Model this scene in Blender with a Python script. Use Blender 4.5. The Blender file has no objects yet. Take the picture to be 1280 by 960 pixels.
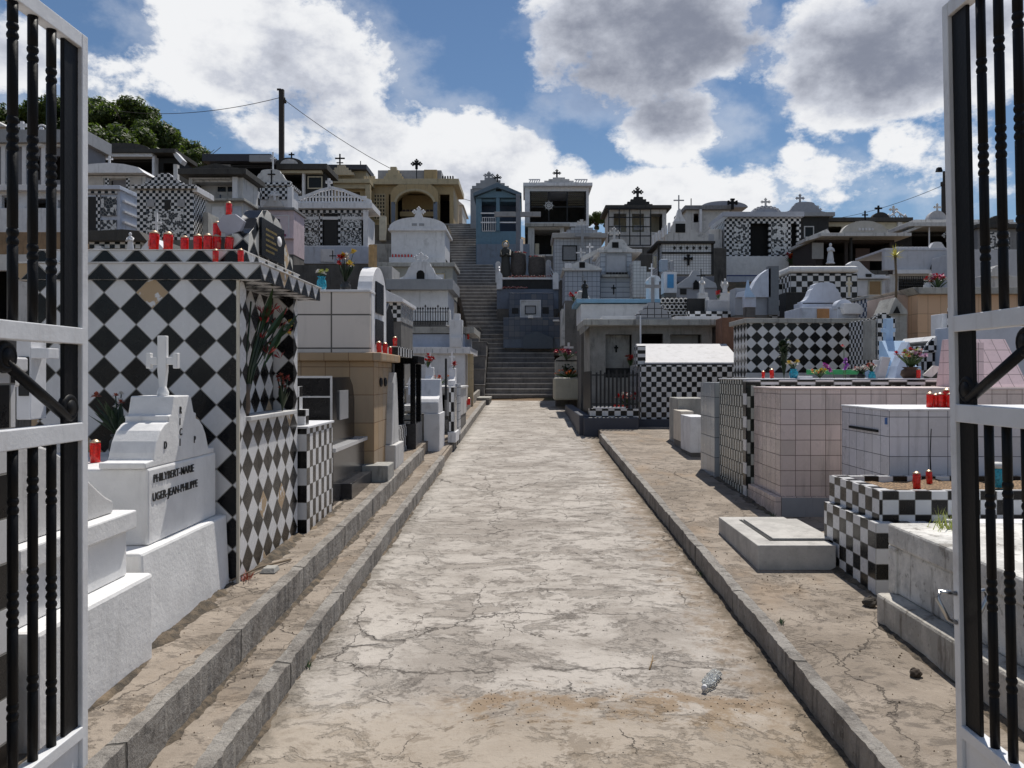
import bpy, bmesh, math, random
from mathutils import Vector, Matrix, noise as mnoise
random.seed(7)
R=math.radians
SC=bpy.context.scene
COL=SC.collection
F=985.0; U0=657.0; V0=470.0; EYE=1.7     # camera constants: focal length in photo pixels, horizon, eye height
SL=0.0365                                 # the path climbs gently away from the gate
def PX(u,Y): return (u-U0)*Y/F
def PZ(v,Y): return EYE-(v-V0)*Y/F

# ---------------------------------------------------------------- mesh builder
class MB:
    def __init__(s): s.v=[]; s.f=[]; s.sm=[]
    def add(s,vs,fs,smooth=False):
        o=len(s.v); s.v+=[tuple(p) for p in vs]
        for f in fs: s.f.append([i+o for i in f]); s.sm.append(smooth)
        return s
    def box(s,x0,x1,y0,y1,z0,z1,top=None):
        # top: (dx0,dx1,dy0,dy1) insets of the top face
        a=(0,0,0,0) if top is None else top
        vs=[(x0,y0,z0),(x1,y0,z0),(x1,y1,z0),(x0,y1,z0),
            (x0+a[0],y0+a[2],z1),(x1-a[1],y0+a[2],z1),(x1-a[1],y1-a[3],z1),(x0+a[0],y1-a[3],z1)]
        return s.add(vs,[(0,3,2,1),(4,5,6,7),(0,1,5,4),(1,2,6,5),(2,3,7,6),(3,0,4,7)])
    def prism(s,pts,a,b,axis='y'):
        # pts: closed outline; axis y: (x,z); axis x: (y,z); axis z: (x,y)
        n=len(pts)
        area=sum(pts[i][0]*pts[(i+1)%n][1]-pts[(i+1)%n][0]*pts[i][1] for i in range(n))
        if area<0: pts=pts[::-1]
        if axis=='y': A=[(p[0],a,p[1]) for p in pts]; B=[(p[0],b,p[1]) for p in pts]
        elif axis=='x': A=[(b,p[0],p[1]) for p in pts]; B=[(a,p[0],p[1]) for p in pts]
        else: A=[(p[0],p[1],b) for p in pts]; B=[(p[0],p[1],a) for p in pts]
        fs=[tuple(range(n)),tuple(range(2*n-1,n-1,-1))]
        for i in range(n):
            j=(i+1)%n
            fs.append((j,i,n+i,n+j))
        return s.add(A+B,fs)
    def lathe(s,prof,c=(0,0,0),n=16,smooth=True,sx=1,sy=1,rot=0):
        vs=[];fs=[]
        for r,z in prof:
            for k in range(n):
                t=2*math.pi*k/n+rot
                vs.append((c[0]+r*math.cos(t)*sx,c[1]+r*math.sin(t)*sy,c[2]+z))
        m=len(prof)
        for i in range(m-1):
            for k in range(n):
                fs.append((i*n+k,i*n+(k+1)%n,(i+1)*n+(k+1)%n,(i+1)*n+k))
        fs.append(tuple(range(n-1,-1,-1))); fs.append(tuple((m-1)*n+k for k in range(n)))
        return s.add(vs,fs,smooth)
    def tube(s,pts,r,n=8,smooth=True,r2=None,flat=1.0):
        pts=[Vector(p) for p in pts]; m=len(pts); vs=[];fs=[]
        up=Vector((0,0,1))
        for i,p in enumerate(pts):
            d=(pts[min(i+1,m-1)]-pts[max(i-1,0)]).normalized()
            a=d.cross(up)
            if a.length<1e-3: a=d.cross(Vector((0,1,0)))
            a.normalize(); b=a.cross(d).normalized()
            rr=r if r2 is None else r+(r2-r)*i/max(1,m-1)
            for k in range(n):
                t=2*math.pi*k/n
                vs.append(p+a*math.cos(t)*rr+b*math.sin(t)*rr*flat)
        for i in range(m-1):
            for k in range(n):
                fs.append((i*n+k,(i+1)*n+k,(i+1)*n+(k+1)%n,i*n+(k+1)%n))
        fs.append(tuple(range(n))); fs.append(tuple((m-1)*n+k for k in range(n-1,-1,-1)))
        return s.add(vs,fs,smooth)
    def ball(s,c,r,n=10,sz=1.0,sx=1,sy=1):
        prof=[(max(1e-3,r*math.sin(math.pi*i/6)),-r*sz*math.cos(math.pi*i/6)) for i in range(7)]
        return s.lathe(prof,c,n,True,sx,sy)
    def torus(s,c,R0,r,n=18,m=6,axis='x'):
        vs=[];fs=[]
        for i in range(n):
            a=2*math.pi*i/n
            for k in range(m):
                b=2*math.pi*k/m
                q=(R0+r*math.cos(b))
                p=(q*math.cos(a),q*math.sin(a),r*math.sin(b))
                if axis=='x': p=(p[2],p[0],p[1])
                elif axis=='y': p=(p[0],p[2],p[1])
                vs.append((c[0]+p[0],c[1]+p[1],c[2]+p[2]))
        for i in range(n):
            for k in range(m):
                fs.append((i*m+k,((i+1)%n)*m+k,((i+1)%n)*m+(k+1)%m,i*m+(k+1)%m))
        return s.add(vs,fs,True)
    def mesh(s,name,uvo=(0,0)):
        me=bpy.data.meshes.new(name)
        me.from_pydata(s.v,[],s.f)
        for p,q in zip(me.polygons,s.sm): p.use_smooth=q
        bm=bmesh.new(); bm.from_mesh(me); bmesh.ops.recalc_face_normals(bm,faces=bm.faces); bm.to_mesh(me); bm.free()
        uv=me.uv_layers.new(name='UVMap').data
        for p in me.polygons:
            n=p.normal; ax=max(range(3),key=lambda i:abs(n[i])+(0.15 if i==1 else 0))
            for li in p.loop_indices:
                c=me.vertices[me.loops[li].vertex_index].co
                if ax==0: q=(c.y,c.z)
                elif ax==1: q=(c.x,c.z)
                else: q=(c.x,c.y)
                uv[li].uv=(q[0]+uvo[0],q[1]+uvo[1])
        return me

def obj(name,mb,mat,parent=None,loc=(0,0,0),bev=0,uvo=(0,0),label=None,rot=None):
    me=mb.mesh(name,uvo)
    o=bpy.data.objects.new(name,me); COL.objects.link(o)
    me.materials.append(mat)
    if parent: o.parent=parent
    o.location=loc
    if rot: o.rotation_euler=rot
    if label: o['label']=label
    if bev:
        m=o.modifiers.new('bev','BEVEL'); m.width=bev; m.segments=2; m.limit_method='ANGLE'; m.angle_limit=R(35)
        m.harden_normals=False
    return o
def thing(name,label,cat,loc=(0,0,0),group=None,rz=0):
    o=bpy.data.objects.new(name,None); COL.objects.link(o); o.empty_display_size=.1
    o.location=loc; o.rotation_euler=(0,0,rz); o['label']=label; o['category']=cat
    if group: o['group']=group
    return o
def tag(o,label,cat,group=None):
    o['label']=label; o['category']=cat
    if group: o['group']=group
    return o
def struct(name,mb,mat,loc=(0,0,0),**k):
    o=obj(name,mb,mat,None,loc,**k); o['kind']='structure'; return o
def copytree(o,loc,label,rz=None,parent=None,scale=None):
    c=o.copy(); COL.objects.link(c)
    if parent: c.parent=parent
    else:
        c.location=loc; c['label']=label
        if rz is not None: c.rotation_euler=(0,0,rz)
        if scale: c.scale=(scale,)*3
    for ch in list(o.children): copytree(ch,None,None,parent=c)
    return c

# ---------------------------------------------------------------- materials
class NT:
    def __init__(s,name):
        s.m=bpy.data.materials.new(name); s.m.use_nodes=True; s.t=s.m.node_tree; s.t.nodes.clear()
        s.out=s.n('ShaderNodeOutputMaterial'); s.p=s.n('ShaderNodeBsdfPrincipled'); s.l(s.p.outputs[0],s.out.inputs[0])
        s.pos=s.n('ShaderNodeNewGeometry').outputs['Position']
    def n(s,k,**a):
        x=s.t.nodes.new(k)
        for q,w in a.items(): setattr(x,q,w)
        return x
    def l(s,a,b): s.t.links.new(a,b)
    def val(s,inp,v):
        if hasattr(v,'is_output') or isinstance(v,bpy.types.NodeSocket): s.l(v,inp)
        else: inp.default_value=v
    def math(s,op,a,b=0.0,c=None,clamp=False):
        x=s.n('ShaderNodeMath',operation=op,use_clamp=clamp); s.val(x.inputs[0],a); s.val(x.inputs[1],b)
        if c is not None: s.val(x.inputs[2],c)
        return x.outputs[0]
    def map(s,vec,scale=(1,1,1),rot=(0,0,0),loc=(0,0,0)):
        x=s.n('ShaderNodeMapping'); s.l(vec,x.inputs[0]); x.inputs['Scale'].default_value=scale
        x.inputs['Rotation'].default_value=rot; x.inputs['Location'].default_value=loc
        return x.outputs[0]
    def noise(s,vec,scale,detail=4,rough=.55,dist=0,col=False):
        x=s.n('ShaderNodeTexNoise'); s.l(vec,x.inputs['Vector']); x.inputs['Scale'].default_value=scale
        x.inputs['Detail'].default_value=detail; x.inputs['Roughness'].default_value=rough; x.inputs['Distortion'].default_value=dist
        return x.outputs[1 if col else 0]
    def voro(s,vec,scale,feature='F1',out=0,rand=1):
        x=s.n('ShaderNodeTexVoronoi',feature=feature); s.l(vec,x.inputs['Vector']); x.inputs['Scale'].default_value=scale
        x.inputs['Randomness'].default_value=rand
        return x.outputs[out]
    def ramp(s,v,a,b,clamp=True):
        x=s.n('ShaderNodeMapRange',interpolation_type='SMOOTHSTEP'); s.l(v,x.inputs[0]); x.inputs[1].default_value=a; x.inputs[2].default_value=b
        return x.outputs[0]
    def mix(s,f,a,b,mode='MIX'):
        x=s.n('ShaderNodeMix',data_type='RGBA',blend_type=mode)
        s.val(x.inputs[0],f)
        for i,c in ((6,a),(7,b)):
            if isinstance(c,bpy.types.NodeSocket): s.l(c,x.inputs[i])
            else: x.inputs[i].default_value=(c[0],c[1],c[2],1)
        return x.outputs[2]
    def bump(s,h,strength=.3,dist=.01):
        b=s.n('ShaderNodeBump'); b.inputs['Strength'].default_value=strength; b.inputs['Distance'].default_value=dist
        s.l(h,b.inputs['Height']); s.l(b.outputs[0],s.p.inputs['Normal'])
    def fin(s,col,rough=.6,metal=0,spec=.5):
        s.val(s.p.inputs['Base Color'],col if isinstance(col,bpy.types.NodeSocket) else (*col,1))
        s.val(s.p.inputs['Roughness'],rough); s.val(s.p.inputs['Metallic'],metal); s.p.inputs['Specular IOR Level'].default_value=spec
        return s.m
_mc={}
def grime(n,col,amt,gcol=(.09,.085,.08)):
    """streaky dark weathering that has a shape of its own"""
    st=n.noise(n.map(n.pos,(5,5,.7)),1.6,5,.65)
    bl=n.noise(n.pos,2.3,6,.7)
    a=n.math('MULTIPLY',n.ramp(st,.52,.78),amt,clamp=True)
    b=n.math('MULTIPLY',n.ramp(bl,.56,.74),amt*.8,clamp=True)
    f=n.math('MAXIMUM',a,b)
    sp=n.ramp(n.noise(n.pos,38,3,.6),.62,.75)
    f=n.math('ADD',f,n.math('MULTIPLY',sp,amt*.25),clamp=True)
    return n.mix(f,col,gcol)
def paint(col,dirt=.35,rough=.62,bump=.25,gcol=(.07,.066,.06),nm='paint'):
    k=('p',col,dirt,rough,bump,gcol)
    if k in _mc: return _mc[k]
    n=NT(nm)
    v=n.noise(n.pos,6,4,.6)
    c=n.mix(n.ramp(v,.3,.8),col,[q*.86 for q in col])
    c=grime(n,c,dirt,gcol)
    n.bump(n.math('ADD',n.noise(n.pos,45,5,.65),n.math('MULTIPLY',n.noise(n.pos,9,3),1.3)),bump,.006)
    _mc[k]=n.fin(c,rough); return _mc[k]
def tiles(sx,sy=None,a=(.66,.66,.67),b=(.004,.004,.005),rot=0,grout=(.25,.24,.22),gw=.014,rough=.22,dirt=.2,miss=0.0,plain=False,off=(0,0),var=.1,misscol=(.42,.31,.2)):
    sy=sy or sx
    k=('t',sx,sy,a,b,rot,grout,gw,rough,dirt,miss,plain,off,var)
    if k in _mc: return _mc[k]
    n=NT('tiles')
    uv=n.n('ShaderNodeUVMap').outputs[0]
    q=n.map(uv,(1,1,1),(0,0,R(rot)),(off[0],off[1],0))
    sep=n.n('ShaderNodeSeparateXYZ'); n.l(q,sep.inputs[0])
    x=n.math('DIVIDE',sep.outputs[0],sx); y=n.math('DIVIDE',sep.outputs[1],sy)
    fx=n.math('FLOOR',x); fy=n.math('FLOOR',y)
    par=n.math('MODULO',n.math('ABSOLUTE',n.math('ADD',fx,fy)),2.0)
    par=n.math('GREATER_THAN',par,.5)
    rx=n.math('FRACT',x); ry=n.math('FRACT',y)
    ex=n.math('MINIMUM',rx,n.math('SUBTRACT',1.0,rx)); ey=n.math('MINIMUM',ry,n.math('SUBTRACT',1.0,ry))
    e=n.math('MINIMUM',ex,n.math('MULTIPLY',ey,sy/sx))
    g=n.ramp(e,gw,gw*1.7)
    cv=n.n('ShaderNodeCombineXYZ'); n.l(fx,cv.inputs[0]); n.l(fy,cv.inputs[1])
    wn=n.n('ShaderNodeTexWhiteNoise',noise_dimensions='2D'); n.l(cv.outputs[0],wn.inputs[0])
    rnd=wn.outputs['Value']
    c=n.mix(par,a,a if plain else b)
    vr=n.math('MULTIPLY',rnd,var)
    if not plain: vr=n.math('MULTIPLY',vr,n.math('SUBTRACT',1.0,n.math('MULTIPLY',par,.9)))
    c=n.mix(vr,c,(.32,.29,.25) if plain else (.3,.27,.23))
    cg=n.mix(g,grout,c)
    rg=n.math('SUBTRACT',.75,n.math('MULTIPLY',g,.75-rough)); rg=n.math('ADD',rg,n.math('MULTIPLY',n.ramp(n.noise(n.pos,7,5,.7),.4,.7),.18))
    if miss>0:
        mm=n.math('GREATER_THAN',rnd,1-miss)
        mm=n.math('MULTIPLY',mm,n.ramp(n.noise(n.pos,11,4,.6),.43,.47))
        mm=n.math('MULTIPLY',mm,n.math('SUBTRACT',1.0,par))
        cg=n.mix(mm,cg,misscol); rg=n.math('MAXIMUM',rg,n.math('MULTIPLY',mm,.9))
    cg=grime(n,cg,dirt)
    # each tile is very slightly out of plane, joints sit lower
    tl=n.n('ShaderNodeVectorMath',operation='SUBTRACT'); n.l(wn.outputs['Color'],tl.inputs[0]); tl.inputs[1].default_value=(.5,.5,.5)
    s2=n.n('ShaderNodeSeparateXYZ'); n.l(tl.outputs[0],s2.inputs[0])
    h=n.math('ADD',n.math('MULTIPLY',rx,s2.outputs[0]),n.math('MULTIPLY',ry,s2.outputs[1]))
    h=n.math('ADD',n.math('MULTIPLY',h,.9),n.math('ADD',g,n.math('MULTIPLY',n.noise(n.pos,5,2),.5)))
    n.bump(h,.5,.003)
    _mc[k]=n.fin(cg,rg,spec=.3); return _mc[k]
def mosaic(sc=16,dens=.5,a=(.62,.62,.62),b=(.015,.015,.018)):
    k=('m',sc,dens)
    if k in _mc: return _mc[k]
    n=NT('shard_mosaic')
    uv=n.map(n.n('ShaderNodeUVMap').outputs[0],(1,1,1))
    x=n.n('ShaderNodeTexVoronoi',feature='F1',voronoi_dimensions='2D'); n.l(uv,x.inputs['Vector']); x.inputs['Scale'].default_value=sc
    s=n.n('ShaderNodeSeparateXYZ'); n.l(x.outputs['Color'],s.inputs[0])
    f=n.math('GREATER_THAN',s.outputs[0],dens)
    d=n.n('ShaderNodeTexVoronoi',feature='DISTANCE_TO_EDGE',voronoi_dimensions='2D'); n.l(uv,d.inputs['Vector']); d.inputs['Scale'].default_value=sc
    g=n.ramp(d.outputs[0],.03,.07)
    c=n.mix(g,(.3,.29,.28),n.mix(f,b,a))
    n.bump(g,.4,.004)
    _mc[k]=n.fin(c,.3); return _mc[k]
def simple(col,rough=.5,metal=0,nm='plain',bump=0,var=.15,spec=.5,alpha=None,trans=0,dirt=0):
    k=('s',col,rough,metal,bump,var,trans,dirt,nm)
    if k in _mc: return _mc[k]
    n=NT(nm)
    c=n.mix(n.ramp(n.noise(n.pos,14,4,.6),.3,.75),col,[q*(1-var) for q in col])
    if dirt: c=grime(n,c,dirt)
    if bump: n.bump(n.noise(n.pos,60,4,.6),bump,.004)
    if trans: n.p.inputs['Transmission Weight'].default_value=trans
    _mc[k]=n.fin(c,rough,metal,spec); return _mc[k]
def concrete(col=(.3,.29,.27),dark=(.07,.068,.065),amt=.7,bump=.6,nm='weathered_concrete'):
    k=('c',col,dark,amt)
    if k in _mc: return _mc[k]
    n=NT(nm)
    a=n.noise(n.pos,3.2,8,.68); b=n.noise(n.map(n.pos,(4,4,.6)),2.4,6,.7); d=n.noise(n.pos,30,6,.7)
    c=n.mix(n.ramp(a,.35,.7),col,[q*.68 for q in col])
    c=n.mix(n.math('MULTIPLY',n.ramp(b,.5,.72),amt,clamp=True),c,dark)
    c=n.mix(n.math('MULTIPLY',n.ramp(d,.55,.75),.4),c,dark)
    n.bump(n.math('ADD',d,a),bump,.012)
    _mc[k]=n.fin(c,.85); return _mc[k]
# ---------------------------------------------------------------- palette (base colours)
WHITE=paint((.7,.7,.72),.4)
WHITE_OLD=paint((.57,.56,.55),.8)
WHITE_CLEAN=paint((.76,.755,.75),.22,bump=.4)
BLUEWHITE=paint((.52,.56,.65),.4)
GREYP=paint((.3,.31,.33),.4)
CREAM=paint((.55,.5,.38),.4)
YELLOW=paint((.42,.31,.16),.5)
YELLOWPALE=paint((.47,.39,.25),.5)
PINKP=paint((.62,.5,.53),.4)
BLUEP=paint((.11,.2,.27),.5)
BLUED=paint((.055,.085,.15),.4)
SKYB=paint((.2,.38,.55),.3)
LBLUE=paint((.42,.58,.78),.2)
PEACH=tiles(.2,.3,a=(.66,.42,.26),plain=True,grout=(.42,.28,.18),gw=.02,rough=.45,var=.25)
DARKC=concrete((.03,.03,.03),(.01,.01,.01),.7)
CONC=concrete()
CONCL=concrete((.42,.41,.38),(.09,.085,.08),.75)
GRAN=simple((.008,.008,.01),.2,nm='polished_black_granite',var=.4,spec=.25)
GRANG=simple((.045,.045,.05),.2,nm='grey_granite',var=.5,spec=.3)
BLACKM=simple((.006,.006,.007),.5,0,nm='black_enamel',bump=.3,spec=.18)
IRON=simple((.02,.02,.022),.5,.4,nm='black_iron')
WMET=paint((.72,.73,.75),.32,.4,.2,gcol=(.16,.1,.06),nm='white_enamel')
STEEL=simple((.5,.5,.5),.28,1,nm='brushed_steel')
DARKIN=simple((.006,.006,.006),.9,nm='dark_recess')  # near black; flat plates of it paint in the shade of niches
DOORB=simple((.01,.009,.009),.6,0,nm='dark_door')
BRASS=simple((.55,.38,.12),.35,1,nm='brass')
WOOD=simple((.42,.27,.12),.6,nm='tan_wood',bump=.4,var=.4)
CK=tiles(.2)
LEAF=None

# ---------------------------------------------------------------- world
def make_world():
    w=bpy.data.worlds.new("World"); SC.world=w; w.use_nodes=True; t=w.node_tree; t.nodes.clear()
    N=lambda k,**a:(lambda x:([setattr(x,q,v) for q,v in a.items()],x)[1])(t.nodes.new(k))
    L=lambda a,b:t.links.new(a,b)
    out=N('ShaderNodeOutputWorld'); mixs=N('ShaderNodeMixShader'); L(mixs.outputs[0],out.inputs[0])
    sky=N('ShaderNodeTexSky',sky_type='NISHITA',sun_disc=False); sky.sun_elevation=R(SUN_EL); sky.sun_rotation=R(SUN_AZ)
    sky.air_density=1.0; sky.dust_density=.15; sky.ozone_density=3.0; sky.altitude=50
    b1=N('ShaderNodeBackground'); b1.inputs[1].default_value=SKY_STR
    hs=N('ShaderNodeHueSaturation'); hs.inputs['Saturation'].default_value=1.08; L(sky.outputs[0],hs.inputs['Color']); L(hs.outputs[0],b1.inputs[0])
    b2=N('ShaderNodeBackground'); L(b1.outputs[0],mixs.inputs[1]); L(b2.outputs[0],mixs.inputs[2])
    tc=N('ShaderNodeTexCoord').outputs['Generated']
    def mth(op,a,b=0.0,clamp=False):
        x=N('ShaderNodeMath',operation=op,use_clamp=clamp)
        for i,v in enumerate((a,b)):
            if isinstance(v,(int,float)): x.inputs[i].default_value=v
            else: L(v,x.inputs[i])
        return x.outputs[0]
    def noise(sc,det,ro,off,dist=0,stretch=(1,1,1.5)):
        m=N('ShaderNodeMapping'); L(tc,m.inputs[0]); m.inputs['Scale'].default_value=stretch; m.inputs['Location'].default_value=off
        x=N('ShaderNodeTexNoise'); L(m.outputs[0],x.inputs['Vector']); x.inputs['Scale'].default_value=sc; x.inputs['Detail'].default_value=det
        x.inputs['Roughness'].default_value=ro; x.inputs['Distortion'].default_value=dist
        return x.outputs[0]
    def ss(v,a,b):
        x=N('ShaderNodeMapRange',interpolation_type='SMOOTHSTEP'); L(v,x.inputs[0]); x.inputs[1].default_value=a; x.inputs[2].default_value=b
        return x.outputs[0]
    big=noise(2.3,3,.5,(3.1,1.7,.3)); mid=noise(6,12,.6,(.3,.8,2.1),.15); fine=noise(17,8,.62,(5,2,1)); fine2=noise(9,10,.6,(5.3,2.1,1.15))
    # cloud masses standing in given directions of the sky: (u,v,half width,half height,weight)
    blobs=[(330,60,190,105,.95),(400,160,150,60,.75),(215,90,60,60,.5),(590,200,110,70,.85),(470,190,120,60,.7),(640,225,120,40,.55),
           (800,60,165,95,.95),(850,150,95,60,.9),(700,25,75,50,.5),(1110,55,150,95,1.0),(1235,60,80,90,.6),(1125,175,42,38,.5),(990,195,34,16,.45),
           (880,245,260,48,.62),(700,235,90,35,.45),(1050,235,110,30,.4),(1200,230,90,60,.5),(20,90,90,90,.7),(130,110,90,60,.62),(140,30,40,20,.25)]
    acc=None; thick=None
    def blob(u,v,a,b,wt):
        d=Vector(((u-U0)/F,1,(V0-v)/F)); ln=d.length; d.normalize()
        vm=N('ShaderNodeVectorMath',operation='SUBTRACT'); L(tc,vm.inputs[0]); vm.inputs[1].default_value=d
        sc=N('ShaderNodeVectorMath',operation='MULTIPLY'); L(vm.outputs[0],sc.inputs[0]); k=ln*F
        sc.inputs[1].default_value=(k/a,k/a,k/b)
        lg=N('ShaderNodeVectorMath',operation='LENGTH'); L(sc.outputs[0],lg.inputs[0])
        g=N('ShaderNodeMapRange',interpolation_type='SMOOTHERSTEP'); L(lg.outputs['Value'],g.inputs[0])
        g.inputs[1].default_value=1.65; g.inputs[2].default_value=.1; g.inputs[3].default_value=0; g.inputs[4].default_value=wt
        return g.outputs[0]
    for bl in blobs:
        g=blob(*bl); acc=g if acc is None else mth('MAXIMUM',acc,g)
    for bl in [(790,60,175,85,1.0),(840,140,75,40,.8),(1120,70,150,70,1.0),(380,140,110,70,.5),(330,70,110,60,.4),(20,60,100,60,.4)]:
        g=blob(*bl); thick=g if thick is None else mth('MAXIMUM',thick,g)
    # elsewhere in the sky: loose fair-weather cloud
    sepd=N('ShaderNodeSeparateXYZ'); L(tc,sepd.inputs[0])
    back=ss(sepd.outputs[1],.75,.35)
    gen=mth('MULTIPLY',mth('MULTIPLY',ss(big,.42,.68),.5),back)
    acc=mth('MAXIMUM',acc,gen)
    dens=mth('ADD',acc,mth('MULTIPLY',mth('SUBTRACT',mid,.5),2.3))
    dens=mth('ADD',dens,mth('MULTIPLY',mth('SUBTRACT',big,.5),1.2))
    dens=mth('ADD',dens,mth('MULTIPLY',mth('SUBTRACT',fine,.5),.5))
    dens=mth('ADD',dens,mth('MULTIPLY',mth('SUBTRACT',noise(38,7,.65,(1,4,2)),.5),.35))
    mask=ss(dens,.34,.60)
    wisp=mth('MULTIPLY',ss(mth('ADD',fine2,mth('MULTIPLY',acc,.5)),.62,.9),.35)
    mask=mth('MAXIMUM',mask,wisp)
    # thick parts are grey because their far side holds the sunlight
    gr=mth('ADD',mth('MULTIPLY',thick,1.0),mth('MULTIPLY',mth('SUBTRACT',fine2,.5),1.9))
    gr=mth('ADD',gr,mth('MULTIPLY',mth('SUBTRACT',dens,.8),.45))
    gr=mth('ADD',gr,mth('MULTIPLY',mth('SUBTRACT',fine,.5),.7))
    gr=ss(gr,.0,1.25)
    cr=N('ShaderNodeValToRGB'); L(gr,cr.inputs[0])
    e=cr.color_ramp.elements; e[0].position=0; e[0].color=(.95,.96,.98,1); e[1].position=1; e[1].color=(.25,.275,.35,1)
    m=cr.color_ramp.elements.new(.35); m.color=(.62,.65,.73,1)
    L(cr.outputs[0],b2.inputs[0]); b2.inputs[1].default_value=CLOUD_STR
    L(mask,mixs.inputs[0])
SUN_EL=62; SUN_AZ=19; SKY_STR=.075; CLOUD_STR=.92
make_world()
sd=bpy.data.lights.new('sun','SUN'); sd.energy=4.6; sd.angle=R(.5); sd.color=(1,.95,.87)
so=bpy.data.objects.new('sun',sd); COL.objects.link(so)
# direction towards the sun: azimuth measured from +Y towards +X
sv=Vector((math.sin(R(SUN_AZ))*math.cos(R(SUN_EL)),math.cos(R(SUN_AZ))*math.cos(R(SUN_EL)),math.sin(R(SUN_EL))))
so.rotation_euler=sv.to_track_quat('Z','Y').to_euler(); so.location=(0,0,30)
cam=bpy.data.cameras.new('camera'); co=bpy.data.objects.new('camera',cam); COL.objects.link(co); SC.camera=co
cam.sensor_width=36; cam.lens=F/1280*36; cam.shift_x=-(U0-640)/1280; cam.shift_y=(V0-480)/1280
co.location=(0,0,EYE); co.rotation_euler=(R(90),0,0); cam.clip_start=.05; cam.clip_end=2000
SC.view_settings.view_transform='Standard'; SC.view_settings.look='None'; SC.view_settings.exposure=.02; SC.view_settings.gamma=1
SC.view_settings.use_curve_mapping=False
SC.render.engine='CYCLES'

# ---------------------------------------------------------------- ground
def lerp(tab,y):
    if y<=tab[0][0]: return tab[0][1]
    for (a,b),(c,d) in zip(tab,tab[1:]):
        if y<=c: return b+(d-b)*(y-a)/(c-a)
    return tab[-1][1]
TR=[(-400,-.3),(-5,-.1),(0,0),(15,.6),(20,1.3),(25,2.6),(30,4.2),(36,6.2),(42,8.2),(48,9.6),(60,10.2),(120,9),(900,0)]
TL=[(-400,-.3),(-5,-.1),(0,0),(15,.7),(20,1.8),(25,3.2),(30,4.9),(34,6.2),(38,7.6),(42,9.2),(48,11),(60,12.5),(120,12),(900,0)]
def smooth(a,b,x):
    t=max(0,min(1,(x-a)/(b-a))); return t*t*(3-2*t)
def terrain(x,y):
    l=lerp(TL,y); r=lerp(TR,y)
    z=l+(r-l)*smooth(-4,3,x)
    if y>40: z-=smooth(25,90,x)*2
    # channel of the path and the stairs
    if y<24: c=smooth(1.9,1.2,abs(x)) if True else 0; low=SL*y-.15
    elif y<44: c=smooth(2.6,1.6,abs(x+1.2)); low=lerp([(24,.6),(28,2.0),(30,2.4),(42,9.0),(44,9.3)],y)
    else: c=0; low=0
    if 14.5<y<29.5:
        c=smooth(3.0,2.5,abs(x)) if y>19 else smooth(2.1,1.6,abs(x)); low=SL*y-.15 if y<24.9 else min(low,SL*y+.2 if x>1.2 or x<-1.9 else low)
    z=z+(min(low,z)-z)*c
    return z-.05
def mk_terrain():
    xs=[-600,-300,-150,-90]+[-60+2*i for i in range(18)]+[-24+.5*i for i in range(97)]+[26+2*i for i in range(18)]+[90,150,300,600]
    ys=[-400,-150,-60,-20,-8]+[-4+.5*i for i in range(148)]+[72,80,95,120,180,300,600,900]
    mb=MB(); nx=len(xs)
    vs=[(x,y,terrain(x,y)+(0.05*(mnoise.noise(Vector((x*.6,y*.6,0)))) if y>16 else 0)) for y in ys for x in xs]
    fs=[(j*nx+i,j*nx+i+1,(j+1)*nx+i+1,(j+1)*nx+i) for j in range(len(ys)-1) for i in range(nx-1)]
    mb.add(vs,fs,True)
    n=NT('dry_earth')
    a=n.noise(n.pos,.9,8,.65); b=n.noise(n.pos,14,6,.7)
    c=n.mix(n.ramp(a,.4,.65),(.2,.13,.075),(.09,.085,.05)); c=n.mix(n.ramp(b,.5,.75),c,(.05,.04,.03))
    n.bump(n.math('ADD',b,a),.7,.05)
    struct('ground',mb,n.fin(c,.95))
mk_terrain()

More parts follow.
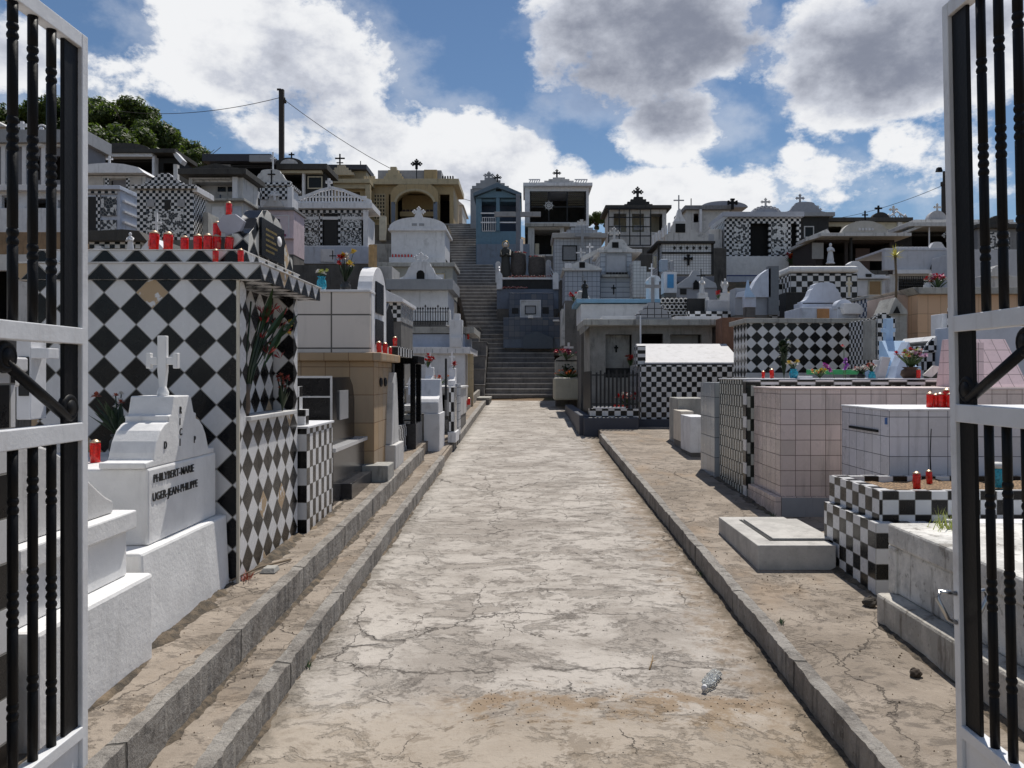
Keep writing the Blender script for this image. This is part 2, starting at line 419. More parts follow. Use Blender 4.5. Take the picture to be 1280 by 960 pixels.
def pathmat(kind):
    n=NT('path_concrete' if kind=='path' else 'ledge_concrete')
    P=n.pos
    wv=n.noise(P,1.1,3,.5,col=True)
    vm=n.n('ShaderNodeVectorMath',operation='MULTIPLY_ADD'); n.l(wv,vm.inputs[0]); vm.inputs[1].default_value=(.6,.6,.6); n.l(P,vm.inputs[2])
    W=vm.outputs[0]
    st=n.noise(n.map(P,(.8,1.3,1)),1.5,9,.68)
    pt=n.noise(n.map(W,(1.3,1.9,1)),1.9,9,.72)
    pt2=n.noise(n.map(W,(1.8,2.8,1),loc=(7,3,0)),3.3,9,.74)
    fi=n.noise(P,55,6,.7); md=n.noise(P,9,6,.7)
    lo=n.noise(P,.42,3,.5)
    if kind=='path':
        light=(.44,.402,.362); mids=(.285,.253,.222); dk=(.13,.112,.096)
    else:
        light=(.31,.262,.215); mids=(.215,.178,.142); dk=(.115,.096,.08)
    c=n.mix(n.ramp(st,.36,.6),mids,light)
    c=n.mix(n.math('MULTIPLY',n.ramp(pt,.52,.57),.8),c,mids)
    c=n.mix(n.math('MULTIPLY',n.ramp(pt2,.545,.6),.7),c,dk)
    pt3=n.noise(n.map(W,(2,3.2,1),loc=(1,5,0)),8.5,8,.75); c=n.mix(n.math('MULTIPLY',n.ramp(pt3,.56,.62),.5),c,dk)
    c=n.mix(n.math('MULTIPLY',n.ramp(md,.55,.7),.4),c,dk)
    c=n.mix(n.math('MULTIPLY',n.ramp(fi,.58,.72),.35),c,(.1,.085,.07))
    c=n.mix(n.math('MULTIPLY',n.ramp(n.noise(P,80,3,.6),.66,.75),.5),c,(.62,.58,.52))
    if kind=='path':
        sp=n.n('ShaderNodeSeparateXYZ'); n.l(P,sp.inputs[0])
        # worn pale strip along the left, brown silt along the right kerb and in the hollow near the gate
        pale=n.math('MULTIPLY',n.ramp(n.math('ADD',sp.outputs[0],n.math('MULTIPLY',md,.8)),.0,-.9),n.ramp(lo,.35,.6))
        c=n.mix(n.math('MULTIPLY',pale,.5),c,(.56,.53,.49))
        edge=n.ramp(n.math('ADD',sp.outputs[0],n.math('MULTIPLY',n.math('SUBTRACT',md,.5),1.2)),.95,1.3)
        c=n.mix(n.math('MULTIPLY',edge,.55),c,(.2,.135,.075))
        dy=n.math('ABSOLUTE',n.math('SUBTRACT',n.math('ADD',sp.outputs[1],n.math('MULTIPLY',n.math('SUBTRACT',pt,.5),1.2)),3.72))
        dx=n.math('ABSOLUTE',n.math('SUBTRACT',sp.outputs[0],.42))
        sand=n.math('MULTIPLY',n.ramp(dy,.2,.08),n.ramp(dx,1.0,.6))
        sand=n.math('MULTIPLY',sand,n.ramp(n.noise(P,7,5,.7),.4,.55))
        c=n.mix(sand,c,(.245,.18,.122))
        near=n.ramp(n.math('ADD',sp.outputs[1],n.math('MULTIPLY',pt2,1.0)),4.5,3.9)
        c=n.mix(n.math('MULTIPLY',near,.5),c,(.3,.235,.165))
    else:
        so_=n.ramp(n.noise(n.map(P,(1,.5,1),loc=(3,9,0)),1.7,7,.62),.52,.66)
        c=n.mix(n.math('MULTIPLY',so_,.55),c,(.29,.215,.148))
    if kind=='path':
        sj=n.n('ShaderNodeSeparateXYZ'); n.l(P,sj.inputs[0])
        yj=n.math('ADD',sj.outputs[1],n.math('MULTIPLY',n.noise(P,1.6,5,.65),.5))
        fj=n.math('ABSOLUTE',n.math('SUBTRACT',n.math('FRACT',n.math('DIVIDE',n.math('ADD',yj,.9),3.55)),.5))
        jt=n.math('MULTIPLY',n.ramp(fj,.0045,.0012),n.ramp(n.noise(P,1.7,3,.6),.38,.5))
        c=n.mix(n.math('MULTIPLY',jt,.7),c,(.06,.05,.042))
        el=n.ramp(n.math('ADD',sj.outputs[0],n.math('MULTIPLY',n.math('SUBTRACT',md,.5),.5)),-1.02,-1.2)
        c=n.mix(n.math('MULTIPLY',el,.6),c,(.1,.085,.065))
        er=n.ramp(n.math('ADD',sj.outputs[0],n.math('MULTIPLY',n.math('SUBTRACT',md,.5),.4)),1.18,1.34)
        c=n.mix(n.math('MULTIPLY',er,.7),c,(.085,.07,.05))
    # cracks
    W2=n.n('ShaderNodeVectorMath',operation='MULTIPLY_ADD'); n.l(n.noise(P,3.5,5,.6,col=True),W2.inputs[0]); W2.inputs[1].default_value=(.42,.42,.0); n.l(P,W2.inputs[2])
    e=n.voro(n.map(W2.outputs[0],(1.0,.55,0.0)),.6,'DISTANCE_TO_EDGE')
    brk=n.ramp(n.noise(P,1.3,2,.5),.42,.56)
    cr=n.math('MULTIPLY',n.ramp(e,.0034,.0008),brk)
    e2=n.voro(n.map(W2.outputs[0],(1.6,1.1,0.0),loc=(4.4,1.3,0)),1.2,'DISTANCE_TO_EDGE')
    cr2=n.math('MULTIPLY',n.ramp(e2,.006,.001),n.ramp(n.noise(P,2.1,2,.5),.55,.62))
    crk=n.math('MAXIMUM',cr,cr2)
    c=n.mix(n.math('MULTIPLY',crk,.62),c,(.06,.05,.042))
    h=n.math('ADD',n.math('MULTIPLY',fi,.35),n.math('ADD',n.math('MULTIPLY',md,.8),n.math('MULTIPLY',n.ramp(pt,.52,.57),-.5)))
    h=n.math('SUBTRACT',h,n.math('MULTIPLY',crk,2.2))
    n.bump(h,.75,.014)
    return n.fin(c,.88,spec=.3)
PATHM=pathmat('path'); LEDGEM=pathmat('ledge')
def kerbmat():
    n=NT('rough_kerb'); a=n.noise(n.pos,4,8,.7); b=n.noise(n.map(n.pos,(4,4,.8)),3,6,.7); d=n.noise(n.pos,24,6,.72)
    c=n.mix(n.ramp(a,.35,.68),(.36,.335,.305),(.21,.19,.17)); c=n.mix(n.math('MULTIPLY',n.ramp(b,.5,.7),.75),c,(.06,.055,.05))
    c=n.mix(n.ramp(d,.58,.68),c,(.42,.4,.37)); c=n.mix(n.math('MULTIPLY',n.ramp(n.noise(n.pos,13,6,.7),.6,.68),.6),c,(.05,.045,.04))
    s=n.n('ShaderNodeSeparateXYZ'); n.l(n.pos,s.inputs[0])
    y=n.math('ADD',s.outputs[1],n.math('MULTIPLY',n.noise(n.pos,6,3,.6),.08))
    f=n.math('ABSOLUTE',n.math('SUBTRACT',n.math('FRACT',n.math('DIVIDE',y,1.13)),.5))
    j=n.ramp(f,.012,.004); c=n.mix(n.math('MULTIPLY',j,.8),c,(.04,.036,.03))
    n.bump(n.math('SUBTRACT',n.math('ADD',a,n.math('MULTIPLY',d,1.4)),j),1.0,.02)
    return n.fin(c,.92)
KERBM=kerbmat()

def slab(name,mat,x0,x1,y0,y1,h0,h1,slope=SL,ny=60,jit=.0,nx=1,th=.5,step=None):
    """strip following the path's slope; h = height above the path plane"""
    mb=MB(); vs=[]; ny=max(2,int((y1-y0)/ .03)) if jit else ny
    rnd=lambda *a: mnoise.noise(Vector(a))
    xs=[x0+(x1-x0)*i/nx for i in range(nx+1)]
    for j in range(ny+1):
        y=y0+(y1-y0)*j/ny; z=SL*y+h1
        row=[]
        for i,x in enumerate(xs):
            jx=jit*(rnd(x*3,y*2.1,1.3)*.6+rnd(x*9,y*13,4)*.5+rnd(x*20,y*31,4)*.5); jz=jit*(rnd(x*2,y*2.3,7)*.4+rnd(x*9,y*15,2)*.45+min(0,rnd(x*12,y*7,8))*1.2)
            edge=(i==0 or i==nx)
            row.append((x+(jx if edge else 0),y,z+(jz if edge else jz*.4)))
        jx=jit*.5*rnd(1,y*3,9)
        vs+= [(x0+jx,y,SL*y-th)]+row+[(x1+jx,y,SL*y-th)]
    m=nx+3; fs=[]
    for j in range(ny):
        for i in range(m-1): fs.append((j*m+i,j*m+i+1,(j+1)*m+i+1,(j+1)*m+i))
    fs.append(tuple(range(m-1,-1,-1))); fs.append(tuple(ny*m+i for i in range(m)))
    mb.add(vs,fs)
    return struct(name,mb,mat)
slab('path',PATHM,-1.24,1.36,-6,25.4,0,0,ny=20)
slab('kerb',KERBM,1.33,1.40,-6,14.2,.14,.144,jit=.012,nx=2)
slab('pavement',LEDGEM,1.385,9,-6,15.6,.14,.138,ny=20,nx=8)
slab('path_end',PATHM,1.30,2.6,14.2,25.4,0,-.004,ny=20)
slab('kerb',KERBM,-1.245,-1.17,-6,11.4,.13,.134,jit=.013,nx=2)
slab('ledge',LEDGEM,-1.47,-1.23,-6,24.8,.13,.128,ny=20)
slab('kerb',KERBM,-1.49,-1.42,-6,11.0,.29,.294,jit=.012,nx=2)
slab('terrace',LEDGEM,-9,-1.475,-6,19,.29,.288,ny=20,nx=8)
slab('kerb',KERBM,-1.27,-1.17,14.0,24.9,.13,.134,jit=.01,nx=2)
slab('ledge',LEDGEM,-1.26,-1.19,11.4,14.0,.10,.11,ny=4)
slab('kerb',KERBM,-1.52,-1.44,14.4,24.9,.36,.364,jit=.008,nx=2)
# stairs
STAIRM=concrete((.2,.19,.185),(.055,.052,.05),.5,.8,nm='stair_concrete')
NOSE=concrete((.4,.385,.37),(.12,.11,.1),.35,.8,nm='worn_sunlit_edge')  # worn edges, made paler to paint sunlight along the treads
def stairs():
    mb=MB(); nb=MB()
    z=.94; y=25.3; n=10
    for i in range(n):
        z1=z+.176; x1=1.0 if i<9 else 1.9
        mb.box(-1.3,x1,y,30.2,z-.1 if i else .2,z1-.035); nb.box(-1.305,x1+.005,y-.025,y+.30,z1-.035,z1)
        y+=.29; z=z1
    for i in range(4):
        z1=z+.18
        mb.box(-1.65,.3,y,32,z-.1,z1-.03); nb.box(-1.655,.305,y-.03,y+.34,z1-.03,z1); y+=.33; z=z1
    n=36; y0=y; z0=z; zt=9.75; yt=42.0
    for i in range(n):
        t=i/(n-1); ya=y0+(yt-y0)*i/n; dz=(zt-z0)/n; xc=-1.15-2.15*t; xc=-1.28+(-3.42+1.28)*t
        za=z0+dz*i
        w=.9
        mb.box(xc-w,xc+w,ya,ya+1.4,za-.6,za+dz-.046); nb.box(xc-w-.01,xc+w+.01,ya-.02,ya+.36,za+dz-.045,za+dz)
    mb.box(-4.4,-2.5,41.9,44,9,9.76)
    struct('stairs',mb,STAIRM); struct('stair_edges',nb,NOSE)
stairs()
mb=MB()
for a,b,ya,yb,zt in ((-1.62,-1.32,25.0,25.5,1.4),(-1.75,-1.33,25.5,26.2,1.9),(-1.85,-1.34,26.2,27,2.35),(-1.95,-1.35,27,28,2.85),(-2.05,-1.66,28,29.5,3.4)):
    mb.box(a,b,ya,yb,.5,zt)
    mb.box(a-.02,b+.02,ya-.02,yb,zt,zt+.03)
tag(obj('stepped_wall',mb,STAIRM,bev=.01),'grey concrete side wall descending in steps at the left of the lower stairs','wall')
def gl(Y): return SL*Y+.29       # left terrace level
def gr(Y): return SL*Y+.14       # right pavement level
def cross_mb(mb,x,y,z,h,w=None,th=None,style='plain',d=None):
    w=w or h*.6; th=th or h*.11; d=d or th; zc=z+h*.66
    mb.box(x-th/2,x+th/2,y-d/2,y+d/2,z,z+h)
    mb.box(x-w/2,x-th/2,y-d/2,y+d/2,zc-th/2,zc+th/2); mb.box(x+th/2,x+w/2,y-d/2,y+d/2,zc-th/2,zc+th/2)
    if style=='bud':
        k=th*.95
        for (cx,cz) in ((x-w/2,zc),(x+w/2,zc),(x,z+h)):
            for (ox,oz) in ((0,k),(0,-k),(-k,0),(k,0)):
                mb.lathe([(k*.1,-k*.42),(k*.42,-k*.2),(k*.42,k*.2),(k*.1,k*.42)],(cx+ox*.62,y,cz+oz*.62),8)
    if style=='flare':
        k=th*.85
        for s in (-1,1):
            mb.box(x+s*w/2-th*.35,x+s*w/2+th*.35,y-d/2-.003,y+d/2+.003,zc-k,zc+k)
        mb.box(x-k,x+k,y-d/2-.003,y+d/2+.003,z+h-th*.5,z+h+th*.2)
    return mb
def text_obj(body,name,size,mat,loc,rot,parent,sx=1.0,ext=.002,align='LEFT'):
    cu=bpy.data.curves.new(name,'FONT'); cu.body=body; cu.size=size; cu.extrude=ext; cu.align_x=align; cu.offset=size*.006
    to=bpy.data.objects.new(name+'_tmp',cu); COL.objects.link(to)
    dg=bpy.context.evaluated_depsgraph_get(); dg.update()
    me=bpy.data.meshes.new_from_object(to.evaluated_get(dg)); bpy.data.objects.remove(to); bpy.data.curves.remove(cu)
    me.name=name; me.materials.clear(); me.materials.append(mat)
    o=bpy.data.objects.new(name,me); COL.objects.link(o); o.parent=parent; o.location=loc; o.rotation_euler=rot; o.scale=(sx,1,1)
    return o
# ------------------------------------------------------------ candles
def glassmat(col):
    n=NT('glass_jar'); c=n.mix(n.ramp(n.noise(n.pos,60,3),.4,.7),col,[q*.55 for q in col])
    n.p.inputs['Transmission Weight'].default_value=.25; n.p.inputs['Subsurface Weight'].default_value=0
    return n.fin(c,.18)
REDG=glassmat((.9,.02,.014)); GOLD=simple((.5,.36,.25),.4,.7,nm='gold_foil')
_c0=[None]
def candle(x,y,z,label,h=.17,group='red grave candles'):
    if _c0[0] is None:
        t=thing('grave_candle',label,'candle',(x,y,z),group)
        j=MB().lathe([(.030,0),(.034,.006),(.033,.05),(.036,.12),(.034,.14)],n=14); jo=obj('jar',j,REDG,t)
        l=MB().lathe([(.035,.140),(.036,.149),(.026,.152),(.018,.160),(.010,.164),(.003,.165)],n=14); obj('lid',l,GOLD,t)
        b=MB().box(-.014,.014,-.0366,-.034,.045,.09); obj('paper_label',b,simple((.6,.12,.08),.6),jo)
        _c0[0]=t; t.scale=(h/.17,)*3; t.rotation_euler=(0,0,random.uniform(-3,3)); return t
    t=copytree(_c0[0],(x,y,z),label,rz=random.uniform(-3,3),scale=h/.17*random.uniform(.95,1.05)); t['group']=group
    t.rotation_euler=(random.uniform(-.04,.04),random.uniform(-.05,.05),random.uniform(-3,3))
    return t
def cpx(u,v,Y,label,h=.17): return candle(PX(u,Y),Y,PZ(v,Y),label,h)
# ------------------------------------------------------------ flowers
GREENM=simple((.05,.1,.03),.55,nm='leaf_green',var=.5); DGREEN=simple((.025,.05,.018),.5,nm='dark_leaf',var=.5)
def fcol(c): return simple(c,.5,nm='petals',var=.35)
RED=fcol((.55,.015,.02)); PINK=fcol((.6,.12,.25)); WHT=fcol((.75,.72,.68)); YEL=fcol((.7,.5,.05)); MAG=fcol((.45,.05,.4)); ORG=fcol((.75,.22,.03)); LIME=fcol((.45,.5,.1)); RUST=fcol((.4,.1,.06))
TURQ=glassmat((.03,.4,.55))
def petals(mb,c,r,n=9,seed=0):
    rr=random.Random(seed)
    for i in range(n):
        a=rr.uniform(0,6.28); e=rr.uniform(-.3,1.3); d=Vector((math.cos(a)*math.cos(e),math.sin(a)*math.cos(e),math.sin(e)))
        s=d.cross(Vector((0,0,1))).normalized()*r*.38; u=s.cross(d).normalized()*r*.12
        p=Vector(c)+d*r; m=Vector(c)+d*r*.55
        mb.add([Vector(c),m+s+u,p,m-s+u],[(0,1,2,3)])
def bouquet(name,label,cat,loc,h,w,cols,vase=None,vr=.05,vh=.12,n=10,fr=.03,seed=1,leaf=GREENM,group=None,leaves=10):
    rr=random.Random(seed); t=thing(name,label,cat,loc,group)
    z0=0
    if vase:
        obj('vase',MB().lathe([(vr*.7,0),(vr,vh*.3),(vr*.9,vh*.7),(vr*.6,vh*.85),(vr*.85,vh)],n=14),vase,t); z0=vh*.9
    st=MB(); fl={}
    for i in range(n):
        a=rr.uniform(0,6.28); q=rr.uniform(.1,1); x=math.cos(a)*w/2*q; y=math.sin(a)*w/2*q; z=z0+(h-z0)*rr.uniform(.55,1)
        st.tube([(0,0,z0*.5),(x*.4,y*.4,(z0+z)/2),(x,y,z)],.0035,5)
        m=cols[i%len(cols)]
        petals(fl.setdefault(m.name,(MB(),m))[0],(x,y,z),fr*rr.uniform(.8,1.3),12,rr.random())
    for i in range(leaves):
        a=rr.uniform(0,6.28); L=(h-z0)*rr.uniform(.5,.85); x=math.cos(a)*w/2; y=math.sin(a)*w/2; s=Vector((-math.sin(a),math.cos(a),0))*L*.1
        p0=Vector((0,0,z0)); p1=Vector((x*.5,y*.5,z0+L*.6)); p2=Vector((x,y,z0+L))
        st.add([p0,p1+s,p2,p1-s],[(0,1,2,3)])
    obj('stems_and_leaves',st,leaf,t)
    for mb,m in fl.values(): obj('blossoms',mb,m,t)
    return t

def figurine(loc,h,mat,label,wings=False):
    t=thing('statue',label,'statue',loc)
    mb=MB().lathe([(h*.20,0),(h*.21,h*.03),(h*.19,h*.08),(h*.15,h*.1),(h*.16,h*.2),(h*.12,h*.45),(h*.11,h*.55),(h*.14,h*.68),(h*.12,h*.76),(h*.05,h*.80)],n=14,sy=.75)
    for s in (-1,1): mb.tube([(s*h*.13,0,h*.72),(s*h*.15,-h*.07,h*.58),(s*h*.01,-h*.13,h*.64)],h*.035,7)
    obj('robe',mb,mat,t); obj('head',MB().ball((0,-h*.01,h*.88),h*.07,10,1.3),mat,t)
    if wings:
        for s in (-1,1): obj('wing',MB().prism([(0,h*.4),(s*h*.12,h*.3),(s*h*.26,h*.55),(s*h*.2,h*.85),(s*h*.06,h*.75)],h*.06,h*.1,'y'),mat,t)
    return t
# ============================================================ GATES
def gate(sgn,Xg,Yend,top,label,lean=0):
    t=thing('gate',label,'gate',(Xg,0,0)); W=.045
    G0=1.45
    ztop=top
    mid1,mid2,bot=(1.86,1.545,.53) if sgn<0 else (1.905,1.605,.51)
    def B(name,mb,mat,bev=.003,p=t): return obj(name,mb,mat,p,bev=bev)
    # free-end stile: white tube, black flat behind it
    mb=MB().box(-.02,.02,Yend-.036,Yend,.2,ztop); B('stile',mb,WMET)
    st=[o for o in t.children][-1]
    mb=MB().box(-.007,.007,Yend-(.118 if sgn<0 else .125),Yend-.037,bot,ztop-.05); B('black_flat_bar',mb,BLACKM)
    mb=MB().box(-.02,.02,G0-.05,G0,.2,ztop); B('stile',mb,WMET)
    mb=MB().box(-.02,.02,G0,Yend-.037,ztop-.05,ztop); B('top_rail',mb,WMET)
    mb=MB().box(-.024,.024,G0,Yend-.037,mid1-.055,mid1); B('middle_rail',mb,WMET)
    mb=MB().box(-.024,.024,G0,Yend-.037,mid2-.06,mid2); B('middle_rail',mb,WMET)
    mb=MB().box(-.024,.024,G0,Yend-.037,bot-.04,bot); B('bottom_rail',mb,WMET)
    mb=MB().box(-.008,.008,G0,Yend-.037,.2,bot-.041)
    mb.box(-.014,.014,G0,Yend-.037,.2,.24); mb.box(-.014,.014,G0,Yend-.037,bot-.16,bot-.145); B('kick_panel',mb,WMET)
    # turned bars with bead clusters
    def bar(y,z0,z1,r=.0145,ph=0):
        prof=[(r,z0)]; L=.30; z=z0+.16+ph
        while z<z1-.05:
            prof.append((r,z))
            nb=4 if int((z-z0)/.3)%2 else 2
            for k in range(nb):
                if z+.028>z1: break
                prof+= [(r*.84,z+.002),(r*1.04,z+.006),(r*1.15,z+.0135),(r*1.04,z+.021),(r*.84,z+.0255)]; z+=.027
            prof.append((r,z)); z+=.22
        prof.append((r,z1))
        return MB().lathe(prof,(0,y,0),10)
    y=Yend-.175-(0 if sgn<0 else .02); i=0
    ys=[]
    while y>G0+.05: ys.append(y); y-=.094
    for i,y in enumerate(ys):
        B('bar',bar(y,mid1,ztop-.05,ph=.03*(i%3)),BLACKM,0)
        B('bar',bar(y,bot,mid2-.06,ph=.05*(i%2)),BLACKM,0)
    # iron ornament between the middle rails: diagonal tie with discs
    for k,(ya,yb) in enumerate(((Yend-.09,Yend-.40),(Yend-.85,Yend-.54),)):
        mb=MB().tube([(0,ya,mid2+.02),(0,yb,mid1-.12)],.017,8); B('diagonal_tie',mb,BLACKM,0)
    for yy,zz in ((Yend-.085,mid2+.05),(Yend-.40,mid1-.105),(Yend-.54,mid1-.105)):
        mb=MB().torus((0,yy,zz),.034,.014,18,8,'x'); mb.lathe([(.001,-.014),(.027,-.014),(.027,.014),(.001,.014)],(0,0,0),12)
        # turn the disc to lie across the leaf
        for q in range(len(mb.v)-48,len(mb.v)):
            a=mb.v[q]; mb.v[q]=(a[2],a[0]+yy,a[1]+zz)
        B('iron_disc',mb,BLACKM,0)
    return t
GL=gate(-1,-1.5,2.667,2.845,'left white and black iron gate leaf with diamond tiled tomb seen through its bars','x')
GR=gate(1,1.50,2.72,2.975,'right white and black iron gate leaf with a curved steel pull handle','x')
GR.rotation_euler=(0,R(-1.15),0); GR.location.x=1.515
hb=MB().tube([(-.02,2.70,.955),(-.075,2.70,.965),(-.085,2.70,.94),(-.05,2.70,.87),(-.02,2.70,.855)],.008,8)
hb.tube([(.02,2.70,.955),(.075,2.70,.965),(.085,2.70,.94),(.05,2.70,.87),(.02,2.70,.855)],.008,8)
obj('handle',hb,STEEL,GR)

# ============================================================ LEFT FOREGROUND
# checker tomb beside the gate
t=thing('tomb','black and white block tiled tomb seen between the bars of the left gate','tomb',(-1.74,2.0,gl(2.0)))
obj('wall',MB().box(-1.3,0,-.9,.69,-.1,1.35),tiles(.17,.15,off=(.02,.04)),t,bev=.004)
obj('top_slab',MB().box(-1.32,.03,-.92,.71,1.352,1.40),WHITE,t,bev=.006)
# stepped white tomb
def left_tomb(name,label,X,Y): return thing(name,label,'tomb',(X,Y,gl(Y)))
t=left_tomb('tomb','white plastered tomb in two steps with rough curved headstone, nearest on the left',-1.70,2.74)
obj('plinth',MB().box(-1.25,0,0,.86,-.12,.415),WHITE_CLEAN,t,bev=.018)
obj('body',MB().box(-1.2,-.09,.02,.80,.416,.62),WHITE_CLEAN,t,bev=.01)
obj('cornice',MB().box(-1.22,-.06,.0,.83,.621,.705),WHITE_CLEAN,t,bev=.008)
pr=[(.06,.706),(.74,.706),(.74,.76)]+[(.74-.62*i/10,.76+.30*math.sin(math.pi*.5*i/10)**1.3) for i in range(1,11)]+[(.06,1.06)]
obj('headstone',MB().prism([(p[0],p[1]) for p in pr],-.42,-.12,'x'),WHITE_OLD,t,bev=.01)
mb=cross_mb(MB(),-.30,.12,1.04,.42,style='flare',th=.055)
obj('cross',mb,WHITE_OLD,t,bev=.006)
# name-lettered white tomb with scrolled headstone
X=-1.76; Y=3.66
t=left_tomb('tomb','white tomb lettered in black, with scrolled headstone and slim white cross',X,Y)
g0=gl(Y)
zb=.875-g0; zt=1.25-g0
obj('plinth',MB().box(-1.0,0,0,1.05,-.12,zb,top=(0,.025,0,0)),WHITE_CLEAN,t,bev=.015)
obj('body',MB().box(-1.0,-.07,.16,1.0,zb+.001,zt),WHITE_CLEAN,t,bev=.012)
hs=obj('headstone',MB().prism([(.14,zt+.001),(.98,zt+.001),(.98,zt+.03),(.90,zt+.035)]+
     [(.90-.17*math.sin(math.pi/2*i/8),zt+.035+.20*(1-math.cos(math.pi/2*i/8))**.8) for i in range(1,9)][:0]+
     [(.885,zt+.07),(.86,zt+.12),(.82,zt+.17),(.77,zt+.205),(.73,zt+.215),(.73,zt+.245),(.70,zt+.25),(.66,zt+.345),(.45,zt+.345),(.42,zt+.25),(.39,zt+.245),(.39,zt+.215),(.35,zt+.205),(.30,zt+.175),(.26,zt+.125),(.235,zt+.07),(.225,zt+.035),(.14,zt+.03)],-.30,-.075,'x'),WHITE_CLEAN,t,bev=.006)
mb=MB(); x0,y0,z0=-.18,.555,zt+.345
mb.lathe([(.03,0),(.03,.02),(.018,.045),(.016,.05)],(x0,y0,z0),12)
mb.prism([(-.014,.04),(.014,.04),(.024,.13),(.024,.32),(-.024,.32),(-.024,.13)],-.016,.016,'y')
k=len(mb.v)
for q in range(k-12,k): a=mb.v[q]; mb.v[q]=(a[0]+x0,a[1]+y0,a[2]+z0)
for s in (-1,1):
    mb.box(x0+s*.045-.021,x0+s*.045+.021,y0-.015,y0+.015,z0+.165,z0+.205)
    mb.box(x0+s*.072-.012,x0+s*.072+.012,y0-.017,y0+.017,z0+.145,z0+.228)
obj('cross',mb,WHITE_CLEAN,t,bev=.004)
BT=simple((.015,.015,.015),.6,nm='black_lettering')
text_obj('PHILYBERT-MARIE','lettering',.058,BT,(-.0675,.21,zt-.075),(R(90),0,R(90)),t,sx=1.02)
text_obj('UGER-JEAN-PHILIPPE','lettering',.058,BT,(-.0675,.20,zt-.165),(R(90),0,R(90)),t,sx=1.0)
for ch,yy,zz in (('R',.53,.27),('I',.53,.21),('C',.53,.155),('I',.53,.10),('D',.35,.10),('P',.71,.10)):
    text_obj(ch,'lettering',.055,BT,(-.073,yy-.015,zt+zz-.02),(R(90),0,R(90)),hs.parent,sx=.8)
candle(PX(119,4.1),4.1,zt+g0,'single red candle on the white lettered tomb, left of its headstone',.125)
# thin cream-side block behind
# ---------------- big diamond-tiled tomb
X=-1.72; Y=4.72; g0=gl(Y); D=1.22; W=1.24
DM=tiles(.136,rot=45,dirt=.15,miss=.10,off=(.03,.02))
DMB=tiles(.136,rot=45,dirt=.1,miss=.06,off=(.03,.05),gw=.02,a=(.64,.62,.57))
t=left_tomb('tomb','big tomb covered in black and white diamond tiles, red candles crowding its roof slab',X,Y)
H=2.275-g0
# body with a recess in the path side
zr0=1.42-g0; zr1=H
mb=MB().box(-W,-.15,0,D,-.15,H)            # core
mb.box(-.15,0,0,.13,-.15,H); mb.box(-.15,0,D-.10,D,-.15,H); mb.box(-.15,0,.13,D-.10,-.15,zr0)
obj('wall',mb,DM,t)
obj('corner_trim',MB().box(-.012,.006,-.006,.012,-.1,H),paint((.6,.55,.45),.3),t,bev=.003)
obj('shelf',MB().box(-.15,.03,.13,D-.10,zr0+.002,zr0+.03),WHITE_OLD,t,bev=.004)
# overhanging slab with half-diamond edge
def tri_tiles(u0,v0): pass
TT=tiles(.136,rot=45,dirt=.12,miss=.05,off=(.05,.01),gw=.02)
sl=obj('roof_slab',MB().box(-W-.1,.14,-.02,D+.12,H+.001,H+.095),TT,t,uvo=(0,.04))
obj('slab_edge',MB().box(-W-.11,.15,-.03,D+.13,H+.0955,H+.105),WHITE_OLD,t,bev=.003)
obj('upper_slab',MB().box(-W-.05,.0,.06,D+.03,H+.1055,H+.185),TT,t,uvo=(.02,.13))
obj('slab_edge',MB().box(-W-.06,.01,.05,D+.04,H+.1855,H+.192),WHITE_OLD,t,bev=.003)
hz=H+.1925
pf=[(.22,hz),(1.18,hz),(1.16,hz+.10),(1.05,hz+.14),(.98,hz+.22),(.90,hz+.30),(.82,hz+.33),(.60,hz+.35),(.50,hz+.33),(.40,hz+.26),(.33,hz+.18),(.24,hz+.13)]
hs=obj('headstone',MB().prism(pf,-.13,-.02,'x'),DMB,t,bev=.003)
obj('plaque',MB().box(-.019,.0,.42,.90,hz+.02,hz+.27),GRAN,hs,bev=.002)
obj('portrait_oval',MB().lathe([(.001,0),(.035,0),(.035,.004),(.001,.004)],(0,0,0),20,sy=1.35),WHITE,hs,loc=(.0005,.78,hz+.17),rot=(0,R(90),0))
for i,(w_,zz) in enumerate(((.22,.20),(.16,.165),(.2,.13),(.24,.095),(.18,.06))):
    mbx=MB()
    rr=random.Random(i); yy=.50
    while yy<.50+w_:
        l_=rr.uniform(.012,.03); mbx.box(.0002,.0012,yy,yy+l_,hz+zz,hz+zz+.014); yy+=l_+.008
    obj('engraved_line',mbx,BRASS,hs)
# triangle piece of tile left on the roof: octagonal grey stone leaning
tg=PZ(291,4.9)
zc_=H+.192+g0
names=['first','second','third','fourth','fifth','sixth','seventh','eighth']
row=[(192,.145),(210,.14),(231,.115),(247,.12)]
for i,(u,h) in enumerate(row): candle(PX(u,4.92),4.92,zc_,'red candle standing %s from the left in the row on the diamond tiled roof'%names[i],h)
for i,(u,yy) in enumerate(((259,4.90),(271,4.93),(286,4.93))): candle(PX(u,yy),yy,zc_,'red candle in the crowded right end of the roof row, %s of its three'%['left','middle','right'][i],.12)
candle(PX(262,5.03),5.03,zc_+.12*0+.0,'red candle half hidden behind the stacked ones on the diamond tiled roof',.13)
candle(PX(271,5.05),5.05,zc_,'red candle at the bottom of the stack on the diamond tiled roof',.10); candle(PX(271,5.05),5.05,zc_+.101,'red candle stacked on top of another, under the grey stone',.125)
candle(PX(288,5.08),5.08,zc_,'red candle behind the right end of the roof row, against the headstone',.14)
candle(PX(287,5.0),4.985,PZ(281,5.0)+.056,'single red candle perched highest, on top of the pale grey stone tablet',.09)
for nm,u in (('left',269.5),('right',301)): candle(PX(u,4.735),4.735,H+.105+g0,'small red candle on the lower roof ledge, %s of the pair'%nm,.085)
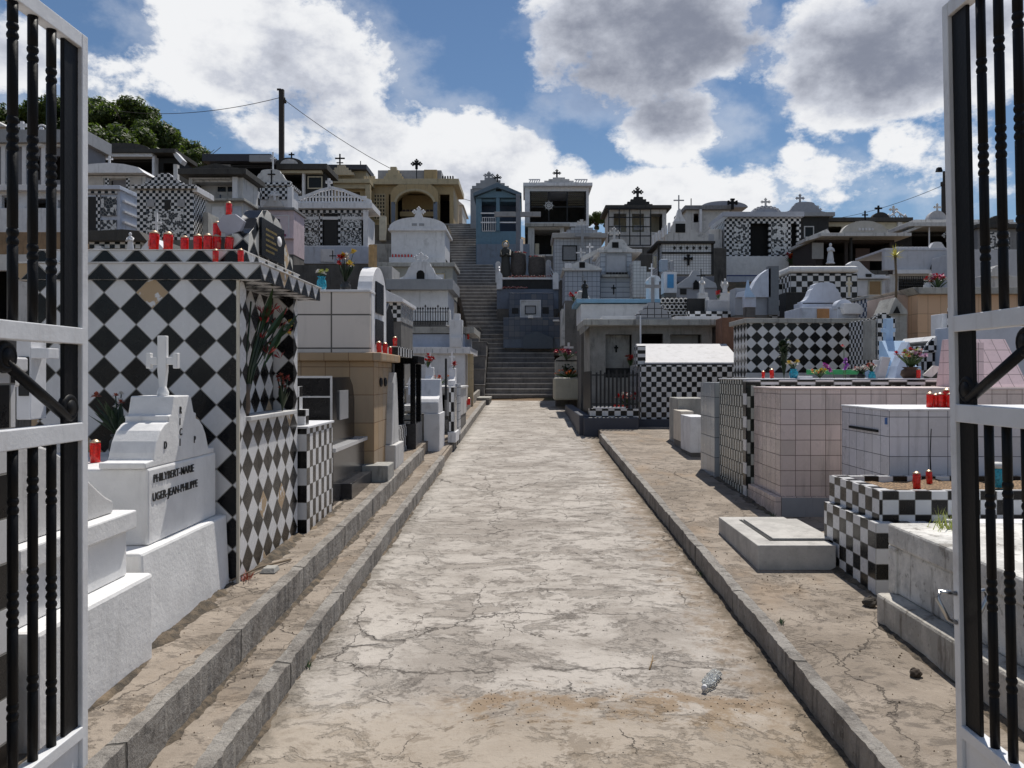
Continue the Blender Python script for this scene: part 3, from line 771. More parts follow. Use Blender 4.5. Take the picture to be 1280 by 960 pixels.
# grey octagonal stone by the candles
ot=tag(obj('stone_tablet',MB().prism([(-.085,0),(-.045,.055),(.03,.062),(.085,.02),(.06,-.045),(.0,-.07),(-.06,-.05)],0,.045,'y').box(-.035,.035,.005,.04,zc_-PZ(281,5.0)-.002,-.052),paint((.4,.4,.46),.1),loc=(PX(292,5.02),4.963,PZ(281,5.0)),bev=.003),'pale grey faceted stone tablet above the roof candles','tablet')
# candle perch
# flowers in the recess: heliconias in a tall vase
def heliconia(loc,label):
    t=thing('flower_bouquet',label,'flowers',loc)
    st=MB(); lv=MB(); fl=MB()
    rr=random.Random(3)
    for i in range(16):
        x=.02+rr.uniform(0,.10); y=rr.uniform(-.02,.5)
        st.tube([(0,.0,0),(x*.3,y*.3,.3),(x,y,.62+rr.uniform(-.05,.12))],.0055,6)
    for (y,z,L,a) in ((.10,.45,.5,35),(.2,.42,.6,28),(.05,.5,.4,60),(.12,.3,.5,44)):
        d=Vector((.15,math.cos(R(a)),math.sin(R(a)))).normalized(); s=Vector((0,-math.sin(R(a)),math.cos(R(a))))*.011
        p=Vector((.05,y,z)); lv.add([p-s*.3,p+d*L*.5-s,p+d*L,p+d*L*.5+s],[(0,1,2,3)])
        lv.add([p-s*.3+Vector((.03,0,0)),p+d*L*.5+Vector((.05,0,0)),p+d*L,p+d*L*.5+s],[(0,1,2,3)])
    for (y,z,r) in ((.10,.52,.05),(.34,.48,.05),(.46,.40,.05),(.08,.68,.05),(.14,.62,.06),(.18,.66,.07),(.5,.70,.06),(.42,.6,.07),(.3,.72,.05),(.2,.42,.06),(.55,.58,.05)):
        for k in range(12):
            a=rr.uniform(0,6.28); d=Vector((math.cos(a)*.5,math.sin(a)*.5,rr.uniform(.2,1.3))).normalized(); s=d.cross(Vector((1,.2,0))).normalized()*r*.3
            p=Vector((.09,y,z-.03)); d=d*.8; fl.add([p,p+d*r+s*.8,p+d*r*1.5,p+d*r-s*.8],[(0,1,2,3)])
    obj('stems',st,DGREEN,t); obj('leaves',lv,GREENM,t); obj('red_blossoms',fl,simple((.42,.015,.02),.55,nm='petals',var=.5),t)
    w=MB()
    for k,(y,z) in enumerate(((.5,.62),(.47,.56),(.56,.6))): petals(w,(.1,y,z),.035,16,k)
    obj('white_blossoms',w,WHT,t)
    yl=MB()
    for k,(y,z) in enumerate(((.62,.6),(.66,.63),(.6,.55))): petals(yl,(.1,y,z),.03,14,k+9)
    obj('yellow_blossoms',yl,YEL,t)
    obj('vase',MB().lathe([(.035,0),(.045,.05),(.04,.15),(.05,.2)],(.0,0,0),12),simple((.1,.07,.05),.5),t)
    return t
heliconia((X-.05,Y+.22,zr0+g0+.03),'tall red heliconia bouquet with long leaves in the recess of the diamond tiled tomb')
b=bouquet('flower_bouquet','drooping rust coloured flower spray near the floor of the tiled recess','flowers',(X-.03,Y+.95,zr0+g0+.03),.26,.12,[RUST,simple((.25,.02,.02),.6,nm='petals')],None,n=12,fr=.022,seed=4,leaf=DGREEN,leaves=5)
b=bouquet('flower_bouquet','dark withered bouquet behind the white lettered tomb headstone','flowers',(-2.3,4.45,1.25),.36,.3,[RUST,WHT],simple((.02,.02,.02),.4),n=7,fr=.025,seed=5,leaf=DGREEN,leaves=30)

# ---------------- small checker tomb with stepped stele
X=-1.66; Y=5.98
t=left_tomb('tomb','low checker tiled tomb with stepped checker stele and small black plaque',X,Y); g0=gl(Y)
CKT=tiles(.085,.13,off=(.0,.03),dirt=.15)
obj('body',MB().box(-.9,0,0,.80,-.15,1.30-g0),CKT,t,bev=.003)
obj('top_slab',MB().box(-.91,.012,-.01,.81,1.3005-g0,1.318-g0),WHITE,t,bev=.003)
hz=1.319-g0
st=obj('stele',MB().prism([(-.42,hz),(-.05,hz),(-.05,hz+.12),(-.10,hz+.12),(-.10,hz+.30),(-.15,hz+.30),(-.15,hz+.43),(-.34,hz+.43),(-.34,hz+.30),(-.42,hz+.3)],.12,.24,'y'),tiles(.09,.15,off=(.03,.02)),t,bev=.003)
obj('plaque',MB().box(-.30,-.14,.105,.12,hz+.04,hz+.20),GRAN,st,bev=.002)
mb=MB()
for i in range(4): mb.box(-.28,-.17+.0*i,.1035,.105,hz+.07+.03*i,hz+.077+.03*i)
obj('engraved_line',mb,BRASS,st)
# ---------------- black granite tomb
X=-1.71; Y=7.0
t=left_tomb('tomb','polished black granite tomb with rounded headstone and white joints',X,Y); g0=gl(Y)
obj('base',MB().box(-1.0,0,0,1.35,-.12,1.02-g0),GRANG,t,bev=.006)
obj('base_trim',MB().box(-1.02,.03,-.03,1.38,1.021-g0,1.06-g0),simple((.55,.55,.56),.2,nm='pale_granite'),t,bev=.004)
hz=1.061-g0
obj('headstone',MB().prism([(.25,hz),(1.2,hz),(1.2,hz+.40),(1.12,hz+.55),(.98,hz+.63),(.45,hz+.63),(.25,hz+.63)],-.55,-.07,'x'),GRAN,t,bev=.006)
mb=MB()
a=hz
for (x0,x1,z0,z1) in ((-.555,-.54,a,a+.64),(-.085,-.068,a,a+.64),(-.54,-.085,a+.62,a+.64),(-.54,-.085,a+.44,a+.455)): mb.box(x0,x1,.235,.2495,z0,z1)
obj('joint_lines',mb,simple((.55,.55,.56),.3,nm='pale_granite2'),t)
obj('plaque',MB().box(-.069,-.055,.5,.85,hz+.22,hz+.50),simple((.35,.35,.36),.3),t,bev=.002)
bouquet('flower_bouquet','small red and yellow bunch by the black granite headstone','flowers',(-1.83,7.1,1.07),.2,.12,[RED,YEL],simple((.5,.35,.1),.4),vr=.04,vh=.08,n=8,fr=.02,seed=8)
obj('skirting',MB().box(-1.0,.10,.3,1.5,-.12,.16),GRANG,t,bev=.01)
# ---------------- beige tomb of stone with white upper block
X=-1.62; Y=8.42; g0=gl(Y); D=1.1
t=left_tomb('tomb','tall tan stone tomb topped by a white tiled block and rounded headstone',X,Y)
TAN=tiles(.26,.3,a=(.4,.27,.15),plain=True,grout=(.22,.14,.08),gw=.012,rough=.5,var=.5,dirt=.2)
obj('wall',MB().box(-1.5,0,0,D,-.15,1.86-g0),TAN,t,bev=.005)
obj('cornice',MB().box(-1.55,.09,-.06,D+.1,1.861-g0,1.95-g0),TAN,t,bev=.012)
TW=tiles(.5,.36,a=(.66,.6,.55),plain=True,grout=(.12,.11,.1),gw=.012,rough=.3,off=(-.04,.04),dirt=.12)
obj('upper_block',MB().box(-1.45,-.05,.02,.75,1.951-g0,2.60-g0),TW,t,bev=.003)
obj('top_slab',MB().box(-1.46,-.04,.0,.77,2.601-g0,2.625-g0),WHITE,t,bev=.003)
hz=1.951-g0
pf=[(.10,hz),(1.0,hz)]+[(.55+.45*math.cos(math.pi*i/14),hz+.62+.36*math.sin(math.pi*i/14)) for i in range(15)]
obj('headstone',MB().prism(pf,-.20,-.045,'x'),WHITE,t,bev=.004)
obj('plaque',MB().box(-.0445,-.03,.3,.75,hz+.45,hz+.8),GRAN,t); obj('plaque',MB().box(-.0445,-.03,.3,.75,hz+.1,hz+.38),GRANG,t)
for y0 in (.35,.62): obj('door_ring',MB().torus((.012,y0,1.63-g0),.04,.013,14,6,'x'),IRON,t)
obj('post',MB().tube([(-.12,.55,hz+.93),(-.12,.55,hz+1.24)],.048,6,False),WOOD,t)
for i,(u,h) in enumerate(((474,.13),(481,.13),(488,.1))):
    candle(PX(u,8.55+i*.3),8.55+i*.3,1.951,'red candle on the tan tomb cornice beside the rounded headstone, %s of three'%['nearest','middle','farthest'][i],h)
bouquet('flower_bouquet','turquoise vase with pale cream flowers on the white tiled block','flowers',(PX(402,8.6),8.6,2.626),.22,.12,[WHT,LIME],TURQ,vr=.055,vh=.16,n=8,fr=.03,seed=11,leaves=4)
bouquet('flower_bouquet','dark bouquet with tall red and yellow flowers leaning on the rounded headstone','flowers',(PX(432,8.6),8.6,2.626),.42,.22,[RED,YEL,RED,WHT],simple((.03,.03,.03),.4),vr=.06,vh=.1,n=12,fr=.045,seed=12,leaves=12,leaf=DGREEN)
# ---------------- cream tapered gravestone, low block
t=left_tomb('gravestone','weathered cream tapered gravestone on a square foot',-1.50,9.1); g0=gl(9.1)
obj('foot',MB().box(-.4,0,0,.6,-.1,.28),WHITE_OLD,t,bev=.01)
obj('headstone',MB().prism([(.04,.281),(.56,.281),(.50,.62),(.42,1.0),(.36,1.12),(.24,1.12),(.16,1.0),(.08,.62)],-.3,-.05,'x'),WHITE_OLD,t,bev=.01)
t=left_tomb('kerb_block','plain grey concrete block on the ledge before the cream gravestone',-1.44,8.25)
tag(t,'plain grey concrete block on the ledge before the cream gravestone','block')
obj('block',MB().box(-.3,0,0,.38,-.1,.17),CONCL,t,bev=.01)
# ---------------- black granite canopy tomb
t=left_tomb('tomb','black granite canopy tomb with checker edged roof slab',-1.62,9.75); g0=gl(9.75)
obj('base',MB().box(-1,-.02,0,1.1,-.1,.4),CKT,t)
for y0 in (.05,.95):
    obj('pillar',MB().box(-.16,-.04,y0,y0+.1,.401,1.30),GRAN,t); 
obj('back_panel',MB().box(-.95,-.85,.0,1.1,.401,1.30),GRAN,t)
obj('roof_slab',MB().box(-1.05,.06,-.1,1.2,1.301,1.42),tiles(.11,.12,off=(.05,.03)),t)
obj('headstone',MB().prism([(.1,1.421),(.9,1.421),(.8,1.85),(.5,2.0),(.2,1.85)],-.3,-.15,'x'),GRAN,t,bev=.01)
candle(-1.64,9.9,g0+1.421,'red candle on the checker edged canopy slab, behind the tan tomb',.13)
obj('headstone',MB().prism([(.15,.6),(.18,2.25),(.22,2.0),(.27,1.9),(.3,.6)],-.5,-.42,'x'),CKT,t)
t=left_tomb('tomb','black granite box canopy just beyond the checker edged one',-1.52,10.9); g0=gl(10.9)
obj('roof_slab',MB().box(-.75,.03,0,.7,1.18,1.29),GRAN,t,bev=.004)
for x0 in (-.7,-.08): obj('pillar',MB().box(x0,x0+.07,.03,.1,-.1,1.18),GRAN,t); obj('pillar',MB().box(x0,x0+.07,.6,.67,-.1,1.18),GRAN,t)
obj('base',MB().box(-.74,0,.02,.68,-.1,.35),GRANG,t,bev=.005)
# ---------------- lectern-shaped white tomb on its big foot
Y=11.9; g0=SL*Y+.1
t=thing('tomb','white lectern shaped gravestone on a panelled foot where the ledge ends','tomb',(-1.30,Y,g0))
obj('foot',MB().box(-.24,0,0,.75,-.15,.60),WHITE,t,bev=.01)
obj('side_wall',MB().box(-1.25,-.241,.08,.3,-.15,.58),CONCL,t,bev=.01)
obj('panel_trim',MB().prism([(-1.1,.1),(-.36,.1),(-.28,.18),(-.28,.42),(-.34,.5),(-1.1,.5),(-1.1,.48),(-.35,.48),(-.3,.42),(-.3,.19),(-.37,.12),(-1.1,.12)],.065,.08,'y'),DARKC,t)
obj('headstone',MB().prism([(.02,.601),(.7,.601),(.62,.75),(.52,1.05),(.45,1.12),(.34,1.12),(.22,.86),(.16,.84),(.08,.82),(.03,.76)],-.44,-.02,'x'),WHITE,t,bev=.012)
class T:
    """a building or tomb whose front stands at depth Y; photo-measured extents are turned into metres at that depth"""
    def __init__(s,name,label,cat,u0,u1,vt,vb,Y,D,mat,open=(),solid=True,uvo=(0,0),back=None,group=None,bev=.006,th=.12,wname='wall',rest=False):
        if (u0+u1)/2<470 and Y>14 and D>1.2: D*=.55
        elif Y>14 and D>1.9: D*=.8
        s.Y=Y; s.D=D; s.cx=PX((u0+u1)/2,Y); s.zb=PZ(vb,Y); s.w=PX(u1,Y)-PX(u0,Y); s.h=PZ(vt,Y)-s.zb
        s.t=thing(name,label,cat,(s.cx,Y,s.zb),group)
        w=s.w/2; h=s.h
        tz=min(terrain(s.cx+a*w,Y+b*D) for a in(-1,1) for b in (0,1))-s.zb-.15
        s.bot=-.02 if rest or name in('book','plaque_stand','hedge_strip','post') else min(tz,-.02)
        mb=MB(); fb=s.bot
        if s.bot<-.3:
            obj('foundation',MB().box(-w+.01,w-.01,.01,D-.01,s.bot,-.001),FOUND,s.t); s.bot=0
        if not open:
            mb.box(-w,w,0,D,s.bot,h)
        else:
            ops=[(s.X(a),s.X(b),s.Z(d),s.Z(c)) for a,b,c,d in open]     # px: u0,u1,vtop,vbottom
            xs=sorted({-w,w}|{q for o in ops for q in o[:2]}); zs=sorted({s.bot,h}|{q for o in ops for q in o[2:]})
            for i in range(len(xs)-1):
                for j in range(len(zs)-1):
                    cxm=(xs[i]+xs[i+1])/2; czm=(zs[j]+zs[j+1])/2
                    if any(o[0]<cxm<o[1] and o[2]<czm<o[3] for o in ops): continue
                    mb.box(xs[i],xs[i+1],0,th,zs[j],zs[j+1])
            mb.box(-w,-w+th,th,D,s.bot,h); mb.box(w-th,w,th,D,s.bot,h); mb.box(-w+th,w-th,D-th,D,s.bot,h)
            mb.box(-w+th,w-th,th,D-th,h-th,h)
            zf=min(o[2] for o in ops)
            mb.box(-w+th,w-th,th,D-th,zf-.15,zf-.002)
            s.back_y=D-th
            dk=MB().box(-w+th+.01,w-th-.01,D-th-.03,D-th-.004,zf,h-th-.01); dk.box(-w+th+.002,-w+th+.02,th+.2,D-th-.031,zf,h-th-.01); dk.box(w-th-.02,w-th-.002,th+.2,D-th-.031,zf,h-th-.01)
            obj('shade_lining',dk,LINING,s.t)  # added dark boards that make the openings look shaded
        s.wall=obj(wname,mb,mat,s.t,bev=0 if open else bev,uvo=uvo)
    def X(s,u,dy=0): return PX(u,s.Y+dy)-s.cx
    def Z(s,v,dy=0): return PZ(v,s.Y+dy)-s.zb
    def box(s,name,u0,u1,vt,vb,mat,y0=-.03,y1=0,parent=None,bev=.004,over=0,**k):
        if y1>1.2 and y0<1.2: y1=min(y1,s.D+.2)
        elif y0>=.9 and y0>s.D-.2: y0,y1=s.D-.3,s.D-.2
        mb=MB().box(s.X(u0)-over,s.X(u1)+over,y0,y1,s.Z(vb),s.Z(vt)); return obj(name,mb,mat,parent or s.t,bev=bev,**k)
    def roof(s,u0,u1,vt,vb,mat,f=.12,b=.12,name='roof',bev=.008,**k):
        return s.box(name,u0,u1,vt,vb,mat,y0=-f,y1=s.D+b,bev=bev,**k)
    def poly(s,name,pts,mat,y0=-.02,y1=.14,parent=None,bev=.004,**k):
        mb=MB().prism([(s.X(u),s.Z(v)) for u,v in pts],y0,y1,'y'); return obj(name,mb,mat,parent or s.t,bev=bev,**k)
    def prof(s,name,kind,u0,u1,vt,vb,mat,y0=0.0,y1=.16,parent=None,**k):
        c=(u0+u1)/2; a=(u1-u0)/2; h=vb-vt; P=[]
        if kind=='arc': P=[(c-a*math.cos(math.pi*i/16),vb-h*math.sin(math.pi*i/16)) for i in range(17)]
        elif kind=='seg': P=[(c-a*math.cos(math.pi*i/16),vb-h*.2-h*.8*math.sin(math.pi*i/16)) for i in range(17)]+[(u1,vb),(u0,vb)]
        elif kind=='tri': P=[(u0,vb),(c,vt),(u1,vb)]
        elif kind=='low': P=[(u0,vb),(u0,vb-h*.25),(c,vt),(u1,vb-h*.25),(u1,vb)]
        elif kind=='bell':
            L=[(0,0),(0,.12),(.10,.14),(.22,.22),(.32,.38),(.38,.55),(.42,.66),(.50,.72),(.55,.9),(.68,.97),(.84,1),(1,1)]
            P=[(c-a+a*x,vb-h*y) for x,y in L]+[(c+a-a*x,vb-h*y) for x,y in L[::-1]]
        elif kind=='scroll':
            L=[(0,0),(0,.1),(.12,.16),(.28,.34),(.34,.46),(.42,.42),(.5,.52),(.55,.72),(.62,.78),(.70,.74),(.78,.92),(1,1)]
            P=[(c-a+a*x,vb-h*y) for x,y in L]+[(c+a-a*x,vb-h*y) for x,y in L[::-1][1:]]
        elif kind=='step':
            L=[(0,0),(0,.25),(.22,.25),(.22,.5),(.45,.5),(.45,.75),(.68,.75),(.68,1),(1,1)]
            P=[(c-a+a*x,vb-h*y) for x,y in L]+[(c+a-a*x,vb-h*y) for x,y in L[::-1][1:]]
        return s.poly(name,P,mat,y0,y1,parent,**k)
    def cross(s,u,vt,vb,mat,style='plain',w=None,th=None,y=.08,parent=None,**k):
        h=s.Z(vt)-s.Z(vb); W=(w*s.Y/F) if w else None; TH=(th*s.Y/F) if th else None
        return obj('cross',cross_mb(MB(),s.X(u),y,s.Z(vb),h,W,TH,style),mat,parent or s.t,**k)
    def grille(s,u0,u1,vt,vb,n,m,mat,y=-.02,r=.012,name='grille',parent=None):
        mb=MB(); a,b,c,d=s.X(u0),s.X(u1),s.Z(vb),s.Z(vt)
        for i in range(n+1):
            x=a+(b-a)*i/n; mb.box(x-r,x+r,y-r,y+r,c,d)
        for j in range(m+1):
            z=c+(d-c)*j/m; mb.box(a,b,y-r*.8,y+r*.8,z-r,z+r)
        return obj(name,mb,mat,parent or s.t)
    def shadeback(s,mat=None): pass
def deco_row(s,name,u0,u1,vt,vb,n,mat,y0=-.05,y1=0,duty=.5):
    mb=MB()
    for i in range(n):
        a=u0+(u1-u0)*(i+(1-duty)/2)/n; b=u0+(u1-u0)*(i+(1+duty)/2)/n
        mb.box(s.X(a),s.X(b),y0,y1,s.Z(vb),s.Z(vt))
    return obj(name,mb,mat,s.t)
def panel(s,u0,u1,vt,vb,mat,name='door_panel',frame=None,p=.03,fw=1.2):
    o=s.box(name,u0,u1,vt,vb,mat,y0=-p,y1=.0)
    if frame:
        mb=MB(); a,b,c,d=s.X(u0),s.X(u1),s.Z(vb),s.Z(vt); w=fw*s.Y/F
        mb.box(a-w,a,-p-.02,0,c-w,d+w); mb.box(b,b+w,-p-.02,0,c-w,d+w); mb.box(a,b,-p-.02,0,d,d+w); mb.box(a,b,-p-.02,0,c-w,c)
        obj('frame',mb,frame,o)
    return o
def ck(px,Y,sy=None,**k): return tiles(round(px*Y/F,3),round(sy*Y/F,3) if sy else None,**k)
GLASS=simple((.015,.018,.02),.35,nm='dark_glass',spec=.2)
ROOFD=concrete((.06,.057,.053),(.018,.018,.018),.8,nm='stained_roof')
LINING=concrete((.05,.047,.045),(.015,.015,.015),.7,nm='interior_shade')  # interior shade of open mausoleums put into the colour
FOUND=concrete((.16,.15,.14),(.04,.038,.035),.8,nm='stained_shade_foundation')  # stained concrete, its dark tone also paints shade between hillside tombs
ROOFG=concrete((.24,.24,.25),(.07,.07,.07),.7,nm='grey_roof')
GREYT=tiles(.14,a=(.4,.42,.46),plain=True,grout=(.14,.14,.15),gw=.03,rough=.3)
MOS=mosaic(14); MOSF=mosaic(22,.5)

# ================= LEFT, middle distance =================
# white long mausoleum by the stairs
s=T('mausoleum','long white mausoleum with terrace parapet beside the foot of the stairs','mausoleum',498,581,442,512,20.5,3.5,WHITE)
s.box('cornice',496,588,434,442,WHITE,y0=-.1,y1=3.6); s.box('parapet',499,580,417,434,paint((.42,.46,.55),.3),y0=.25,y1=3.3)
deco_row(s,'cornice_joint',498,584,436,441,9,GREYP,y0=-.105,y1=-.1,duty=.06)
s.box('parapet_cap',495,592,408,416,CONCL,y0=.2,y1=3.5)
s.box('tiled_pillar',583,590,442,508,tiles(.12,.2,a=(.5,.4,.25),plain=True),y0=.4,y1=.6)
u=s.box('planter',562,578,400,434,WHITE,y0=-.05,y1=.3); s.box('planter_pot',563,577,422,434,WHITE,y0=-.12,y1=-.05)
fence=thing('fence','black spiked iron railing on the terrace below the grey white tomb','fence',(PX(516,21.5),21.5,PZ(406,21.5)))
mb=MB(); w=PX(560,21.5)-PX(516,21.5); hh=20*21.5/F
for i in range(15):
    x=w*i/14; mb.tube([(x,0,0),(x,0,hh*(.95 if i%5 else 1.1))],.011,6); mb.lathe([(.001,0),(.03,.03),(.001,.09)],(x,0,hh*(.93 if i%5 else 1.08)),6)
obj('pickets',mb,IRON,fence); mb=MB().box(0,w,-.012,.012,.08,.11).box(0,w,-.012,.012,hh*.78,hh*.82); obj('rails',mb,IRON,fence)
s=T('post','short white round topped post at the end of the iron railing','post',557,563,390,406,21.6,.2,WHITE); s.prof('cap','arc',557,563,386,390,WHITE,0,.2)
s=T('mausoleum','grey and white tomb with pediment niche and scrolled cross, behind the iron railing','mausoleum',488,560,363,402,24,2.6,WHITE)
s.roof(484,567,350,363,GREYP,f=.25); pd=s.prof('pediment','bell',500,552,327,350,WHITE,-.05,.15)
s.poly('niche',[(521,350),(521,342),(523,339),(526,338),(529,339),(531,342),(531,350)],DARKIN,-.07,-.05,parent=pd); s.cross(526,318,329,WHITE,'bud',w=12,th=3.5,y=.05,parent=pd)
s=T('mausoleum','white tomb with curved scroll pediment and budded cross, left of the upper stairs','mausoleum',489,556,288,322,29,2.4,WHITE)
pd=s.prof('pediment','seg',487,558,272,288,WHITE,-.1,.12); s.box('eave',486,559,286,289,WHITE,y0=-.16,y1=2.5)
s.poly('pinnacle',[(516,276),(519,270),(521,265),(526,265),(528,270),(531,276)],WHITE,-.08,.1,parent=pd); s.cross(523.5,261,272,WHITE,'bud',w=11,th=3,y=.0,parent=pd)
s.box('plinth',487,557,322,331,WHITE,y0=-.12,y1=0); deco_row(s,'vent',514,532,280,283,2,GREYP,y0=-.12,y1=-.1,duty=.7)
rr=random.Random(5)
for i in range(7): candle(PX(491+i*3.9,28.95),28.93,PZ(322,28.95),'dark red candle on the sill of the scroll pediment tomb, number %s from its left'%['one','two','three','four','five','six','seven'][i],.13)
s=T('mausoleum','yellow grey concrete vault under the scroll pediment tomb','mausoleum',467,566,334,372,27,1.8,paint((.36,.35,.31),.5))
s.roof(465,569,329,334,CONCL,f=.2); panel(s,541,555,343,352,WHITE,frame=YELLOWPALE,name='vault_door')
s=T('wall','rough grey concrete side wall left of the scroll pediment tomb','wall',467,489,305,331,30,2,CONCL)
s=T('wall','grey stained retaining wall behind the rounded headstone of the tan tomb','wall',462,490,333,372,24.5,1.5,paint((.38,.37,.36),.6))
s=T('mausoleum','small white vault with black and white checker eaves under a pale sloping roof','mausoleum',470,502,378,402,14.5,1.5,ck(5,14.5))
s.poly('roof',[(468,378),(470,366),(485,364),(505,374),(505,378)],WHITE,-.15,1.6)
# stair-side stack beneath the cheeks
s=T('gravestone','white picket shaped slim headstone on the long white vault corner','gravestone',568,575,392,400,20.5,.2,WHITE,rest=True)
for k,(u,Y) in enumerate(((571,17),(576,17.6),(580,18.2))): candle(PX(u+6,Y),Y,SL*Y+.37,'red candle on the kerb by the long white mausoleum, %s of three'%['nearest','middle','farthest'][k],.18)
candle(PX(590,22.5),21,PZ(424,21),'small red candle high on the corner of the long white mausoleum',.15)
# small white graves along the left ledge
def lect(label,u0,u1,vt,vb,Y,mat=WHITE,foot=True,**k):
    """narrow gravestone with stepped scroll front"""
    s=T('gravestone',label,'gravestone',u0,u1,vb-(vb-vt)*.35,vb,Y,.5,mat)
    w=s.w/2; h0=s.h; H=PZ(vt,Y)-s.zb
    z=lambda t:h0+(H-h0)*t
    obj('headstone',MB().prism([(.0,z(.002)),(.45,z(.002)),(.42,z(.5)),(.38,z(1)),(.2,z(1)),(.16,z(.6)),(.10,z(.45)),(.02,z(.4))],-w*.85,w*.85,'x'),mat,s.t,bev=.01)
    return s
s=lect('white stepped gravestone carrying red flowers and a pale cross, left of a similar one',529,541,459,500,14.2); s.cross(535,440,459,WHITE,th=2,w=8,y=.3)
bouquet('flower_bouquet','red flowers tied to the pale cross on the left stepped gravestone','flowers',(PX(534,14),14.1,PZ(460,14)),.22,.25,[RED],None,n=9,fr=.05,seed=21,leaves=4)
s=lect('white stepped gravestone with slender cross and one red flower, nearest the tall grey vault wall',559,569,460,500,14.8); s.cross(563,438,460,WHITE,th=2,w=7,y=.3)
bouquet('flower_bouquet','single red bloom beside the slender cross of the right stepped gravestone','flowers',(PX(566,14.6),14.7,PZ(462,14.6)),.14,.1,[RED],None,n=3,fr=.05,seed=22,leaves=3)
s=T('gravestone','narrow dark pole shaped grave marker with red top between the stepped gravestones','marker',556,558.5,448,500,14.5,.05,IRON)
s=T('tomb','low white vault with black openings behind the lectern shaped gravestone','tomb',508,575,486,520,14.6,2,WHITE_OLD,open=[(520,530,490,515),(540,556,492,515)])
s.roof(506,577,483,486,WHITE_OLD,f=.05); 
bouquet('flower_bouquet','small mixed pot of orange flowers on the low white vault','flowers',(PX(548,14.7),14.9,PZ(483,14.7)),.2,.4,[ORG,RED,WHT],None,n=14,fr=.04,seed=23)
s=T('gravestone','blue grey curved gravestone at the left of the low white vault','gravestone',510,522,476,492,13.2,.3,BLUEWHITE,rest=True); s.prof('headstone','bell',508,524,470,481,WHITE,-.02,.12)
s=T('pillar','slim pillar of narrow black and white tiles beside the lectern shaped gravestone','pillar',561,568,484,550,12.9,.5,tiles(.05,.16,off=(.01,.02))); s.box('foot',560,570,540,553,WHITE,y0=-.04,y1=.6)
s=T('pillar','grey tiled narrow pillar behind the black and white one','pillar',568.5,573,480,545,13.7,.5,GREYT)
s=T('gravestone','white scrolled iron-like gravestone with curled arms on the low white vault','gravestone',522,537,500,506,13.0,.15,WHITE,rest=True); s.prof('headstone','scroll',520,539,486,500,WHITE,0,.1)
s=T('tomb','cream low tomb with open front before the black box canopy','tomb',497,521,507,535,12.5,1.0,WHITE_OLD,open=[(501,517,514,530)])
s=T('slab','light grey bevelled kerb slab on the ledge before the side steps','slab',588,612,497,499.5,23.2,1.6,CONCL)

# ================= LEFT, hillside =================
s=T('mausoleum','mosaic mausoleum with openwork triangular gable and small white cross','mausoleum',368,460,232+38,310,32,2.6,WHITE,open=[(372,455,262+0,0+308)] if False else [(373,454,261+1,307)] )
s.box('fascia',364,466,254,261,WHITE,y0=-.14,y1=2.75); s.wall
zt=s.Z(254)
# openwork gable: rails and many balusters
gb=MB(); 
gb.prism([(s.X(366),s.Z(254)),(s.X(370),s.Z(252)),(s.X(460),s.Z(252)),(s.X(464),s.Z(254))],-.05,.08,'y')
for i in range(23):
    u=371+i*4; tt=abs(u-415)/47; vtop=236+ (15)*tt; gb.box(s.X(u)-.028,s.X(u)+.028,-.01,.04,s.Z(252),s.Z(vtop))
gb.prism([(s.X(u),s.Z(v)) for u,v in ((366,254),(366,250),(400,236.5),(415,233),(430,236.5),(464,250),(464,254),(460,252.5),(429,239.5),(415,236.5),(401,239.5),(370,252.5))],-.04,.07,'y')
gb.box(s.X(372),s.X(458),-.02,.05,s.Z(246.5),s.Z(245))
obj('gable',gb,WHITE,s.t); s.cross(411,223,236,WHITE,w=8,th=3,y=.02)
for a,b in ((373,397),(426,451)):
    s.box('mosaic_panel',a,b,263,307,MOSF,y0=.13,y1=.16,bev=0)
for u in (398,422): s.box('checker_strip',u,u+4,263,307,ck(3.7,32),y0=.10,y1=.15,bev=0)
s.box('checker_strip',373,454,262,266,ck(3.7,32),y0=.09,y1=.17,bev=0); s.box('checker_strip',373,397,283,287,ck(3.7,32),y0=.10,y1=.129,bev=0); s.box('checker_strip',426,451,283,287,ck(3.7,32),y0=.10,y1=.129,bev=0)
s.box('door',403,421,265,307,DOORB,y0=.17,y1=.2)
s.box('plinth',366,464,309,330,BLUEWHITE,y0=-.12,y1=2.7); pl=s.box('vault_door',402,419,312,328,WHITE,y0=-.16,y1=-.12)
s.box('plaque_cross',416.5,417.6,314,325,DARKIN,y0=-.165,y1=-.16,parent=pl,bev=0); s.box('plaque_cross',413,421,320,321.2,DARKIN,y0=-.168,y1=-.16,parent=pl,bev=0)
s.box('side_buttress',464,470,307,329,WHITE_CLEAN,y0=-.1,y1=.3)
# checker tomb with iron cross
s=T('mausoleum','checker fronted tomb with bell gable bearing a black cross and tall white finial','mausoleum',315,362,232,264,29,2,WHITE)
s.box('checker_panel',318,359,233,250,ck(3.6,29),y0=-.03); s.box('checker_strip',314,364,229,233,ck(3.6,29),y0=-.12,y1=2.1)
pd=s.prof('pediment','bell',313,364,212,229,WHITE_OLD,-.05,.12); s.cross(340,213,229,BLACKM,w=9,th=1.3,y=-.06,parent=pd); s.cross(341,190,213,WMET,w=7,th=1.5,y=.02,parent=pd)
s.box('pillar',360,366,234,262,WHITE,y0=-.08,y1=.1); s.box('pillar',313,318,234,262,BLUEWHITE,y0=-.08,y1=.1)
hs=s.prof('relief','scroll',330,356,243,259,WHITE_OLD,-.10,-.03); s.cross(345,241,252,WHITE,'bud',w=10,th=2.5,y=-.14,parent=hs)
s=T('mausoleum','pale pink vault tomb with square grey name plates below the checker tomb','mausoleum',326,367,262,318,27,2.4,PINKP)
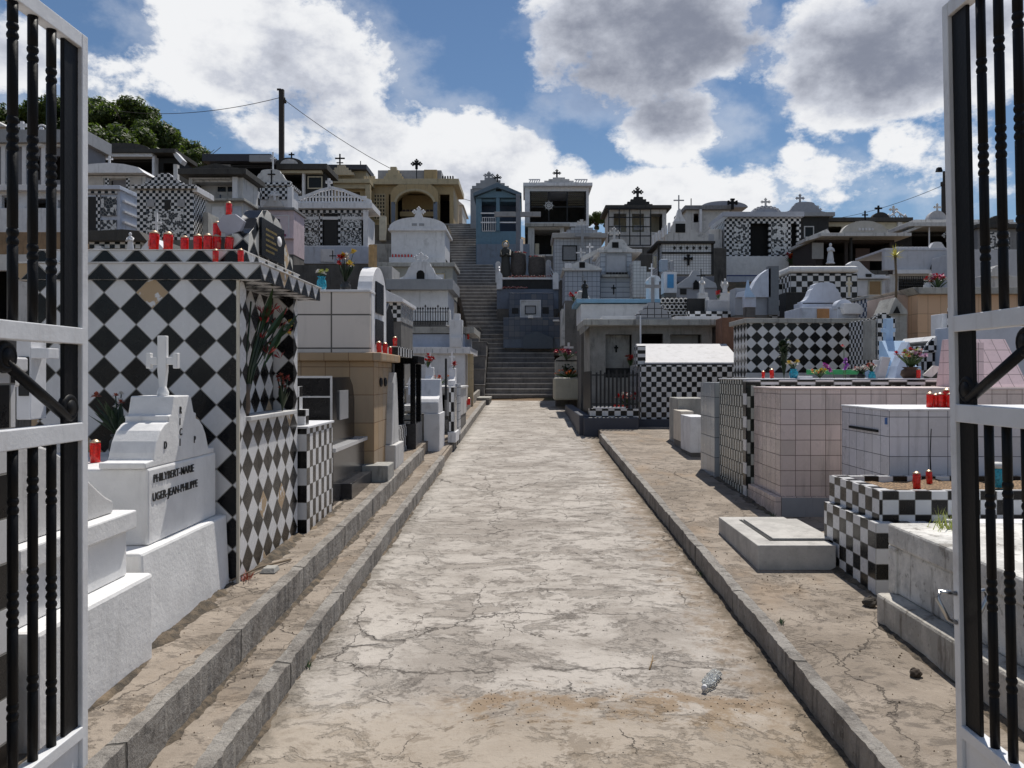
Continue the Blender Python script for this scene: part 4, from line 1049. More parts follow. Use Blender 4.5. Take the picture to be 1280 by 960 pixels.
panel(s,336,361,270,296,paint((.66,.55,.58),.2),frame=WHITE,name='vault_door',fw=.8); s.box('plaque',342,350,274,279,GRAN,y0=-.06,y1=-.03); s.box('plaque',343,351,304,309,GRAN,y0=-.04)
deco_row(s,'potted_row',341,358,293,296,5,simple((.25,.03,.1),.6),y0=-.12,y1=-.03,duty=.8); s.box('sill',325,368,297,299,PINKP,y0=-.14,y1=0)
s.roof(324,369,260,263,ROOFG)
s=T('mausoleum','grey white two storey mausoleum with dark stained roof and vault doors','mausoleum',236,304,222,298,26,2.6,WHITE_OLD,open=[(240,291,224,250)])
s.roof(228,312,214,221,ROOFD,f=.35); s.prof('pediment','low',245,300,206,214,ROOFD,-.2,.2)
s.box('pillar',292,298,222,252,WHITE,y0=-.12,y1=.0); s.box('plaque',263,273,228,234,GRAN,y0=.6,y1=.64); s.box('plaque',276,285,228,234,GRAN,y0=.6,y1=.64); s.box('inner_wall',240,291,223,251,WHITE_OLD,y0=.64,y1=.7)
s.box('iron_rods',265.5,267,238,249,BLUED,y0=.6,y1=.639,bev=0)
s.roof(260,309,250,253,CONCL,f=.3,name='ledge'); panel(s,265,281,258,285,WHITE,frame=WHITE_OLD,name='vault_door'); panel(s,291,303,258,285,BLUEWHITE,frame=WHITE_OLD,name='vault_door')
s=T('mausoleum','checker and white end block right of the grey two storey mausoleum','mausoleum',304,313,225,268,27.5,2,ck(9,27.5))
s=T('mausoleum','black flat roofed mausoleum on the skyline left of the utility pole','mausoleum',262,345,206,222,37,3,simple((.03,.032,.04),.6),open=[(265,340,208,221)])
s.roof(258,343,196,205,simple((.035,.037,.05),.6,nm='dark_sheet'),f=.5); s.box('grey_panel',264,289,206,215,GREYP,y0=-.1)
s.box('grey_panel',318,345,199,207,GREYP,y0=-.7,y1=-.52)
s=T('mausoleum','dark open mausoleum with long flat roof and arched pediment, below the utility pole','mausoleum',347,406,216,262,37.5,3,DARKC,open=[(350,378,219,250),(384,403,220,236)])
s.roof(342,412,208,215,ROOFD,f=.5); s.box('fascia',346,404,214,218,CREAM,y0=-.3,y1=0)
pd=s.prof('pediment','arc',345,382,199,209,ROOFD,-.3,0); s.prof('tympanum','arc',353,375,201,208,WHITE_OLD,-.34,-.3,parent=pd); s.cross(366,192,200,BLACKM,'plain',w=7,th=1.5,y=-.2,parent=pd)
s.box('pillar',379,382,216,252,WHITE,y0=-.2,y1=0); panel(s,386,402,222,235,GLASS,frame=CREAM,name='window')
s=T('mausoleum','dark roofed mausoleum with stepped gable and double barred cross on the skyline','mausoleum',406,458,214,240,44,3,paint((.3,.27,.2),.5))
s.roof(404,460,208,214,simple((.035,.037,.05),.6,nm='dark_sheet'),f=.4)
pd=s.prof('pediment','step',414,445,210,222,paint((.4,.36,.28),.4),-.6,-.3); s.cross(427,195,211,BLACKM,w=12,th=1.6,y=-.4,parent=pd); s.box('cross',423,431,205.4,206.4,BLACKM,y0=-.44,y1=-.36,parent=pd,bev=0); s.box('finial',451.5,452.5,203,214,IRON,y0=-.3,y1=-.26,bev=0)
# yellow mausoleum
s=T('mausoleum','large yellow mausoleum with arched bay, block lattice window and roof parapet','mausoleum',462,567,232,300,42,4,YELLOW,open=[(486,493,243,281),(497,543,236,281),(550,562,243,300)])
s.roof(458,574,225,232,YELLOWPALE,f=.3); s.box('parapet',471,551,211,225,paint((.33,.34,.37),.4),y0=.3,y1=3.5)
pp=s.prof('parapet_pediment','step',480,504,209,225,YELLOWPALE,-.1,.25); s.box('parapet_pier',530,546,212,225,YELLOW,y0=0,y1=.29); deco_row(s,'balusters',455,470,221,226,5,YELLOWPALE,y0=-.2,y1=0); deco_row(s,'balusters',552,568,221,226,5,DARKC,y0=-.2,y1=0)
s.cross(521,202,212,BLACKM,'bud',w=9,th=3,y=-.1); s.box('finial',520.6,521.6,212,225,IRON,y0=-.12,y1=-.08,bev=0)
lw=[]
mb=MB()
for i in range(5): x=s.X(467.5+i*3.5); mb.box(x-.035,x+.035,-.05,.0,s.Z(275),s.Z(243))
for j in range(8): z=s.Z(243+j*4.5); mb.box(s.X(467.5),s.X(481.5),-.06,-.01,z-.03,z+.03)
lt=s.box('lattice_window',467,482,243,275,DARKIN,y0=-.01,bev=0); obj('lattice',mb,YELLOWPALE,lt)
# arch bay
arch=[(490,281),(490,243),(494,237),(500,233),(540,233),(546,238),(549,243),(549,281),(543,281),(543,258)]+[(520+23*math.cos(math.pi*i/14),258-16*math.sin(math.pi*i/14)) for i in range(1,14)]+[(497,258),(497,281)]
s.poly('arch',arch,YELLOW,-.45,-.1); s.poly('arch_trim',[(520+26*math.cos(math.pi*i/14),257-18.5*math.sin(math.pi*i/14)) for i in range(15)]+[(520+23*math.cos(math.pi*i/14),257-16*math.sin(math.pi*i/14)) for i in range(14,-1,-1)],YELLOWPALE,-.5,-.44)
for u in (491,543): s.box('pillar',u,u+5,255,300,paint((.16,.19,.24),.3),y0=-.5,y1=-.2)
s.box('altar',498,542,262,268,YELLOW,y0=.5,y1=1.5); s.box('inner_wall',497,543,236,300,paint((.5,.36,.17),.3),y0=1.5,y1=1.6); deco_row(s,'altar_pots',500,540,259,262,8,simple((.06,.03,.03),.6),y0=.6,y1=.8,duty=.7)
s=T('mausoleum','yellow left wing with low arch behind the openwork gable','mausoleum',398,463,236,300,41,3.5,YELLOW,open=[(425,450,240,262)])
s.roof(392,464,226,231,YELLOWPALE,f=.4); s.box('fascia',396,463,230,237,YELLOWPALE,y0=-.25,y1=0); s.box('pillar',458,464,232,262,YELLOWPALE,y0=-.3,y1=0)
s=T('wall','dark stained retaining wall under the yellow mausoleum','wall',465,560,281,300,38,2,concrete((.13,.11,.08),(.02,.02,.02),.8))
s=T('pillar','tapering pale pillar hanging below the lattice window of the yellow mausoleum','pillar',474,482,270,300,38.8-1.2,.3,paint((.5,.46,.36),.4),rest=True)
s=T('shed','small white gabled vault right of the yellow mausoleum, at the top of the stairs','vault',567,578,256,279,46,4,WHITE_OLD); s.poly('roof',[(565,257),(568,247),(580,257)],WHITE_OLD,-.1,4)
# left-most group
s=T('mausoleum','mausoleum with mosaic panels and white side louvres under a flat white roof','mausoleum',96,150,238,298,18.2,1.1,BLUEWHITE,uvo=(0,0))
s.roof(92,153,233,238,BLUEWHITE,f=.12); s.box('checker_strip',104,147,239,243,ck(4.3,18),y0=-.03,bev=0)
s.box('door',104,121,246,292,DOORB,y0=-.02); s.box('checker_strip',121,126,244,292,ck(4.3,18),y0=-.03,bev=0); s.box('mosaic_panel',127,146,246,270,MOS,y0=-.03,bev=0); s.box('mosaic_panel',127,146,275,292,MOS,y0=-.03,bev=0)
mb=MB()
for k in range(4): mb.box(s.w/2+.002,s.w/2+.06,.1,1.0,s.h*.12+k*s.h*.22,s.h*.16+k*s.h*.22)
obj('louvre',mb,WHITE,s.t)
s=T('mausoleum','checker covered mausoleum with stepped checker gable and tiled niches','mausoleum',171,241,237,300,17.2,1.3,ck(3.9,17.2),uvo=(0,0))
s.roof(167,246,232,237,ck(3.9,17.2),f=.1); s.poly('gable',[(182,232),(182,228),(188,228),(190,224),(196,221),(200,217),(212,217),(216,221),(222,224),(226,228),(229,228),(229,232)],ck(3.9,17.2),-.05,.12,bev=0)
for u in (184,206,222): s.box('niche_plate',u,u+ (9 if u!=206 else 7),250,259 if u!=206 else 262,DARKC if u==206 else paint((.34,.34,.36),.3),y0=-.025)
s.box('mosaic_panel',183,230,264,294,MOSF,y0=-.02,bev=0); s.box('side_wall',246,253,262,300,CONCL,y0=.3,y1=1.3); s.box('roof_end',241,247,233,240,WHITE,y0=-.02,y1=1.5)
s=T('mausoleum','white arched roof mausoleum with checker pilasters and small cross','mausoleum',98,182,220,262,25,2.5,WHITE_OLD,open=[(137,158,223,260)])
s.poly('roof',[(92,219),(98,212),(120,208),(140,206.5),(160,208),(178,212),(186,219)],WHITE,-.3,2.8); s.cross(141,197,208,WHITE,w=8,th=2,y=-.2)
for u in (132,158): s.box('checker_strip',u,u+5,223,258,ck(2.6,25),y0=-.04,bev=0)
s.box('plaque',112,130,223,238,paint((.5,.47,.44),.2),y0=-.04); s.box('plaque',163,177,223,238,paint((.5,.47,.44),.2),y0=-.04); s.box('door',139,156,224,258,paint((.2,.19,.2),.3),y0=.1,y1=.14)
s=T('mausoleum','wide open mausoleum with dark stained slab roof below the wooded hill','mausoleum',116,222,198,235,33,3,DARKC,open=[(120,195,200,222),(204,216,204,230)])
s.roof(112,225,190,195,ROOFD,f=.5); s.box('fascia',116,196,194,199,WHITE,y0=-.4,y1=0); pd=s.prof('pediment','arc',125,192,182,190,ROOFD,-.4,-.1); s.box('pillar',195,198,198,222,WHITE,y0=-.35,y1=0); s.box('pillar',218,223,206,228,WHITE_CLEAN,y0=-.1,y1=.1)
s.poly('roof_end',[(220,192),(224,192),(234,203),(231,208),(224,200)],WHITE,-.4,0)
s=T('mausoleum','grey fronted mausoleum with flat roof seen through the left gate bars','mausoleum',-20,106,180,240,28,2.5,paint((.2,.2,.22),.3),open=[(36,50,195,225),(60,90,195,225)])
s.roof(-25,112,165,181,GREYP,f=.3); s.box('fascia',-20,104,178,184,WHITE,y0=-.1,y1=0); s.cross(28,152,166,WHITE,w=12,th=3.5,y=0)
for u in (4,30,54,98): s.box('pillar',u,u+5,184,238,WHITE,y0=-.12,y1=0)
st=MB().lathe([(.22,0),(.2,.15),(.12,.2),(.17,.35),(.11,.5),(.06,.55),(.09,.62),(.07,.72),(.02,.76)],n=12); st.torus((0,0,.62),.2,.03,14,6,'y')
sta=tag(obj('statue',st,WHITE,loc=(PX(52,28),28,PZ(185,28)),),'small white haloed statue ornament between the left gate bars','statue')
s=T('roof','pale gabled roof corner rising behind the leftmost gate bar','roof',-30,8,160,200,32,2,WHITE_OLD); s.poly('gable',[(-40,160),(-15,145),(12,160)],WHITE_OLD,-.2,2)
s=T('mausoleum','white balustraded terrace tomb on the dry bank behind the left gate','mausoleum',-20,96,240,292,21,1.8,WHITE,open=[(2,22,244,262),(44,66,248,270),(72,90,250,270)])
s.roof(-24,99,233,240,WHITE,f=.2); s.box('mosaic_panel',48,62,252,268,MOS,y0=.3,y1=.34,bev=0); s.box('plinth',-20,97,262,296,WHITE,y0=-.2,y1=0)
s=T('wall','rough earth coloured retaining wall behind the left gate','wall',-60,104,290,320,17,1.5,concrete((.3,.2,.12),(.07,.05,.035),.5))
s=T('tomb','white block tomb with a small blue plate behind the left gate','tomb',-60,47,318,420,11,1.6,WHITE_OLD,open=[(-30,22,338,400)]); s.box('plate',31,37,330,340,simple((.03,.15,.5),.4),y0=-.02)
s=T('tomb','dark roofed low tomb with checker band and stepped white ornament, left of the roof candles','tomb',112,178,303,325,10.5,1.4,WHITE_OLD); s.box('checker_strip',113,177,303,311,ck(6.4,10.5),y0=-.03,bev=0)
s.poly('roof',[(104,303),(106,295),(120,291),(160,289),(180,291),(190,303)],ROOFD,-.15,1.5); s.prof('ornament','step',118,140,309,320,WHITE,-.12,-.03)
st=MB().lathe([(.09,0),(.085,.06),(.06,.1),(.07,.17),(.05,.22),(.03,.24),(.035,.28),(.01,.31)],n=10)
figurine((PX(163,9),9,PZ(318,9)),.26,WHITE,'small kneeling white figurine on the tiles left of the roof candles')
s=T('gravestone','thin white cross standing on a slanted white slab behind the roof candles','gravestone',178,206,312,325,9.5,.4,WHITE); s.poly('slab',[(170,318),(186,299),(192,297),(206,312),(206,318)],WHITE,0,.3); s.cross(191,264,300,WHITE,w=11,th=2.6,y=.1)
# white things left of the gate stile beyond the diamond tomb
s=T('gravestone','white squared gravestone with side arm, between gate bars in front of the diamond tiles','gravestone',20,38,422,520,4.15,.14,WHITE,rest=True); s.box('arm',38,60,435,448,WHITE,y0=.0,y1=.1); s.box('plaque',24,37,446,495,DARKC,y0=-.01)
# ================= CENTRE: top of the stairs =================
s=T('mausoleum','slate blue mausoleum with gabled roof and two barred openings at the top of the stairs','mausoleum',595,651,248,345,36,3,BLUEP,open=[(602,620,248,289),(625,645,248,289)])
s.poly('roof',[(592,247),(592,243),(622,230),(652,243),(652,247),(622,236)],simple((.1,.15,.2),.6,nm='blue_roof'),-.3,3.2); s.poly('gable',[(594,247.5),(622,236),(650,247.5)],BLUEP,-.1,.1)
s.box('vent',620,627,237,240,DARKIN,y0=-.12,y1=-.1); s.box('inner_wall',600,647,246,290,BLUED,y0=1.0,y1=1.1)
for v in (266,277.5): s.box('rail',601,650,v,v+1.5,WMET,y0=-.06,y1=-.03,bev=0)
s.grille(603,619,272,289,6,1,WMET,y=-.04); s.box('pillar',620.5,624.5,248,289,BLUEP,y0=-.15,y1=-.07); s.box('plinth',596,662,306,345,paint((.16,.2,.26),.4),y0=-.2,y1=0); panel(s,604,626,311,324,GREYP,frame=BLUED,name='vault_door')
s.box('window',649,654,300,322,WHITE,y0=-.25,y1=-.2)
s=T('mausoleum','grey stepped gable mausoleum with budded cross behind the slate blue one','mausoleum',588,636,236,290,41,3,GREYP)
s.prof('gable','step',590,636,222,236,GREYP,-.05,.2); s.cross(611,216,224,GREYP,'bud',w=9,th=2.5); s.cross(622,221,229,IRON,'bud',w=7,th=2,y=-.3)
s=T('mausoleum','white mausoleum with tall lattice grilles, stepped parapet and cross on the skyline','mausoleum',656,736,233,283,39,3.5,WHITE,open=[(663,732,239,278)])
s.roof(654,740,230,234,WHITE,f=.3); pd=s.prof('pediment','step',675,722,223,231,WHITE_OLD,-.2,.1); s.cross(696,214,223,DARKC,'bud',w=7,th=2,y=-.1,parent=pd)
mb=MB()
for a,b in ((661,675),(718,734)):
    mb.box(s.X(a),s.X(b),-.2,-.1,s.Z(226),s.Z(225))
    for i in range(5):
        x0=s.X(a+(b-a)*i/5); x1=s.X(a+(b-a)*(i+.7)/5); mb.prism([(x0,s.Z(230)),(x0+.05,s.Z(230)),(x1+.05,s.Z(225.5)),(x1,s.Z(225.5))],-.18,-.12,'y')
obj('balustrade',mb,WHITE,s.t)
s.grille(663,732,239,278,3,2,IRON,y=.03,r=.03)
for (a,b) in ((664,684),(710,731)):
    mb=MB()
    for i in range(9):
        for j in range(7):
            x=s.X(a+(b-a)*(i+.5)/9); z=s.Z(241+j*2.9); mb.torus((x,.05,z),.035,.012,8,4,'y')
    obj('lattice',mb,simple((.14,.12,.08),.6),s.t)
if 1: mbc=MB().torus((s.X(686),.0,s.Z(257)),.17,.03,16,5,'y'); mbc.torus((s.X(686),.0,s.Z(257)),.08,.03,10,5,'y')
for i in range(8):
    a=i*math.pi/4; mbc.tube([(s.X(686),0,s.Z(257)),(s.X(686)+.26*math.cos(a),0,s.Z(257)+.26*math.sin(a))],.015,5)
obj('rosette',mbc,WHITE_OLD,s.t)
s=T('mausoleum','open dark vault with cream columns beneath the latticed white mausoleum','mausoleum',660,705,283,320,37,1.8,WHITE_OLD,open=[(668,700,285,318)]); s.roof(656,712,280,284,CONCL,f=.2)
for u in (669,690): s.box('column',u,u+5,303,318,CREAM,y0=.3,y1=.6)
# calvary
cal=thing('cross','tall grey calvary cross with broad arms above the stairs','cross',(PX(647.5,32.5),32.5,PZ(345,32.5)))
Yc=32.5; mb=MB(); w=.1
x0=0; mb.box(-.085,.085,-.07,.07,0,PZ(243,Yc)-PZ(345,Yc)); obj('upright',mb,paint((.17,.18,.21),.5),cal,bev=.01)
mb=MB().box(PX(618,Yc)-PX(647.5,Yc),-.086,-.065,.065,PZ(271,Yc)-PZ(345,Yc),PZ(265,Yc)-PZ(345,Yc)); mb.box(.086,PX(676,Yc)-PX(647.5,Yc),-.065,.065,PZ(271,Yc)-PZ(345,Yc),PZ(265,Yc)-PZ(345,Yc)); obj('arm',mb,paint((.27,.27,.28),.5),cal,bev=.01)
s=T('terrace','blue grey calvary terrace with white rounded posts and sloping handrails','terrace',621,698,350,386,30,3.2,paint((.15,.18,.24),.4))
s.box('parapet_beam',627,691,347,349.5,WHITE,y0=-.05,y1=.05); s.box('dark_bed',628,690,349.5,361,DARKC,y0=-.02,y1=0)
for u,v0,v1,y in ((617,322,345,1.8),(684,320,345,1.8),(621,345,362,-.15),(691,345,362,-.15)):
    s.box('post',u,u+7,v0,v1,WHITE,y0=y,y1=y+.25); s.prof('post_cap','arc',u,u+7,v0-4,v0,WHITE,y,y+.25)
mb=MB()
for ua,ub in ((622,625),(689,694)):
    for k in range(3): mb.tube([(s.X(ua),1.8,s.Z(325+6*k)),(s.X(ub),0,s.Z(345+6*k))],.03,6)
obj('handrail',mb,WHITE,s.t)
def barrel(label,u,w,vt,vb,Y):
    r=w*Y/F/2; h=PZ(vt,Y)-PZ(vb,Y)
    t=thing('planter',label,'planter',(PX(u,Y),Y,PZ(vb,Y)))
    obj('barrel',MB().lathe([(r*.8,0),(r*.97,h*.3),(r,h*.55),(r*.93,h*.9),(r*.95,h),(r*.8,h),(r*.78,h*.93)],n=18),simple((.075,.065,.06),.8,nm='barrel',bump=.5,var=.4),t)
    fl=MB(); wl=MB(); gl_=MB(); rr=random.Random(int(u))
    for i in range(26):
        a=rr.uniform(0,6.28); q=rr.uniform(0,r*.9); petals([fl,wl,gl_][i%3],(q*math.cos(a),q*math.sin(a),h+.02),.07,8,i)
    obj('blossoms',fl,RED,t); obj('blossoms',wl,WHT,t); obj('leaves',gl_,DGREEN,t); return t
barrel('left dark barrel planter with red and white flowers at the foot of the calvary cross',648,20,317,348,31.2)
barrel('wider right dark barrel planter with faded flowers on the calvary terrace',671,22,322,348,31.0)
for nm,u0,u1,v in (('upper',636,690,347),('lower',628,660,361)):
    t=thing('flower_garland','%s garland of faded pink and white flowers along the calvary terrace front'%nm,'flowers',(PX(u0,29.8),29.8,PZ(v,29.8)))
    a=MB();b=MB(); W=PX(u1,29.8)-PX(u0,29.8)
    for i in range(34): petals(a if i%2 else b,(W*i/34,random.uniform(-.05,.05),random.uniform(0,.06)),.05,7,i)
    obj('pink_blossoms',a,simple((.5,.1,.1),.6),t); obj('pale_blossoms',b,simple((.55,.45,.4),.6),t)
# dark statue of a robed woman
st=thing('statue','dark robed praying statue with pale head beside the calvary barrels','statue',(PX(632,31),31,PZ(347,31)))
h=PZ(303,31)-PZ(347,31)
mb=MB().lathe([(.20,0),(.21,.05),(.19,h*.3),(.16,h*.5),(.17,h*.62),(.19,h*.75),(.14,h*.83),(.06,h*.87)],n=16,sx=1,sy=.75)
mb.tube([(-.16,0,h*.78),(-.19,-.1,h*.6),(-.03,-.2,h*.64)],.05,8); mb.tube([(.16,0,h*.78),(.19,-.1,h*.6),(.03,-.2,h*.64)],.05,8)
obj('robe',mb,simple((.03,.03,.025),.6,nm='dark_robe'),st); obj('head',MB().ball((0,-.01,h*.92),.085,12,1.25),simple((.55,.48,.42),.6),st); obj('halo',MB().torus((0,.05,h*.95),.13,.012,16,5,'y'),BRASS,st)
# blue tomb
s=T('tomb','deep blue tiled tomb with white framed inscription slab beside the lower stairs','tomb',636,692,366,402,28.6,1.5,tiles(.2,.2,a=(.06,.08,.125),plain=True,grout=(.02,.03,.05),rough=.3,var=.3))
pl=panel(s,651,675,376,396,WHITE_OLD,name='inscription_slab',frame=WHITE,fw=1); panel(s,657,669,383,392,paint((.35,.35,.36),.2),name='name_plate',frame=DARKC,p=.05,fw=.8)
s.box('plaque',640,648,385,392,DARKC,y0=-.03); s.box('lantern_niche',678,686,384,392,DARKC,y0=-.03)
s.box('body',630,699,399,425,tiles(.2,.2,a=(.055,.075,.12),plain=True,grout=(.02,.03,.05),rough=.3,var=.3),y0=-.9,y1=-.002); s.box('white_edge',690,698,402,404,WHITE,y0=-.95,y1=-.9)
s.box('white_edge',660,666,397,400,WHITE,y0=-1.0,y1=-.9); s.box('body',630,699,425,436,paint((.12,.15,.2),.4),y0=-.88,y1=-.004); s.poly('front_stone',[(654,437),(654,422),(670,416),(690,424),(690,437)],simple((.07,.09,.12),.5),-1.1,-.9)
# low grave with plants at right of stairs
s=T('gravestone','rounded grey gravestone with white cross, red flowers and a stone planter at the stairs foot','gravestone',694,729,450,478,22.6,.35,CONCL)
s.prof('headstone','arc',694,729,444,452,CONCL,0,.3); s.cross(711,428,446,WHITE,w=12,th=2.6,y=.1); s.box('planter',691,734,472,499,paint((.42,.4,.33),.6),y0=-.9,y1=-.01,bev=.05)
bouquet('flower_bouquet','arch of red flowers draped over the rounded grey gravestone','flowers',(PX(708,22.5),22.6,PZ(450,22.5)),.3,.75,[RED,PINK],None,n=26,fr=.06,seed=31,leaves=14)
bouquet('plant','low brown and green plants growing in the stone planter at the stairs foot','plant',(PX(712,22),22,PZ(473,22)),.22,.9,[RUST,ORG],None,n=26,fr=.05,seed=32,leaves=40)
bouquet('flower_bouquet','dark dried bunch leaning on the rounded grey gravestone','flowers',(PX(711,22.2),22.2,PZ(472,22.2)),.36,.35,[DGREEN],None,n=14,fr=.06,seed=33,leaf=DGREEN,leaves=24)
s=T('block','stained white stepped block stacked left of the concrete mausoleum','block',702,732,386,432,24.6,1,WHITE_OLD); s.box('upper_block',706,722,378,387,WHITE,y0=0,y1=.6)
bouquet('flower_bouquet','small red bunch on the light blue coping above the stained block','flowers',(PX(717,20.5),20.5,PZ(377,20.5)),.2,.25,[RED],None,n=8,fr=.06,seed=34)
# ================= RIGHT near =================
Y=15.6
FCK=ck(6.3,15.6,dirt=.06)
s=T('tomb','broad checker tiled tomb with bright white sloping lid, right of the path end','tomb',800,932,456,526,15.6,1.5,FCK,uvo=(.02,.03))
lid=MB().prism([(0,s.Z(455)),(1.35,s.Z(455)),(1.35,s.Z(455)+.45),(1.25,s.Z(455)+.45),(0.02,s.Z(455)+.035)],s.X(806),s.X(928),'x'); obj('lid',lid,paint((.44,.435,.45),.45,.6,.4),s.t,bev=.01)
s.box('stepped_edge',796,808,432,458,tiles(.18,.07),y0=.1,y1=.4); s.box('skirt',797,934,524,534,paint((.05,.055,.075),.3),y0=-.15,y1=0)
f=thing('fence','black iron railing on a checker plinth enclosing a small grave at the path end','fence',(PX(737,15.2),15.2,PZ(520,15.2)))
W=PX(797,15.2)-PX(737,15.2); hh=PZ(464,15.2)-PZ(520,15.2)
obj('plinth',MB().box(0,W+.02,0,.28,-.12,.14),tiles(.12,.1),f); obj('plinth_cap',MB().box(.08,W*.75,-.01,.2,.141,.17),WHITE,f,bev=.004)
mb=MB()
for i in range(11): x=.14+(W-.14)*i/10; mb.box(x-.017,x+.017,.05,.084,.14,hh*(1.02 if i%2 else .97))
obj('pickets',mb,IRON,f); mb=MB().box(.05,W,.052,.072,hh*.9,hh*.93).box(.05,W,.052,.072,hh*.25,hh*.28); obj('rails',mb,IRON,f)
mb=MB()
for i in range(12): y=.05+i*.16; mb.box(.02,.045,y,y+.13,-.1,hh)
obj('side_pickets',mb,IRON,f); obj('skirt',MB().box(-.12,W,-.18,0,-.4,-.02),paint((.05,.055,.075),.3),f,bev=.02); obj('side_kerb',MB().box(-.2,.0,0,5.5,-.4,.02),paint((.05,.055,.075),.3),f,bev=.02)
bouquet('flower_bouquet','red flowers in a pot behind the black iron railing','flowers',(PX(783,15.6),15.6,PZ(515,15.6)),.35,.45,[RED,RED,WHT],simple((.3,.05,.04),.5),n=18,fr=.06,seed=41)
for k,(u,v) in enumerate(((768,514),(773,514),(778,514))): candle(PX(u,15.35),15.36,PZ(v,15.35),'red candle behind the iron railing, %s of three'%['left','middle','right'][k],.15)
# concrete mausoleum with stepped cross stone
s=T('mausoleum','bare concrete mausoleum with three bays and stained flat roof','mausoleum',737,890,408,520,18.2,2.2,CONC,open=[(757,790,418,472),(799,829,417,470),(838,877,418,470)])
s.roof(728,903,400,408,CONCL,f=.35,bev=.02); s.box('bay_slab',758,789,418,460,CONCL,y0=.3,y1=.35); s.box('bay_slab',839,876,418,470,paint((.28,.27,.25),.4),y0=.3,y1=.35); s.box('bay_foot',758,789,460,472,DARKC,y0=.25,y1=.5)
s.box('roof_edge',752,794,396,400,WHITE,y0=-.2,y1=.5); s.box('roof_edge',842,899,396,400,WHITE,y0=-.2,y1=.5)
s.poly('broken_edge',[(728,408),(732,399),(737,402),(735,410),(729,416)],CONC,-.3,1.2); s.cross(772,431,440,DARKIN,w=5,th=2,y=.28); s.box('drain_pipe',796.5,798.5,396,450,WHITE,y0=-.4,y1=-.36)
s=T('gravestone','stepped grey tiled gravestone with tall plain cross on the concrete roof','gravestone',795,841,397,401,17.9,.4,paint((.38,.38,.4),.3),rest=True)
st=s.prof('headstone','step',796,839,378,397,tiles(.16,.14,a=(.38,.38,.4),plain=True,grout=(.05,.05,.05),gw=.04),-.02,.3); s.cross(817,346,379,paint((.32,.32,.33),.3),w=20,th=4,y=.12,parent=st)
bouquet('flower_bouquet','red bunch tied at the right post of the first concrete bay','flowers',(PX(788,18),18.0,PZ(459,18)),.28,.2,[RED,RUST],None,n=10,fr=.06,seed=42)
# long white wall with light blue coping
s=T('tomb','long white tomb with light blue coping stretching behind the concrete mausoleum','tomb',726,835,380,402,20.4,2.2,WHITE); s.roof(720,840,374,379,SKYB,f=.12)
s=T('tomb','low grey vault continuing right of the blue coping toward the diamond tiled tomb','tomb',885,945,375,393,18.9,2,paint((.46,.47,.5),.3))
s=T('lattice_wall','wall of pale ring shaped lattice blocks beside the stepped cross gravestone','wall',826,859,372,395,19.4,.05,DARKC)
mb=MB()
for i in range(6):
    for j in range(3): mb.torus((s.X(828.5+i*5.6),-.03,s.Z(376+j*7.6)),.052,.016,12,5,'y')
obj('lattice_rings',mb,WHITE_OLD,s.t)
s=T('block','dark mossy block between the ring lattice and the low grey vault','block',860,881,373,391,19.2,.5,DARKC); s.box('side',881,886,372,391,WHITE_OLD,y0=-.05,y1=.5)
s=T('wall','low orange brown wall beside the diamond tiled tomb coping','wall',903,944,397,440,17.0,.6,concrete((.26,.13,.08),(.07,.03,.02),.6)); s=T('kerb_wall','row of black and white coping tiles behind the concrete roof','wall',860,946,389,400,18.7,.3,tiles(.13,.14),bev=0)
# small blocks on pavement
s=T('block','stained concrete box behind the pair of white blocks on the pavement','block',848,884,498,560,12.6,.8,CONCL)
s=T('block','beige sided white block on the pavement, left of its twin','block',851,867,514,552,12.0,.6,paint((.62,.56,.48),.2)); 
s=T('block','taller bright white block on the pavement beside the grey tiled tomb','block',863,885,521,566,11.2,.7,WHITE)
# grey-blue tile tomb / checker tomb
def rt(name,label,X,Y): return thing(name,label,'tomb',(X,Y,gr(Y)))
X=2.30; Y=8.2; g0=gr(Y)
t=rt('tomb','tall tomb with narrow greenish checker tiles on its path side and vases along its top',X,Y)
obj('wall',MB().box(0,2.2,0,1.15,-.15,1.66-g0),tiles(.052,.12,a=(.62,.62,.57),b=(.03,.035,.03),gw=.05,grout=(.06,.06,.05),off=(.01,.03),dirt=.1),t)
obj('corner_tiles',MB().box(-.012,.0,-.012,.10,-.15,1.66-g0),tiles(.16,.12,b=(.012,.012,.014),off=(.05,.0)),t,bev=.002)
obj('top_edge',MB().box(0,2.2,-.02,.03,1.61-g0,1.66-g0+.0),tiles(.19,.2,off=(.05,.0)),t)
obj('top_slab',MB().box(-.01,2.21,.0,1.16,1.661-g0,1.675-g0),WHITE,t,bev=.003)
t=rt('tomb','grey blue tiled tomb at the far end of the checker tiled one',X-.04,9.42)
obj('wall',MB().box(0,1.8,0,.75,-.15,1.62-gr(9.4)),tiles(.2,.24,a=(.38,.42,.46),plain=True,grout=(.12,.13,.14),rough=.12,var=.3),t,bev=.004)
# pink tomb
X=2.36; Y=7.30; g0=gr(Y)
PK=tiles(.14,.142,a=(.68,.56,.52),plain=True,grout=(.17,.125,.11),gw=.014,rough=.2,var=.4,dirt=.35,off=(.0,.01))
t=rt('tomb','pale pink tiled tomb with a projecting base course',X,Y)
obj('wall',MB().box(0,2.6,0,.84,.18,1.575-g0),PK,t,bev=.003); obj('top_slab',MB().box(-.01,2.6,-.012,.85,1.5755-g0,1.592-g0),paint((.66,.55,.53),.2),t,bev=.003)
obj('base_course',MB().box(-.06,.62,-.03,.85,-.15,.179),PK,t,bev=.003); obj('grey_base',MB().box(0,1.4,-.045,-.031,-.1,.17),GREYP,t); 
